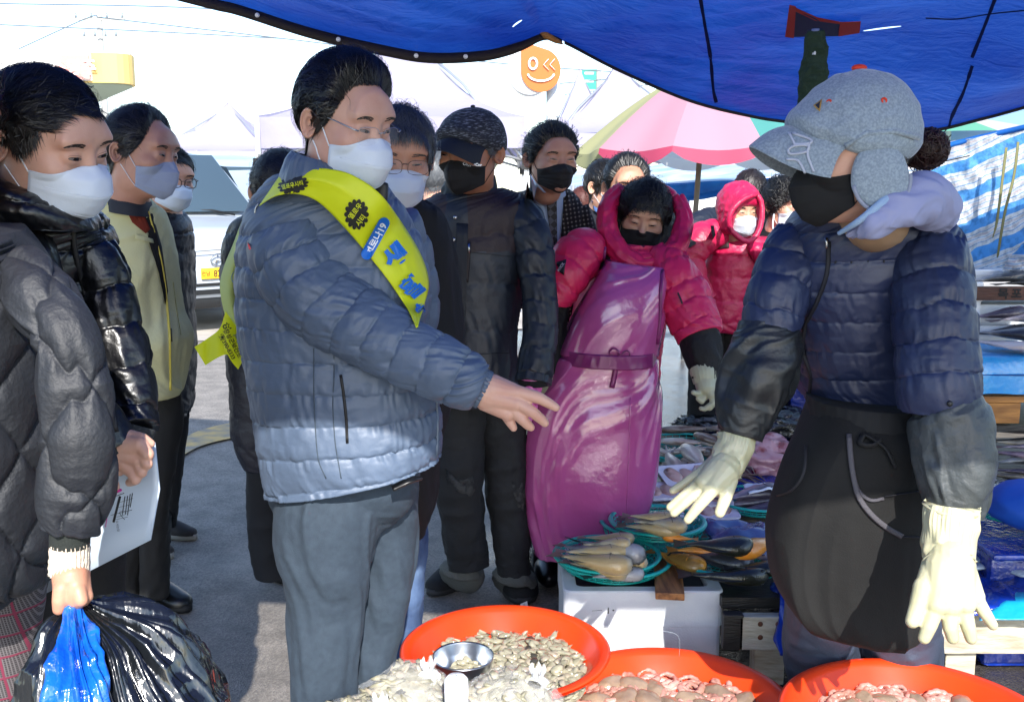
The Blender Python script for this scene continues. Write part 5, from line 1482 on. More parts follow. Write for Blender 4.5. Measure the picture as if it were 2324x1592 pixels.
# ------------------------------------------------------------------ right stall
t = thing('display_rack', (2.1, 3.75, 0), 'wooden pallet stand carrying boxes of fish at the right edge', 'pallet stand')
pw = mat('orange pallet wood', '#B07A3C', .7, bump=(30, .002), col2='#7A5024', cscale=6, stretch=(1, 6, 6))
xa = P(2180, 900, 3.62)[0]
zt_ = P(2200, 897, 3.62)[2]
for i in range(4): MB().box((xa + .75, 3.66 + i * .15, zt_ - .012), (1.5, .11, .022)).build('plank', pw, t, smooth=False)
for i, x in enumerate((.14, .62, 1.1)): MB().box((xa + x, 3.82, zt_ - .065), (.16, .42, .078)).build('block', pw, t, smooth=False, bevel=.003)
MB().box((xa + .75, 3.9, zt_ - .12), (1.5, .6, .02)).build('plank', wood_d, t, smooth=False)
for x in (.08, 1.4):
 for y in (3.68, 4.1): MB().box((xa + x, y, (zt_ - .13) / 2), (.07, .07, zt_ - .13)).build('leg', wood_d, t, smooth=False)
a = P(2190, 808, 3.58); b = P(2190, 893, 3.58)
bcm = mat('cyan plastic film', '#1C86D2', .22, bump=[(9, .012), (40, .003)], col2='#57B6E8', cscale=5, spec=.8, translucent=.1)
G = []
for y, zz in ((3.575, b[2]), (3.57, (a[2] + b[2]) / 2), (3.575, a[2] - .005), (3.59, a[2]), (3.75, a[2] + .002), (3.95, a[2])):
 xs_ = np.linspace(a[0] - .03, a[0] + 1.3, 70); G.append(np.stack([xs_, y + .008 * vn(xs_ * 14, zz * 30), zz + .004 * vn(xs_ * 20, zz * 9)], 1))
bt = thing('wrapped_box', (a[0] + .6, 3.7, b[2]), 'low box wrapped in shiny cyan plastic film under the pale flat fish', 'box')
MB().grid(np.array(G)).build('film', bcm, bt)
MB().box((a[0] + .635, 3.78, (a[2] + b[2]) / 2 - .004), (1.30, .38, a[2] - b[2] - .02)).build('box_shell', foam, bt, smooth=False)
MB().tube([(a[0] - .03, 3.566, (a[2] + b[2]) / 2 + .003), (a[0] + 1.3, 3.566, (a[2] + b[2]) / 2)], .003, 5).build('band', mat('blue band', '#0E5AA8', .4), bt)
FR = 'fish on the boxes at the right edge'
fz = a[2]
fish((2180, 770), (2370, 792), fz + .03, 'pale', 4, 'big pale flat fish lit by the sun on the cyan wrapped box', FR, fat=.9, flip=-1)
fish((2190, 752), (2400, 762), fz + .09, 'dark', 1, 'dark skate-like fish behind the sunlit pale fish', FR, fat=.9)
fish((2290, 745), (2480, 790), fz + .05, 'pale', 1, 'pink bellied fish at the far right on the cyan box', FR, fat=.9)
def P_box(u0, u1, v0, v1, Y, dep, label, **k):
 p, q_ = P(u0, v0, Y), P(u1, v1, Y)
 return foam_box('styrofoam_box', ((p[0] + q_[0]) / 2, Y + dep / 2, (p[2] + q_[2]) / 2), (q_[0] - p[0], dep, p[2] - q_[2]), label, **k)
P_box(2212, 2500, 738, 808, 3.98, .32, 'lowest white styrofoam box of the stack at the right edge', hollow=False)
P_box(2208, 2500, 690, 736, 4.06, .32, 'middle white styrofoam box of the stack at the right edge', hollow=False)
P_box(2190, 2226, 640, 740, 4.0, .3, 'narrow upright styrofoam box left of the brown crate')
P_box(2190, 2290, 612, 640, 4.1, .3, 'open white styrofoam box above the brown crate, touching the blue sleeve')
for i, (tl, hd, Y_, kd, lb) in enumerate([((2185, 722), (2330, 705), 3.94, 'purple', 'reddish fish on the middle styrofoam box'), ((2240, 728), (2420, 712), 3.9, 'pale', 'greyish pink fish on the middle styrofoam box, farther right'),
                                   ((2190, 640), (2330, 622), 4.0, 'dark', 'grey fish lying on the brown crate'), ((2250, 645), (2420, 632), 4.0, 'dark', 'dark fish on the brown crate at the frame edge'), ((2210, 790), (2210, 745), 3.9, 'dark', 'grey fish hanging left of the boxes'),
                                   ((2185, 760), (2340, 742), 3.92, 'dark', 'long dark fish along the lowest styrofoam box')]):
 zz = P(hd[0], hd[1], Y_)[2]
 fish(tl, hd, zz, kd, (1, 1, 0, 2, 5, 5)[i], lb, FR, fat=.9, zt=P(tl[0], tl[1], Y_ + .02)[2])
p, q_ = P(2208, 650, 3.97), P(2500, 681, 3.97)
t = thing('wooden_crate', ((p[0] + q_[0]) / 2, 4.1, q_[2]), 'dark brown wooden crate with faint black characters, between the styrofoam boxes', 'crate')
cw = mat('brown crate wood', '#5A3422', .7, bump=(30, .003), col2='#3A2014', cscale=6, stretch=(1, 6, 6))
MB().box(((p[0] + q_[0]) / 2, 3.97, (p[2] + q_[2]) / 2), (q_[0] - p[0], .018, p[2] - q_[2])).build('board', cw, t, smooth=False)
MB().box(((p[0] + q_[0]) / 2, 4.13, q_[2] + .01), (q_[0] - p[0], .3, .015)).build('bottom', cw, t, smooth=False)
MB().box((p[0] + .01, 4.13, (p[2] + q_[2]) / 2), (.018, .3, p[2] - q_[2])).build('board', cw, t, smooth=False)
V2, F2 = text2d('목 포 수', .045, .002)
if len(V2): MB().add(np.stack([p[0] + .17 + V2[:, 0], 0 * V2[:, 0] + 3.959, (p[2] + q_[2]) / 2 + V2[:, 1]], 1), F2).build('lettering', mat('black stencil', '#120c0a', .8), t, smooth=False)
# heap of dark fish, bundle, hairtails
t2 = thing('fish_table', (1.75, 3.1, 0), 'blue plastic covered table of dark fish at the right, behind the rubber glove', 'table')
MB().box((2.05, 3.25, .18), (1.2, .75, .36)).build('drape', bsm, t2, smooth=False, bevel=.02)
MB().box((2.05, 3.22, .375), (1.24, .8, .02)).build('top_sheet', bsm, t2, smooth=False, bevel=.008)
r_ = np.random.default_rng(12)
for i in range(15):
 u = 2235 + r_.uniform(0, 60); v = 950 + i * 13 + r_.uniform(-5, 5)
 k = ['dark', 'purple', 'dark', 'purple', 'silver'][i % 5]
 fish((u - 40 + r_.uniform(-20, 20), v + r_.uniform(-15, 25)), (u + 130 + r_.uniform(-20, 40), v + r_.uniform(-20, 25)), .42 + .13 * max(0, 1 - abs(i - 3) / 8) , k, [5, 1, 0, 5, 2][i % 5], ['backmost', 'second backmost', 'third', 'fourth', 'fifth', 'sixth', 'seventh', 'middle', 'ninth', 'tenth', 'eleventh', 'twelfth', 'thirteenth', 'second nearest', 'nearest'][i] + (' dark', ' purplish')[k == 'purple'] + ' fish of the heap on the right-hand blue table, counted front to back'.replace('front to back', 'from the back'), 'dark fish heaped at the right', fat=.75, flip=r_.choice((-1, 1)))
c = PZ(2345, 1145, .50)
tag(MB().sphere(c, (.14, .13, .075), 40, 24, f=lambda D: 1 + .05 * vn(D[..., 0] * 3, D[..., 1] * 3, D[..., 2] * 3)).build('bundle', mat('blue cloth', '#0E4FB4', .7, bump=(80, .001))), 'smooth blue bundle at the right edge above the blue-green basket', 'bundle')
for i in range(5):
 y0 = 1215 + i * 17
 c = crom([(2150, y0 + 10), (2230, y0), (2290, y0 + 8), (2360, y0 + 34)], 30)
 p = PZ(c[:, 0], c[:, 1], TZ + .10 - .01 * i)
 o = MB().tube(p, np.array([.010] + [.022] * 24 + [.016, .012, .009, .006, .002]), 10, flat=.4).build('hairtail_fish', mat('hairtail', '#7C93AC', .18, bump=(60, .001), col2='#B4C2CF', cscale=8, spec=.9, stretch=(1, 8, 8)))
 tag(o, ['topmost', 'second', 'third', 'fourth', 'nearest'][i] + ' silvery hairtail fish lying on the blue plastic right of the glove', 'fish', 'hairtail fish on blue plastic')
crumple('plastic_sheet', (2120, 2480), (1175, 1365), TZ + .04, bsm, 'crumpled glossy blue plastic sheet under the hairtail fish', 'plastic sheet', .022, 6, 60)
crumple('plastic_sheet', (2215, 2480), (1310, 1385), TZ + .03, mat('teal sheet', '#1592B8', .3, bump=(14, .01), spec=.7), 'turquoise plastic sheet along the front edge of the right-hand table', 'plastic sheet', .006, 9, 40)
# ------------------------------------------------------------------ red basins
redm = mat('red basin plastic', '#EE4A18', .30, bump=[(5, .002)], col2='#E23A14', cscale=3, spec=.6, sss=.0, translucent=.15)
def basin(u, v, apx, label, dz=0.0):
 r0 = ray(u, v); s = F
 # the rim's real radius fixes its distance
 R = .272 if apx < 250 else .315
 dc = R * F / apx
 c = CAM + r0 * dc
 t = thing('red_basin', (c[0], c[1], 0), label, 'basin', 'red plastic basins')
 th = np.linspace(0, 2 * pi, 121)[:-1]
 H = .17; z = c[2]
 prof = [(R, z - .004), (R + .006, z), (R - .002, z + .005), (R - .018, z + .003), (R - .030, z - .006), (R - .060, z - .055), (R - .066, z - .060), (R - .095, z - H + .02), (R - .115, z - H), (.01, z - H), (.01, z - H - .004), (R - .110, z - H - .004), (R - .06, z - .058), (R - .028, z - .012), (R, z - .010)]
 mb = MB(); mb.grid(np.stack([np.stack([c[0] + r * np.cos(th), c[1] + r * np.sin(th), 0 * th + zz], 1) for r, zz in prof]), wrap=True)
 mb.build('bowl', redm, t)
 MB().tube([(c[0] + (R - .113) * cos(a), c[1] + (R - .113) * sin(a), z - H - .01) for a in np.linspace(0, 2 * pi, 60)], .01, 6).build('foot_ring', redm, t)
 return t, c, R
B1, cA, RA = basin(1146, 1470, 233, 'red plastic basin of oysters with a metal bowl in it, beside the grey trousers')
B2, cB, RB = basin(1521, 1598, 282, 'orange-red basin of small octopus in water, in the middle of the front row')
B3, cC, RC = basin(2092, 1640, 312, 'orange-red basin at the lower right with three finger shadows on its rim')
for c, R, i in ((cA, RA, 0), (cB, RB, 1), (cC, RC, 2)):
 z = c[2] - .18
 if z > .03:
  tag(MB().box((c[0], c[1], z / 2), (.42, .40, z)).build('basin_stand', foam, smooth=False, bevel=.008), 'white foam block under the ' + ('oyster basin', 'octopus basin', 'lower right basin')[i], 'block')
wat = mat('sea water', '#F4E9E0', .03, trans=1.0, spec=.5)
def water(t, c, R, z, name='water'):
 th = np.linspace(0, 2 * pi, 91)[:-1]; rr = np.linspace(0.001, R, 30)
 G = np.stack([np.stack([c[0] + r * np.cos(th), c[1] + r * np.sin(th), z + .0015 * vn(r * np.cos(th) * 25, r * np.sin(th) * 25)], 1) for r in rr])
 return MB().grid(G, wrap=True).build(name, wat, t)
water(B2, cB, RB - .069, cB[2] - .068); water(B3, cC, RC - .062, cC[2] - .058); water(B1, cA, RA - .062, cA[2] - .050)
# oysters: nobody could count them
oyA = mat('oyster flesh', '#A5A08A', .10, bump=(60, .002), col2='#7F7C68', cscale=40, spec=.7)
oyB = mat('oyster frill', '#8A8572', .3, bump=(60, .002), col2='#B0A490', cscale=25, spec=.6)
oyC = mat('dark oyster edge', '#3E3C34', .3, spec=.6)
def blob(mb, c, s, r, mi, seed):
 R = Matrix.Rotation(r[0], 3, 'Z') @ Matrix.Rotation(r[1], 3, 'X') @ Matrix.Rotation(r[2], 3, 'Y')
 mb.sphere(c, s, 9, 6, mi=mi, R=R, f=lambda D: 1 + .35 * vn(D[..., 0] * 1.7 + seed, D[..., 1] * 1.7, D[..., 2] * 1.7))
mb = MB(); r_ = np.random.default_rng(2)
mb.sphere(cA + (0, 0, -.086), (RA - .055, RA - .055, .045), 60, 20, f=lambda D: 1 + .03 * vn(D[..., 0] * 20, D[..., 1] * 20, 0))
for i in range(1150):
 a = r_.uniform(0, 2 * pi); q = (RA - .062) * math.sqrt(r_.uniform(0, 1)); h = .028 * (1 - (q / RA) ** 2) + .008 * r_.normal()
 blob(mb, (cA[0] + q * cos(a), cA[1] + q * sin(a), cA[2] - .072 + h), (.019 * r_.uniform(.7, 1.3), .0125 * r_.uniform(.7, 1.2), .0065), (r_.uniform(0, 6.28), r_.normal() * .35, r_.normal() * .35), int(r_.choice([0, 1, 2], p=[.72, .24, .04])), i * 3.1)
tag(mb.build('shucked_oysters', [oyA, oyB, oyC]), 'heap of beige shucked oysters filling the left red basin', 'oysters', kind='stuff')
# metal bowl
c = PZ(1051, 1497, cA[2] + .0) ; R = 67 * mpp(1497, c[1]); c = c + (0, 0, .012)
pr = [(1.0, 0), (1.03, .003), (1.02, -.004), (.97, -.028), (.80, -.056), (.45, -.070), (.02, -.073), (.02, -.070), (.42, -.067), (.76, -.053), (.93, -.027), (.985, -.003), (1.0, 0)]
th = np.linspace(0, 2 * pi, 65)[:-1]
bw = MB().grid(np.stack([np.stack([c[0] + R * r * np.cos(th), c[1] + R * r * np.sin(th), c[2] + z + 0 * th], 1) for r, z in pr]), wrap=True).build('metal_bowl', mat('dull steel', '#B9BEC4', .30, metal=1, bump=(12, .0015), col2='#9AA0A8', cscale=6))
bw.rotation_euler = (0, 0, 0); tag(bw, 'small dull steel bowl lying in the oysters', 'bowl')
# octopus
ocA = mat('octopus skin', '#98836E', .22, bump=(40, .002), col2='#7A6656', cscale=14, spec=.8)
ocB = mat('pink tentacle', '#C4988C', .25, bump=(120, .0015), col2='#A87868', cscale=18, spec=.7)
def octo(c, r, seed, label, grp, up=0.0, arms=6, spread=1.15):
 rr = np.random.default_rng(seed)
 t = thing('octopus', c, label, 'octopus', grp)
 e = rr.uniform(0, 6.28)
 MB().sphere(c + np.array((0, 0, -.002)), (r * 1.25, r * .82, r * .62), 28, 18, R=Matrix.Rotation(e, 3, 'Z'), f=lambda D: 1 + .12 * vn(D[..., 0] * 2 + seed, D[..., 1] * 2, D[..., 2] * 2) + .03 * vn(D[..., 0] * 6 + seed, D[..., 1] * 6, D[..., 2] * 6)).build('head', ocA, t)
 for k in range(arms):
  a = e + k * 2 * pi / arms + rr.normal() * .3; p = c + np.array((cos(a) * r * .8, sin(a) * r * .8, .002)); pts = [p.copy()]; a2 = a
  tw = rr.choice((-1, 1)) * rr.uniform(.25, .75)
  for j in range(13):
   a2 += tw * (.5 + j / 10); p = p + np.array((cos(a2), sin(a2), .35 * sin(j * 1.3 + k) * (j < 9))) * .0125 * spread; pts.append(p.copy())
  cc = crom(pts, 34); cc[:, 2] = np.maximum(cc[:, 2], c[2] - .012)
  rad = np.linspace(.0105, .0018, 34) * (1 + .16 * np.sin(np.arange(34) * 2.2))
  MB().tube(cc, rad, 8).build('tentacle', ocB, t)
 return t
GO = 'small octopuses in the middle basin'
for i, (u, v, r) in enumerate([(1390, 1552, .040), (1440, 1558, .044), (1485, 1566, .040), (1352, 1588, .036), (1420, 1585, .042), (1470, 1592, .045), (1630, 1572, .038), (1565, 1585, .036), (1690, 1590, .036), (1520, 1606, .04), (1600, 1610, .04)]):
 c = PZ(u, v, cB[2] - .050); octo(c, r, i + 3, ['octopus at the back left of the middle basin, arms curled up', 'brown octopus head behind the tied ones in the middle basin', 'octopus right of the brown heads in the middle basin', 'pale-armed octopus at the left wall of the middle basin', 'big octopus head in front on the left of the middle basin', 'octopus head near the lower frame edge, left of the basin centre', 'octopus alone at the right of the middle basin', 'flat octopus in the centre of the middle basin', 'octopus nearest the right wall of the middle basin', 'octopus at the frame edge below the basin centre', 'octopus at the frame edge right of the basin centre'][i], GO)
for i, (u, v) in enumerate([(1960, 1588), (2010, 1592), (2075, 1590), (2180, 1596), (1925, 1604)]):
 octo(PZ(u, v, cC[2] - .050), .034, i + 40, ['octopus arms clumped at the left of the lower right basin', 'second octopus from the left in the lower right basin', 'octopus in the middle of the lower right basin', 'octopus at the right of the lower right basin', 'octopus at the left wall of the lower right basin'][i], 'octopuses in the lower right basin', arms=10)
# bags of oysters in front
bagm = mat('clear plastic film', '#FFFFFF', .06, alpha=.16, spec=1.0, bump=[(14, .02), (45, .008)], translucent=.0)
def oyster_bag(u, v, z, rx, ry, rz_, seed, label):
 c = PZ(u, v, z); t = thing('oyster_bag', c, label, 'bag', 'clear bags of oysters')
 rr = np.random.default_rng(seed); mb = MB()
 mb.sphere(c, (rx * .84, ry * .84, rz_ * .84), 30, 20)
 for i in range(420):
  d = rr.normal(size=3); d /= np.linalg.norm(d); q = rr.uniform(.55, .93)
  blob(mb, c + d * q * np.array((rx, ry, rz_)), (.022, .013, .006), tuple(rr.uniform(-1, 1, 3) * (3, .8, .8)), int(rr.choice([0, 1, 2], p=[.7, .26, .04])), i * 1.7 + seed)
 o = mb.build('oysters', [oyA, oyB, oyC], t); o['kind'] = 'stuff'
 MB().sphere(c, (rx, ry, rz_), 64, 40, f=lambda D: 1 + .07 * fbm(D[..., 0] * 4, D[..., 1] * 4, D[..., 2] * 4, seed)).build('film', bagm, t)
 mb = MB(); G = []
 for s_, h in ((.026, -.012), (.010, .004), (.009, .010), (.015, .022), (.018, .028)):
  a = np.linspace(0, 2 * pi, 41)[:-1]; G.append(np.stack([c[0] + .06 + s_ * (1 + .18 * np.sin(a * 7 + seed)) * np.cos(a), c[1] + s_ * (1 + .18 * np.sin(a * 5)) * np.sin(a), c[2] + rz_ * .8 + h + .01 * np.sin(a * 6)], 1))
 mb.grid(np.array(G), wrap=True).build('knotted_neck', mat('milky plastic', '#E8ECF0', .25, alpha=.45, spec=.8, bump=(40, .006)), t)
oyster_bag(915, 1580, .26, .118, .12, .075, 1, 'left clear plastic bag packed with oysters in front of the grey trousers')
oyster_bag(1160, 1600, .27, .120, .11, .080, 2, 'right clear plastic bag packed with oysters in front of the oyster basin')
oyster_bag(800, 1650, .30, .10, .10, .05, 3, 'third oyster bag at the lower frame edge by the trouser leg')
c = PZ(1035, 1550, .34)
t = thing('plastic_spoon_cup', c, 'small frosted white plastic cup top between the two oyster bags', 'cup')
MB().grid(np.stack([np.stack([c[0] + r * np.cos(th), c[1] + r * np.sin(th), c[2] + z + 0 * th], 1) for r, z in [(.002, .02), (.020, .018), (.027, .01), (.028, -.02), (.026, -.06)]]), wrap=True).build('cup', mat('frosted plastic', '#EEF0F4', .4, sss=.1), t)
a, b = PZ(770, 1592, .15), PZ(1250, 1592, .15)
t = thing('ice_box', ((a[0] + b[0]) / 2, 2.15, 0), 'blue plastic covered crate under the bags of oysters', 'crate')
MB().box(((a[0] + b[0]) / 2 - .0, PZ(1000, 1560, .2)[1] - .1, .09), (b[0] - a[0] + .10, .5, .18)).build('crate', mat('cyan plastic film', '', .2), t, smooth=False, bevel=.02)
crumple('plastic_sheet', (845, 1215), (1520, 1640), .19, mat('light blue sheet', '#1F9AE0', .3, bump=(14, .01), spec=.7), 'light blue plastic sheet under the oyster bags, by the grey trousers', 'plastic sheet', .006, 12, 40)
c = PZ(1188, 1398, 0.01); tag(MB().add([c + (-.02, 0, 0), c + (.02, .01, .0), c + (.012, .015, .05), c + (-.012, .0, .045)], [(0, 1, 2, 3)]).build('paper_scrap', mat('white paper', '', .7), solid=.001, smooth=False), 'tiny scrap of white paper standing on the wet ground by the slippers', 'paper')
# ------------------------------------------------------------------ people: shared pieces
HAIRM = {}
def hm(col, rough=.38):
 return mat('hair ' + col, col, rough, spec=.5, bump=(300, .0003))
WM = mat('white mask cloth', '#C9D2DC', .8, bump=[(500, .0002), (45, .0012)])
GM = mat('grey mask cloth', '#8C97AE', .8, bump=[(500, .0002), (45, .0012)])
BM = mat('black mask cloth', '#0E0E10', .8, bump=[(600, .0002), (30, .0008)])
STR = mat('white elastic', '#D8DCE0', .7)
def garment(name, Gs, mats, parent, split=None, open_=False, solid=0, **kw):
 if not isinstance(Gs, list): Gs = [Gs]
 mb = MB()
 for G in Gs:
  if open_: mb.grid(G, wrap=True)
  else: capped(mb, G)
 if split is not None:
  V = np.concatenate(mb.v)
  C = np.array([V[f[:4]].mean(0) for f in mb.f])
  mb.m = split(C).astype(int).tolist()
 return mb.build(name, mats, parent, solid=solid, **kw)
def proj(C):
 """where world points are seen"""
 d = C - CAM; x = d[:, 0]; yv = d[:, 1] * st + d[:, 2] * ct; z = d[:, 1] * ct - d[:, 2] * st
 return CX + F * x / z, CY - F * yv / z
mat('black band', '#0C0D10', .8); mat('black rubber', '#0c0c0c', .7)
def tubeP(name, pts, r, m, parent, n=8, flat=1.0, k=20):
 """a cord or seam: pts (u, v, Y), r metres"""
 c = crom(pts, k); return MB().tube(P(c[:, 0], c[:, 1], c[:, 2]), r, n, flat=flat).build(name, m, parent)
def shoe(heel, toe, parent, m, sole, w=.052, h=.075, name='shoe', z=0.0, collar=True):
 a, b = PZ(heel[0], heel[1], z), PZ(toe[0], toe[1], z)
 d = b - a; L_ = np.linalg.norm(d); d /= L_; s = np.array((-d[1], d[0], 0)); up = np.array((0, 0, 1.0))
 sc = L_ / .28; n = 26; m_ = 22; t = np.linspace(0, 1, n); th = np.linspace(0, pi, m_)
 hw = w * sc * (.62 + .38 * np.sin(pi * np.clip(t * 1.05 - .1, 0, 1)) ** .7) * np.sqrt(np.clip(1 - ((t - .5) / .5) ** 8, 0.02, 1))
 ht = h * sc * np.interp(t, [0, .1, .3, .55, .8, .95, 1], [.75, 1.05, 1.1, .85, .55, .42, .12])
 G = a + d * (t * L_)[:, None, None] + s * (hw[:, None] * np.cos(th)[None])[..., None] + up * (.022 + ht[:, None] * np.sin(th)[None] ** .75)[..., None]
 o = MB().grid(G, cap=True).build(name, m, parent)
 ths = np.arange(28) * 2 * pi / 28; c = a + d * L_ / 2
 R0 = np.stack([c + d * (L_ * .51 * cos(x)) + s * (w * sc * .98 * sin(x) * (1 + .12 * cos(x))) for x in ths])
 mb = MB(); mb.grid(np.stack([R0 + up * .002, R0 + up * .012, R0 * 1 + up * .026]), wrap=True, cap=True); mb.build('sole', sole, o)
 return o
def zipline(bv, uv, parent, m=None, w=.009, pull=None, metal='#9A9CA0'):
 o = ribbon_on(bv, uv, w, 'zip', m or mat('zip tape', '#0B0B0E', .6), parent, .003)
 if pull:
  p = onto(bv, [pull, (pull[0] + .5, pull[1] + 22)], .008); MB().tube([p[0], p[0] * .5 + p[1] * .5, p[1]], [.004, .003, .0045], 8, flat=.5).build('zip_pull', mat('steel ' + metal, metal, .25, metal=1), o)
 return o
def patch_on(bv, poly, m, name, parent, off=.003, solid=.001, n=6):
 """a piece of cloth sewn on: filled polygon laid on the surface"""
 poly = np.array(poly, float)
 if len(poly) == 4:
  u = np.linspace(0, 1, n)[:, None, None]; v = np.linspace(0, 1, n)[None, :, None]
  Q = (poly[0] * (1 - u) + poly[1] * u) * (1 - v) + (poly[3] * (1 - u) + poly[2] * u) * v
  p = onto(bv, Q.reshape(-1, 2), off).reshape(n, n, 3)
  return MB().grid(p).build(name, m, parent, solid=solid)
 c = poly.mean(0); rings = [onto(bv, c + (poly - c) * k, off) for k in (.02, .35, .7, 1)]
 return MB().grid(np.stack(rings), wrap=True).build(name, m, parent, solid=solid)
def base_of(u, Y): return (P(u, 900, Y)[0], Y, 0)
def visor(M, parent, m, L_=.075, hw=.080, dip=.035, z0=.052, curve=.034, a0=66, y0=.086, tilt=0.0, name='visor', wide=1.0):
 a = np.radians(np.linspace(-a0, a0, 41))[None]; t = np.linspace(0, 1, 14)[:, None]
 X = hw * np.sin(a) * (1 + (wide - 1) * t) ; Yv = -.012 - (y0 * np.cos(a) + L_ * t * np.cos(a) ** .75)
 Z = z0 - dip * t - curve * np.sin(a) ** 2 * (1 + .5 * t) + .010 * np.sin(pi * t)
 G = np.stack([X, Yv, Z], -1)
 Gb = G.copy(); Gb[..., 2] -= .0035
 mb = MB(); mb.grid(app(M, G)); mb.grid(app(M, Gb)[::-1]); mb.grid(app(M, np.stack([G[-1], Gb[-1]])))
 return mb.build(name, m, parent), app(M, G)
def crown(M, q, parent, m, tab, thick=.016, bumpy=0.0, name='cap_crown', boxy=0.0, na=100, nk=44):
 az = (np.arange(na) * 2 * pi / na - pi)[:, None]; k = np.linspace(0, 1, nk)[None]
 h0 = hl(az, tab); el = h0 + (pi / 2 * .999 - h0) * k; D = dirs(az + 0 * el, el)
 rr = rface(D, q, 24) + .004 + thick * np.clip(k * 7, 0, 1) ** .5 * (1 + boxy * np.exp(-((el - .9) / .35) ** 2))
 rr = rr + bumpy * vn(D[..., 0] * 8, D[..., 1] * 8, D[..., 2] * 8, 5) - .0012 * (np.abs(np.sin(az * 3)) < .035) * (k < .97)
 G = np.swapaxes(D * rr[..., None], 0, 1)
 inn = G[:1] * .955
 return MB().grid(app(M, np.concatenate([inn, G])), wrap=True).build(name, m, parent), lambda d_, off=0: app(M, d_ / np.linalg.norm(d_) * (float(rface(d_[None] / np.linalg.norm(d_), q, 24)[0]) + .004 + thick + off))
# ================================================================== the man with the sash
def main_man():
 t = thing('person', base_of(760, 2.15), 'man in a grey blue quilted jacket with a yellow sash, pointing to the right', 'person')
 jm = mat('grey blue nylon', '#465468', .5, bump=[(34, .0016, 4), (140, .0004)], col2='#56657B', cscale=3, spec=.5)
 D = puff(.066, .011, .0040, 2, tilt=-.0, wob=.05)
 T = loft([(655, 392, 790, 392, 2.12, .085), (618, 415, 845, 412, 2.13, .105), (570, 480, 905, 470, 2.15, .125), (550, 570, 950, 560, 2.15, .145), (547, 650, 968, 650, 2.15, .15), (552, 730, 962, 740, 2.15, .15), (562, 800, 966, 800, 2.15, .15),
              (576, 870, 982, 868, 2.15, .155), (588, 950, 990, 930, 2.15, .155), (598, 1030, 996, 985, 2.15, .155), (613, 1113, 993, 1037, 2.15, .150)], 300, 300, D, 2.4)
 jk = garment('jacket', T, jm, t)
 dz = puff(.062, .012, .0042, 8, wob=.10)
 S = limb([(650, 520, 2.06, 80), (668, 590, 2.05, 92), (722, 668, 2.03, 92), (790, 722, 2.01, 84), (860, 764, 1.99, 77), (930, 802, 1.97, 70), (1005, 838, 1.95, 64), (1062, 868, 1.94, 56), (1082, 877, 1.94, 46)], 260, 150, dz, k=.95)
 sl = garment('sleeve', S, jm, jk)
 S2 = limb([(885, 500, 2.25, 62), (925, 620, 2.30, 60), (930, 740, 2.30, 56), (900, 850, 2.26, 48), (880, 900, 2.22, 40)], 120, 60, puff(.066, .010, .003, 4))
 garment('sleeve', S2, jm, jk)
 cf = limb([(1076, 874, 1.94, 47), (1090, 880, 1.94, 44), (1100, 885, 1.94, 42)], 30, 90, lambda T_, H, S_, R: .0022 * np.sin(H * 26) + .002 * vn(H * 9, S_ * 90))
 garment('cuff', cf, jm, sl)
 # stand collar
 C = loft([(640, 440, 812, 432, 2.07, .10), (642, 400, 808, 408, 2.06, .10), (652, 364, 796, 390, 2.06, .095), (668, 346, 784, 378, 2.06, .088)], 50, 120, lambda T_, H, S_, R: .006 * vn(H * 3, S_ * 22, 0, 3) + .003 * vn(H * 12, S_ * 40, 0, 4), 2.2)
 Ci = C.mean(1, keepdims=True) + (C - C.mean(1, keepdims=True)) * .86
 MB().grid(np.concatenate([C, Ci[::-1]]), wrap=True).build('collar', jm, jk)
 bv = bvh_of(jk, sl); bj = bvh_of(jk)
 # side panels and pocket
 thread = mat('dark thread', '#38444F', .8)
 ribbon_on(bj, [(757, 770), (758, 850), (755, 920), (760, 1000), (768, 1050), (774, 1085)], .0022, 'seam', thread, jk, .001)
 ribbon_on(bj, [(712, 790), (712, 880), (715, 960), (722, 1040), (740, 1085)], .0022, 'seam', thread, jk, .001)
 ribbon_on(bj, [(773, 850), (780, 900), (785, 950), (788, 1005)], .006, 'pocket_zip', mat('zip tape', '#0B0B0E', .6), jk, .002)
 ribbon_on(bj, [(985, 880), (992, 950), (990, 1034)], .006, 'zip', mat('zip grey', '#5B6878', .5), jk, .002)
 # trousers
 tm = mat('slate wool', '#2A3643', .85, bump=[(420, .0006), (30, .0015)], col2='#303D4A', cscale=60)
 f1 = folds(.0105, .060, .34, 3, .6, .0008)
 H = loft([(625, 1060, 955, 1040, 2.16, .125), (612, 1120, 948, 1100, 2.16, .12), (640, 1170, 930, 1150, 2.16, .09), (680, 1200, 890, 1190, 2.16, .05)], 60, 140, folds(.004, .06, .2, 5))
 L1 = limb([(752, 1095, 2.13, 118), (744, 1160, 2.12, 120), (738, 1260, 2.12, 106), (738, 1360, 2.12, 88), (735, 1450, 2.12, 78), (732, 1550, 2.12, 71), (732, 1700, 2.14, 62), (734, 1900, 2.16, 56)], 240, 120, f1)
 L2 = limb([(852, 1080, 2.20, 94), (866, 1150, 2.22, 80), (880, 1230, 2.24, 68), (868, 1330, 2.25, 62), (852, 1430, 2.25, 56), (836, 1530, 2.25, 50), (826, 1700, 2.26, 48), (822, 1850, 2.28, 46)], 220, 100, folds(.010, .05, .3, 9, -.5, .0006))
 tb_ = MB(); capped(tb_, H); capped(tb_, L1); capped(tb_, L2)
 V, Fc = remesh(tb_, .0045, 3); tr = MB().add(V, Fc).build('trousers', tm, t)
 b2 = bvh_of(tr)
 tubeP('belt', [(890, 1108, 2.02), (930, 1090, 2.03), (948, 1085, 2.06)], .013, mat('black leather', '#0B0B0C', .35), tr, flat=.4)
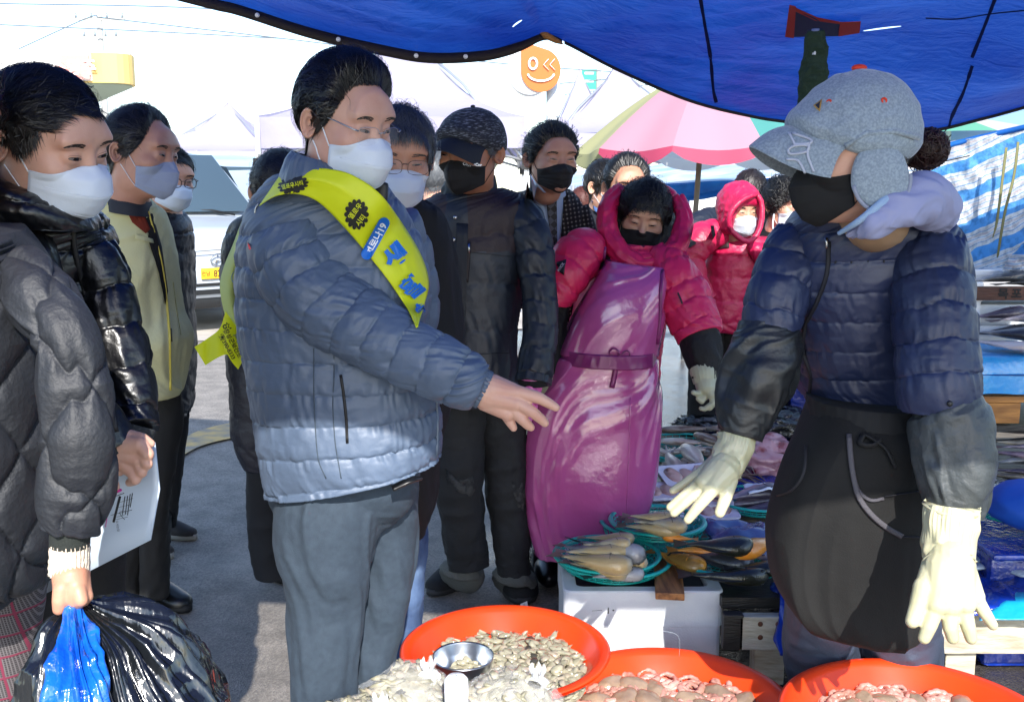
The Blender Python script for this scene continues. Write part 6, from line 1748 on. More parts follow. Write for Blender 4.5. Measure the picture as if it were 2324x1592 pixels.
 for u, y in ((735, 2.12), (825, 2.24)):
  c = (P(u, 1800, y)[0], y)
  a = np.array((c[0], c[1] + .06, 0)); sh = MB().sphere((c[0] + .03, c[1] - .02, .045), (.13, .052, .05), 20, 12).build('shoe', mat('black leather', '', .35), t)
  MB().box((c[0] + .03, c[1] - .02, .010), (.27, .10, .02)).build('sole', mat('black rubber', '#0c0c0c', .7), sh, bevel=.004)
 # head
 q = {'jaw': 1.1, 'fat': .003}
 M = head_matrix(781, 285, 2.05, 45, 13, -2, .95, 1.08)
 sk = skin('ruddy', '#C69C88', '#B58270')
 hd = hand([(1060, 866, 1.95, 38), (1100, 886, 1.94, 39)],
              [((1100, 880, 1.94, 37), (1178, 893, 1.93, 17)), ((1104, 893, 1.94, 36), (1170, 915, 1.925, 18)), ((1106, 905, 1.945, 30), (1152, 938, 1.93, 17)), ((1110, 880, 1.97, 30), (1150, 890, 1.97, 20))],
              [[(1176, 890, 1.93, 16.5), (1222, 902, 1.925, 14.0), (1246, 915, 1.925, 11.8), (1261, 924, 1.925, 9.5)],
               [(1172, 912, 1.925, 16), (1209, 935, 1.92, 13.5), (1227, 950, 1.925, 12), (1236, 959, 1.925, 9.8)],
               [(1160, 925, 1.93, 15.5), (1186, 952, 1.925, 13), (1198, 964, 1.93, 11.5), (1204, 969, 1.93, 9.5)],
               [(1145, 935, 1.94, 14), (1158, 958, 1.935, 11.5), (1165, 970, 1.935, 9)],
               [(1120, 865, 1.98, 17), (1160, 880, 2.0, 14), (1195, 893, 2.0, 11.5), (1218, 903, 2.0, 9)]])
 h2 = hand([(880, 905, 2.22, 26), (905, 940, 2.2, 24)], [((905, 940, 2.2, 24), (930, 985, 2.2, 20))], [[(930, 985, 2.2, 12), (940, 1030, 2.2, 10), (944, 1075, 2.2, 8)], [(925, 985, 2.21, 12), (930, 1030, 2.21, 9)]])
 body_mesh('body', M, q, [shrink(T, .85, 8), shrink(S, .72, 6), shrink(S2, .7), shrink(L1, .8, 6), shrink(L2, .8, 6)], [hd, h2], sk, t, .009, .0022, (230, 160), neck_end=(728, 440, 2.12))
 for (u, v, a) in ((1258, 919, 25), (1231, 953, 38), (1200, 966, 45)):
  pass
 face(M, q, t, gaze=(.003, -.002), open_=.0040, brow='#2A2420', down=.001)
 def vol(az, el):
  a = np.abs(np.degrees((az + pi) % (2 * pi) - pi)); e = np.degrees(el)
  return 1 + .55 * np.exp(-((e - 55) / 22) ** 2) * (a < 75) - .2 * (e < 10)
 hair(M, q, t, hm('#120f0e', .36), tab=[(0, 50), (22, 50), (34, 50), (46, 42), (56, 28), (68, 8), (80, -2), (90, 8), (104, 6), (116, -14), (135, -26), (180, -30)], thick=.024, thfn=vol, comb=c_back, n=9000, length=.055, lift=.004, width=.0009, na=170, nk=60, jag=1.5)
 mask(M, q, t, WM, 'fold', strap_m=STR, size=1.04)
 glasses(M, q, t, 'rimless', '#A5A8AC', drop=.008)
 # the sash
 ym = mat('yellow sash cloth', '#D3DC12', .5, bump=[(700, .0001), (16, .003)], translucent=.12)
 bs = bvh_of(jk, sl, jk.children[3] if len(jk.children) > 3 else jk)
 up = crom([(640, 392), (690, 384), (745, 384), (800, 398), (862, 440), (915, 512), (955, 580), (972, 640), (962, 690), (948, 742)], 90)
 lo = crom([(588, 468), (625, 446), (672, 440), (722, 458), (778, 512), (832, 575), (876, 630), (905, 672), (928, 708), (944, 744)], 90)
 k = np.linspace(0, 1, 18)
 Q = up[:, None] * (1 - k[None, :, None]) + lo[:, None] * k[None, :, None]
 dist = np.zeros(Q.shape[:2])
 for i in range(90):
  for j in range(18):
   l, n_, d = hit(bs, *Q[i, j]); dist[i, j] = (l[1] if l is not None else np.nan)
 row = np.nanmean(dist, 1, keepdims=True); row = np.where(np.isnan(row), 2.0, row)
 dist = np.where(np.isnan(dist), row, dist)
 hit0 = dist.copy()
 for _ in range(22):
  d2 = dist.copy(); d2[1:-1] = np.minimum((dist[2:] + dist[:-2]) / 2, dist[1:-1] + .004); d2[:, 1:-1] = (d2[:, 2:] + d2[:, :-2]) / 2 * .7 + d2[:, 1:-1] * .3; dist = np.minimum(d2, dist + .002)
 dist[:46] = np.minimum(dist[:46], np.interp(np.arange(46), [0, 12, 30, 45], [2.03, 1.965, 1.95, 1.97])[:, None] + .03 * np.abs(k[None] - .4))
 for _ in range(8):
  dist[1:-1] = (dist[2:] + dist[:-2] + 2 * dist[1:-1]) / 4; dist = np.minimum(dist, hit0)
 for _ in range(3): dist[1:-1] = (dist[2:] + dist[:-2] + 2 * dist[1:-1]) / 4
 dist -= .011 + .003 * vn(np.arange(90)[:, None] / 9, np.arange(18)[None] / 6)
 G = P(Q[..., 0], Q[..., 1], dist)
 sa = MB().grid(G).build('sash', ym, t)
 b3 = bvh_of(sa)
 sa.modifiers.new('solid', 'SOLIDIFY').thickness = -.0012
 ink = mat('black print', '#1C1C16', .6); blue = mat('blue print', '#0E66C0', .5)
 flower = lambda R: (lambda th: R * (.80 + .20 * np.abs(np.cos(th * 7)) ** .8))
 V2, F2 = disc2d(flower(1.0), 84); decal(b3, V2, F2, (809, 486), 0, 28, ink, 'flower_print', sa, .004, sy=1.25)
 V2, F2 = disc2d(flower(1.0), 84); decal(b3, V2, F2, (666, 420), 12, 36, ink, 'flower_print', sa, .004, sy=.55)
 yp = mat('sash yellow print', '#C9D020', .5)
 for s_, c_, a_, z_ in (('옐로우', (806, 478), 52, 15), ('시티', (818, 499), 52, 15)):
  V2, F2 = text2d(s_, 1, .02); decal(b3, V2, F2, c_, a_, z_, yp, 'lettering', sa, .0055)
 V2, F2 = text2d('옐로우시티', 1, .02); decal(b3, V2, F2, (664, 420), 15, 11, yp, 'lettering', sa, .0055)
 a = radians(62); pill = []
 for s_ in (1, -1):
  for x in np.linspace(-pi / 2, pi / 2, 9): pill.append((s_ * 40 + 13 * cos(x) * s_, 13 * sin(x) * s_))
 pill = np.array(pill); V2 = np.vstack([[0, 0], pill, pill * .5]); n = len(pill); F2 = [(0, 1 + n + i, 1 + n + (i + 1) % n) for i in range(n)] + [(1 + n + i, 1 + i, 1 + (i + 1) % n, 1 + n + (i + 1) % n) for i in range(n)]
 decal(b3, V2, F2, (851, 541), 62, 1, blue, 'blue_label', sa, .004)
 V2, F2 = text2d('코로나19', 1, .03); decal(b3, V2, F2, (851, 541), 62, 21, mat('white print', '#E8EAEC', .5), 'lettering', sa, .0055)
 for s_, c_, a_, z_ in (('생', (896, 584), 38, 58), ('활', (933, 650), 40, 50), ('속', (950, 702), 42, 26)):
  V2, F2 = text2d(s_, 1, .055); decal(b3, V2, F2, c_, a_, z_, blue, 'lettering', sa, .011)
 # the part that hangs down the back
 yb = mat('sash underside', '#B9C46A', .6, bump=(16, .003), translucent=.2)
 L_ = crom([(592, 452), (555, 490), (528, 555), (506, 610), (499, 655), (512, 720), (535, 765), (560, 795)], 60)
 R_ = crom([(612, 470), (572, 520), (556, 580), (548, 640), (550, 690), (556, 730), (570, 770), (590, 800)], 60)
 Q = L_[:, None] * (1 - k[None, :, None]) + R_[:, None] * k[None, :, None]
 Yd = np.interp(np.linspace(0, 1, 60), [0, .2, .5, .8, 1], [2.12, 2.2, 2.24, 2.22, 2.2])[:, None] + .05 * np.sin(k * pi)[None] * -1
 G = P(Q[..., 0], Q[..., 1], Yd + 0 * Q[..., 0]); ob = MB().grid(G).build('sash_loop', yb, sa); b4 = bvh_of(ob); ob.modifiers.new('solid', 'SOLIDIFY').thickness = -.0012
 V2, F2 = disc2d(lambda th: 1 + 0 * th, 40); decal(b4, V2, F2, (547, 630), 0, 22, mat('faded blue print', '#7FA3C0', .6), 'blue_label', ob, .0016)
 V2, F2 = text2d('거리', 1, .03); decal(b4, V2, F2, (541, 632), 90, 24, yb, 'lettering', ob, .0022)
 V2, F2 = text2d('두기', 1, .05); decal(b4, V2, F2, (560, 566), 75, 26, mat('red print', '#C0404A', .6), 'lettering', ob, .0018)
 V2, F2 = text2d('실천', 1, .05); decal(b4, V2, F2, (557, 712), 90, 24, mat('pink print', '#D07890', .6), 'lettering', ob, .0018)
 tl = np.array([(515, 708), (540, 722), (562, 758), (574, 784), (566, 806), (538, 838), (524, 818), (505, 806), (462, 826), (468, 806), (485, 776), (440, 786), (462, 771), (498, 762), (502, 735)], float)
 # forked ribbon tail: a curved strip and two points
 def strip(A_, B_, Y_, nm, k2=26):
  A_ = crom(A_, k2); B_ = crom(B_, k2); w = np.linspace(0, 1, 8)
  Q = A_[:, None] * (1 - w[None, :, None]) + B_[:, None] * w[None, :, None]
  return MB().grid(P(Q[..., 0], Q[..., 1], Y_ + .01 * np.sin(Q[..., 0] / 14))).build(nm, ym, sa)
 s1 = strip([(512, 706), (498, 745), (470, 768), (441, 787)], [(560, 775), (545, 800), (505, 806), (466, 828)], 2.15, 'sash_tail')
 s2 = strip([(515, 735), (540, 745), (560, 762)], [(498, 770), (524, 800), (556, 812)], 2.14, 'sash_tail')
 s3 = strip([(560, 762), (570, 784), (566, 792)], [(505, 782), (524, 818), (540, 838)], 2.135, 'sash_tail')
 b5 = bvh_of(s1, s2, s3)
 for s_, c_, a_, z_ in (('히', (512, 742), -62, 22), ('장성군보건소', (528, 778), -62, 13), ('☎390-8333', (515, 786), -62, 12.5)):
  V2, F2 = text2d(s_, 1, .02); decal(b5, V2, F2, c_, a_, z_, ink, 'lettering', sa, .003)
 V2, F2 = text2d('Jangseong', 1, .0); decal(b5, V2, F2, (545, 780), -62, 13, mat('navy print', '#1B3C78', .6), 'lettering', sa, .003)
 tubeP('safety_pin', [(586, 462, 2.05), (580, 472, 2.05), (578, 484, 2.05)], .0018, mat('steel #9A9CA0', '#9A9CA0', .25, metal=1), sa)
 ph = MB().box(P(862, 452, 2.06), (.030, .02, .07), R=Matrix.Rotation(.1, 3, 'Y')); ph.build('lapel_microphone', mat('black plastic', '', .5), t, bevel=.006)
 return t
main_man()
# ================================================================== the vendor in the felt cap
def vendor():
 t = thing('person', base_of(1960, 2.45), 'vendor in a grey felt cap, navy quilted jacket, black apron and pale rubber gloves', 'person')
 nm = mat('navy nylon', '#1C2542', .46, bump=[(34, .0016, 4), (140, .0004)], col2='#222C4C', cscale=4)
 D0 = puff(.070, .011, .0030, 12, tilt=.05, wob=.10)
 T = loft([(1838, 474, 2065, 455, 2.14, .10), (1800, 500, 2120, 482, 2.17, .12), (1775, 560, 2150, 540, 2.2, .14), (1768, 640, 2155, 630, 2.22, .15), (1785, 720, 2150, 720, 2.24, .15), (1800, 800, 2150, 800, 2.26, .15), (1815, 860, 2150, 868, 2.28, .15), (1836, 905, 2120, 925, 2.28, .145), (1860, 925, 2090, 938, 2.28, .13)], 280, 280, D0, 2.4)
 jk = garment('jacket', T, nm, t)
 S = limb([(1815, 530, 2.18, 50), (1788, 600, 2.16, 62), (1762, 680, 2.13, 64), (1748, 735, 2.12, 60), (1744, 768, 2.12, 58)], 130, 100, puff(.062, .010, .003, 3))
 s1 = garment('sleeve', S, nm, jk)
 S2 = limb([(2085, 525, 2.14, 66), (2108, 600, 2.08, 82), (2118, 700, 2.03, 82), (2124, 800, 2.0, 84), (2128, 870, 1.98, 84), (2132, 918, 1.98, 80)], 200, 130, puff(.066, .011, .0035, 5, tilt=.03))
 s2 = garment('sleeve', S2, nm, jk)
 bj = bvh_of(jk); b2 = bvh_of(s2)
 seam = mat('navy seam', '#0A0E1C', .7)
 zipline(bj, [(1880, 548), (1876, 620), (1852, 690), (1828, 740), (1824, 800), (1840, 850), (1836, 905)], jk, seam, .010, (1876, 540))
 for x in range(6): ribbon_on(bj, [(1905 + x * 36, 500), (1900 + x * 36, 570), (1885 + x * 38, 640)], .004, 'quilt_seam', seam, jk, -.002)
 ribbon_on(bj, [(2150, 870), (2148, 930)], .008, 'pocket_zip', seam, jk, .002)
 MB().sphere(onto(b2, [(2155, 915)], .002)[0], (.006, .004, .006), 12, 8).build('snap_button', mat('black plastic', '', .5), s2)
 C = loft([(1850, 500, 2000, 520, 2.08, .075), (1858, 478, 2010, 500, 2.06, .075), (1868, 462, 2000, 488, 2.05, .07)], 40, 90, lambda T_, H, S_, R: .005 * vn(H * 4, S_ * 20, 0, 3))
 MB().grid(np.concatenate([C, (C.mean(1, keepdims=True) + (C - C.mean(1, keepdims=True)) * .86)[::-1]]), wrap=True).build('collar', nm, jk)
 # hood of the sweatshirt
 lav = mat('lavender hood', '#8F93B4', .7, bump=(40, .001)); lb = mat('pale blue lining', '#8FA8C4', .8)
 Hd = limb([(1928, 536, 1.92, 5), (1985, 506, 1.875, 28), (2038, 474, 1.89, 46), (2088, 452, 1.95, 54), (2122, 476, 2.02, 50), (2136, 514, 2.06, 26)], 110, 60, folds(.010, .06, .16, 4, .6), k=.9)
 ho = garment('hood', Hd, lav, t)
 Hi = limb([(1903, 530, 1.92, 5), (1950, 500, 1.87, 8), (2010, 452, 1.87, 10), (2056, 416, 1.93, 13), (2084, 402, 2.0, 13)], 60, 30, None)
 garment('hood_lining', Hi, lb, ho)
 sh = limb([(2000, 500, 2.10, 66), (2040, 450, 2.12, 60), (2055, 425, 2.12, 52)], 30, 30, None); garment('undershirt', sh, mat('grey knit', '#7C8288', .9), t)
 beige = limb([(1950, 425, 1.99, 60), (1966, 462, 1.99, 69), (1982, 490, 2.01, 72), (1994, 506, 2.06, 68)], 40, 70, folds(.003, .03, .1)); garment('neck_warmer', beige, mat('beige knit', '#94785E', .95), t)
 # oversleeves
 om = mat('black rubberised cloth', '#15171A', .42, bump=[(20, .003, 4), (120, .0008)], col2='#22262A', cscale=5, spec=.5)
 om2 = mat('sunlit grey rubberised cloth', '#2C3032', .45, bump=[(20, .003, 4), (120, .0012)], col2='#404547', cscale=9, spec=.5)  # greyer copy of the black cloth, with the sunlight put into its colour
 O1 = limb([(1745, 738, 2.12, 62), (1738, 790, 2.11, 76), (1715, 860, 2.1, 78), (1690, 930, 2.09, 66), (1675, 985, 2.08, 48)], 130, 90, folds(.011, .07, .13, 6, 1.0, .001))
 garment('oversleeve', O1, om, t)
 O2 = limb([(2140, 905, 1.98, 74), (2150, 945, 1.97, 88), (2160, 1010, 1.95, 86), (2168, 1080, 1.93, 80), (2172, 1130, 1.92, 68), (2168, 1160, 1.92, 55)], 130, 110, folds(.010, .07, .15, 16, .8, .001))
 garment('oversleeve', O2, om2, t)
 for c_, r_ in (((1744, 748, 2.12), 60), ((2138, 920, 1.98), 78)):
  E = limb([(c_[0] + 1, c_[1] - 10, c_[2], r_ + 2), (c_[0], c_[1], c_[2], r_ + 5), (c_[0] - 1, c_[1] + 12, c_[2], r_ + 3)], 16, 160, lambda T_, H, S_, R: .003 * np.sin(H * 44) * np.sin(pi * T_))
  garment('elastic', E, om, t)
 # apron
 am = mat('black apron felt', '#070707', .85, bump=[(300, .0008), (10, .004)], col2='#131313', cscale=7, cmix=(.45, .8))
 A = loft([(1846, 912, 2110, 922, 2.19, .13), (1815, 985, 2118, 980, 2.16, .135), (1778, 1060, 2116, 1060, 2.15, .13), (1752, 1150, 2110, 1150, 2.15, .125), (1744, 1230, 2104, 1240, 2.15, .12), (1752, 1310, 2096, 1325, 2.15, .115), (1784, 1372, 2085, 1390, 2.15, .11), (1840, 1418, 2068, 1428, 2.15, .10), (1900, 1444, 2046, 1450, 2.15, .08)], 200, 240, lambda T_, H, S_, R: .011 * np.clip(T_ * 3, .15, 1) * (vn(np.cos(H) * R / .05, S_ * 1.2, 0, 8) + .6 * ridged(np.cos(H) * R / .07 + 3, S_ * 1.5, 0, 5, 2)), 3.2)
 ap = garment('apron', A, am, t)
 ba = bvh_of(ap)
 bind = mat('grey binding', '#4A484E', .8, bump=(200, .002))
 pkt = onto(ba, crom([(1930, 1010), (1938, 1080), (1955, 1150), (1990, 1190), (2040, 1225), (2046, 1230)], 40), .004)
 ribbon_on(ba, [(1926, 985), (1930, 1040), (1938, 1090), (1950, 1130), (1975, 1165), (2010, 1195), (2046, 1216)], .012, 'pocket_binding', bind, ap, .005)
 ribbon_on(ba, [(1938, 1085), (1950, 1115), (1975, 1134), (2005, 1130)], .008, 'pocket_binding', bind, ap, .003)
 ribbon_on(ba, [(2046, 1216), (2090, 1218)], .010, 'pocket_binding', mat('black binding', '#1A1A20', .8), ap, .004)
 ribbon_on(ba, [(2005, 1125), (2095, 1112)], .008, 'pocket_binding', mat('black binding', '', .8), ap, .004)
 ribbon_on(ba, [(1830, 1010), (1825, 1070), (1800, 1110), (1765, 1125)], .008, 'pocket_binding', mat('black binding', '', .8), ap, .004)
 G = loft([(1838, 900, 2112, 912, 2.185, .14), (1836, 945, 2114, 958, 2.18, .145)], 20, 140, lambda T_, H, S_, R: .002 * vn(H * 20, S_ * 60))
 garment('waistband', G, mat('black band', '', .8), ap)
 bl = MB()
 for c in ([(1960, 985), (1985, 1000), (2010, 1020), (2030, 1060)], [(1960, 985), (1950, 1005), (1975, 1012), (2000, 1000)]):
  p = onto(ba, crom(c, 14), .010); bl.tube(p, .007, 6, flat=.5)
 bl.build('apron_tie', mat('black band', '', .8), ap)
 # trousers
 pm_ = mat('blue grey work trousers', '#2C3444', .6, bump=[(25, .004), (200, .0004)], col2='#3A4456', cscale=5)
 L1 = limb([(1880, 1250, 2.4, 100), (1860, 1400, 2.5, 82), (1862, 1480, 2.55, 80), (1868, 1560, 2.58, 74), (1872, 1640, 2.6, 68)], 110, 70, folds(.010, .06, .12, 3, .7))
 L2 = limb([(2030, 1250, 2.4, 100), (2040, 1400, 2.46, 86), (2052, 1480, 2.5, 82), (2055, 1560, 2.52, 74), (2056, 1650, 2.52, 66)], 110, 70, folds(.010, .06, .12, 8, -.7))
 tb_ = MB(); capped(tb_, L1); capped(tb_, L2); V, Fc = remesh(tb_, .006, 3); MB().add(V, Fc).build('trousers', pm_, t)
 bt = mat('black rubber boot', '#0D0D0F', .3)
 for u, y in ((1875, 2.6), (2056, 2.52)):
  x = P(u, 1600, y)[0]; MB().sphere((x - .02, y - .06, .055), (.055, .14, .06), 18, 12).build('boot', bt, t)
 # gloves: fingers, palm and cuff
 glm = mat('cream rubber glove', '#B4B08C', .32, bump=[(16, .003), (60, .0006)], col2='#BEBA9C', cscale=8, sss=.12, spec=.6)
 g1 = hand([(1646, 1058, 2.03, 38), (1628, 1085, 2.02, 42)],
              [((1640, 1062, 2.03, 38), (1596, 1092, 2.0, 20)), ((1640, 1070, 2.02, 38), (1612, 1108, 1.99, 21)), ((1640, 1060, 2.04, 36), (1650, 1094, 2.01, 22)), ((1630, 1060, 2.05, 34), (1585, 1078, 2.04, 16))],
              [[(1582, 1076, 2.04, 12), (1548, 1099, 2.04, 10.5), (1527, 1112, 2.04, 9)],
               [(1588, 1092, 2.01, 13), (1545, 1130, 2.0, 11.5), (1520, 1150, 2.0, 9.5)],
               [(1596, 1103, 2.0, 13.5), (1552, 1142, 1.99, 12), (1529, 1163, 1.99, 10)],
               [(1614, 1114, 1.98, 15), (1583, 1150, 1.97, 13), (1561, 1178, 1.97, 10.5)],
               [(1658, 1088, 2.01, 17), (1646, 1128, 1.99, 15), (1633, 1162, 1.98, 12.5)]])
 V, Fc = remesh(g1, .0022, 2); gl = MB().add(V, Fc).build('glove', glm, t)
 K = limb([(1672, 982, 2.07, 43), (1672, 990, 2.07, 42), (1667, 1010, 2.06, 42), (1659, 1032, 2.05, 42), (1650, 1052, 2.04, 40), (1644, 1062, 2.04, 38)], 60, 120, lambda T_, H, S_, R: .0011 * np.sin(H * 40) * np.clip(1 - np.abs(T_ - .35) * 3.2, 0, 1) + .003 * vn(H * 3, T_ * 5) + .0035 * np.exp(-((T_ - .97) / .03) ** 2) + .002 * np.exp(-((T_ - .0) / .03) ** 2))
 garment('glove_cuff', K, glm, gl)
 g2 = hand([(2155, 1265, 1.83, 50), (2155, 1300, 1.82, 52)],
              [((2145, 1290, 1.82, 50), (2125, 1370, 1.79, 26)), ((2155, 1290, 1.82, 50), (2155, 1372, 1.79, 27)), ((2165, 1290, 1.82, 48), (2188, 1368, 1.79, 26)), ((2170, 1285, 1.83, 42), (2212, 1352, 1.80, 22)), ((2125, 1290, 1.83, 36), (2098, 1335, 1.81, 24))],
              [[(2096, 1330, 1.81, 24), (2083, 1375, 1.80, 20), (2070, 1408, 1.79, 16.5)],
               [(2122, 1378, 1.79, 20), (2108, 1420, 1.78, 17), (2097, 1446, 1.78, 14.5)],
               [(2153, 1382, 1.79, 20), (2156, 1424, 1.78, 17), (2161, 1446, 1.78, 14.5)],
               [(2186, 1378, 1.79, 19.5), (2196, 1420, 1.78, 16.5), (2203, 1447, 1.78, 14)],
               [(2212, 1355, 1.80, 18), (2236, 1392, 1.79, 14.5), (2252, 1417, 1.79, 12)]])
 V, Fc = remesh(g2, .0026, 2); gl = MB().add(V, Fc).build('glove', glm, t)
 K = limb([(2161, 1147, 1.88, 59), (2160, 1156, 1.88, 58), (2156, 1185, 1.87, 60), (2154, 1215, 1.86, 58), (2153, 1245, 1.85, 58), (2150, 1268, 1.84, 56), (2152, 1282, 1.83, 52)], 90, 150, lambda T_, H, S_, R: .0013 * np.sin(H * 40) * np.clip(1 - np.abs(T_ - .38) * 4.2, 0, 1) * (np.abs(np.sin(T_ * 40)) * .0 + 1) + .004 * vn(H * 3, T_ * 5) + .005 * np.exp(-((T_ - .93) / .03) ** 2) - .004 * np.exp(-((T_ - .86) / .03) ** 2) + .003 * np.exp(-((T_ - .0) / .03) ** 2))
 garment('glove_cuff', K, glm, gl)
 # head and felt cap
 q = {'jaw': .95, 'nk': .2}
 M = head_matrix(1938, 352, 1.97, -70, 10, 0, 1.07)
 body_mesh('body', M, q, [shrink(T, .82, 8), shrink(S, .7), shrink(S2, .7, 6), shrink(O1, .6), shrink(O2, .6), shrink(L1, .8), shrink(L2, .8)], [], skin('light', '#CFA28A', '#BE8670'), t, .010, .0022, (200, 140), neck_end=(1984, 500, 2.10), ears=False)
 face(M, q, t, open_=.0035)
 hair(M, q, t, hm('#2B120B', .4), tab=[(0, 50), (45, 42), (70, 22), (85, 5), (110, -10), (135, -28), (180, -36)], thick=.008, comb=c_back, n=1800, length=.05)
 mask(M, q, t, BM, 'cup', size=1.02)
 fm = mat('grey felt', '#7E8B96', .95, bump=[(260, .0012), (60, .0012)], col2='#95A2AC', cscale=220, cmix=(.4, .62), sheen=.4)
 cr, at = crown(M, q, t, fm, [(0, 28), (30, 25), (55, 12), (75, 2), (95, -4), (125, -14), (180, -16)], .020, .002, boxy=.1, na=150, nk=60)
 vs, VG = visor(M, cr, fm, .088, .086, .022, .072, .056, 72, .086, wide=1.0)
 org = mat('orange thread', '#D83A18', .6)
 MB().sphere(at(np.array((0, .18, 1.0)), .003), (.015, .012, .007), 16, 10).build('cap_button', org, cr)
 for a, e in ((48, 50), (108, 42)):
  d_ = dirs(radians(a), radians(e)); p = at(d_, .001); n_ = app(M, d_) - app(M, d_ * 0)
  MB().tube([p + .0045 * (np.cross(n_, (0, 0, 1)) / np.linalg.norm(np.cross(n_, (0, 0, 1))) * cos(x) + np.array((0, 0, 1)) * sin(x)) for x in np.linspace(0, 2 * pi, 13)], .0022, 6, cap=False).build('eyelet', org, cr)
 for s in (1,):
  fl = MB(); R_ = M[:3, :3]
  pts = []
  def flp(D): return 1 + .05 * vn(D[..., 0] * 2, D[..., 1] * 2, D[..., 2] * 2) + .10 * np.clip(D[..., 2], 0, 1)
  V_ = MB().sphere((0, 0, 0), (.016, .050, .056), 48, 32, f=flp)
  W_ = V_.v[0] @ np.array(Matrix.Rotation(radians(10), 3, 'X')).T + (s * .084, .010, -.046)
  fl.add(app(M, W_), V_.f); o = fl.build('ear_flap', fm, cr)
  th = np.linspace(0, 2 * pi, 60)
  rim = np.stack([s * .0840 + .006 + 0 * th, .010 + .050 * np.cos(th), -.046 + .0565 * np.sin(th)], 1)
  MB().tube(app(M, rim[30:]), .0038, 8).build('piping', mat('grey piping', '#8A90A0', .7), o)
  MB().tube(app(M, [(s * .086, -.045, .020), (s * .098, -.01, .036), (s * .096, .04, .030), (s * .085, .085, .012)]), .0055, 8).build('rolled_edge', fm, cr)
 # stitched loops and badge on the cap
 ck = mat('pale cord', '#B4B8C4', .6)
 bc = bvh_of(vs, cr)
 for c in ([(1790, 302), (1800, 322), (1806, 328), (1838, 325), (1836, 316), (1798, 303)], [(1788, 340), (1800, 332), (1825, 330), (1836, 334), (1828, 345), (1800, 350), (1790, 348), (1788, 340)], [(1836, 326), (1832, 350), (1838, 370), (1846, 390)], [(1784, 362), (1808, 364), (1818, 376), (1826, 392)]):
  ribbon_on(bc, c, .0050, 'cord', ck, vs, .002, tube=True, n=24)
 patch_on(bc, [(1845, 240), (1865, 226), (1860, 254), (1855, 250)], mat('gold badge', '#B08A40', .5), 'badge', cr, .002)
 patch_on(bc, [(1850, 240), (1861, 232), (1859, 248), (1856, 246)], mat('badge dark', '#2A2C34', .5), 'badge', cr, .0035)
 # bun
 bm_ = hm('#2B120B', .4); c = P(2103, 338, 2.06); mb = MB()
 mb.sphere(c, (.040, .035, .038), 30, 20, f=lambda D: 1 + .12 * vn(D[..., 0] * 2.5, D[..., 1] * 2.5, D[..., 2] * 2.5))
 rr = np.random.default_rng(3)
 for i in range(260):
  a = rr.normal(size=3); a /= np.linalg.norm(a); b = np.cross(a, rr.normal(size=3)); b /= np.linalg.norm(b)
  mb.tube([c + .040 * (a * cos(x) + b * sin(x)) * rr.uniform(.96, 1.12) for x in np.linspace(0, rr.uniform(1, 2.2), 7)], .0011, 4)
 for i in range(60):
  a = P(2070 + rr.normal() * 6, 370 + rr.normal() * 8, 2.05); b = c + rr.normal(size=3) * .02; mb.tube([a, (a + b) / 2 + (0, 0, -.008), b + (.01, 0, .01)], .0011, 4)
 mb.build('hair_bun', bm_, t)
 return t
vendor()
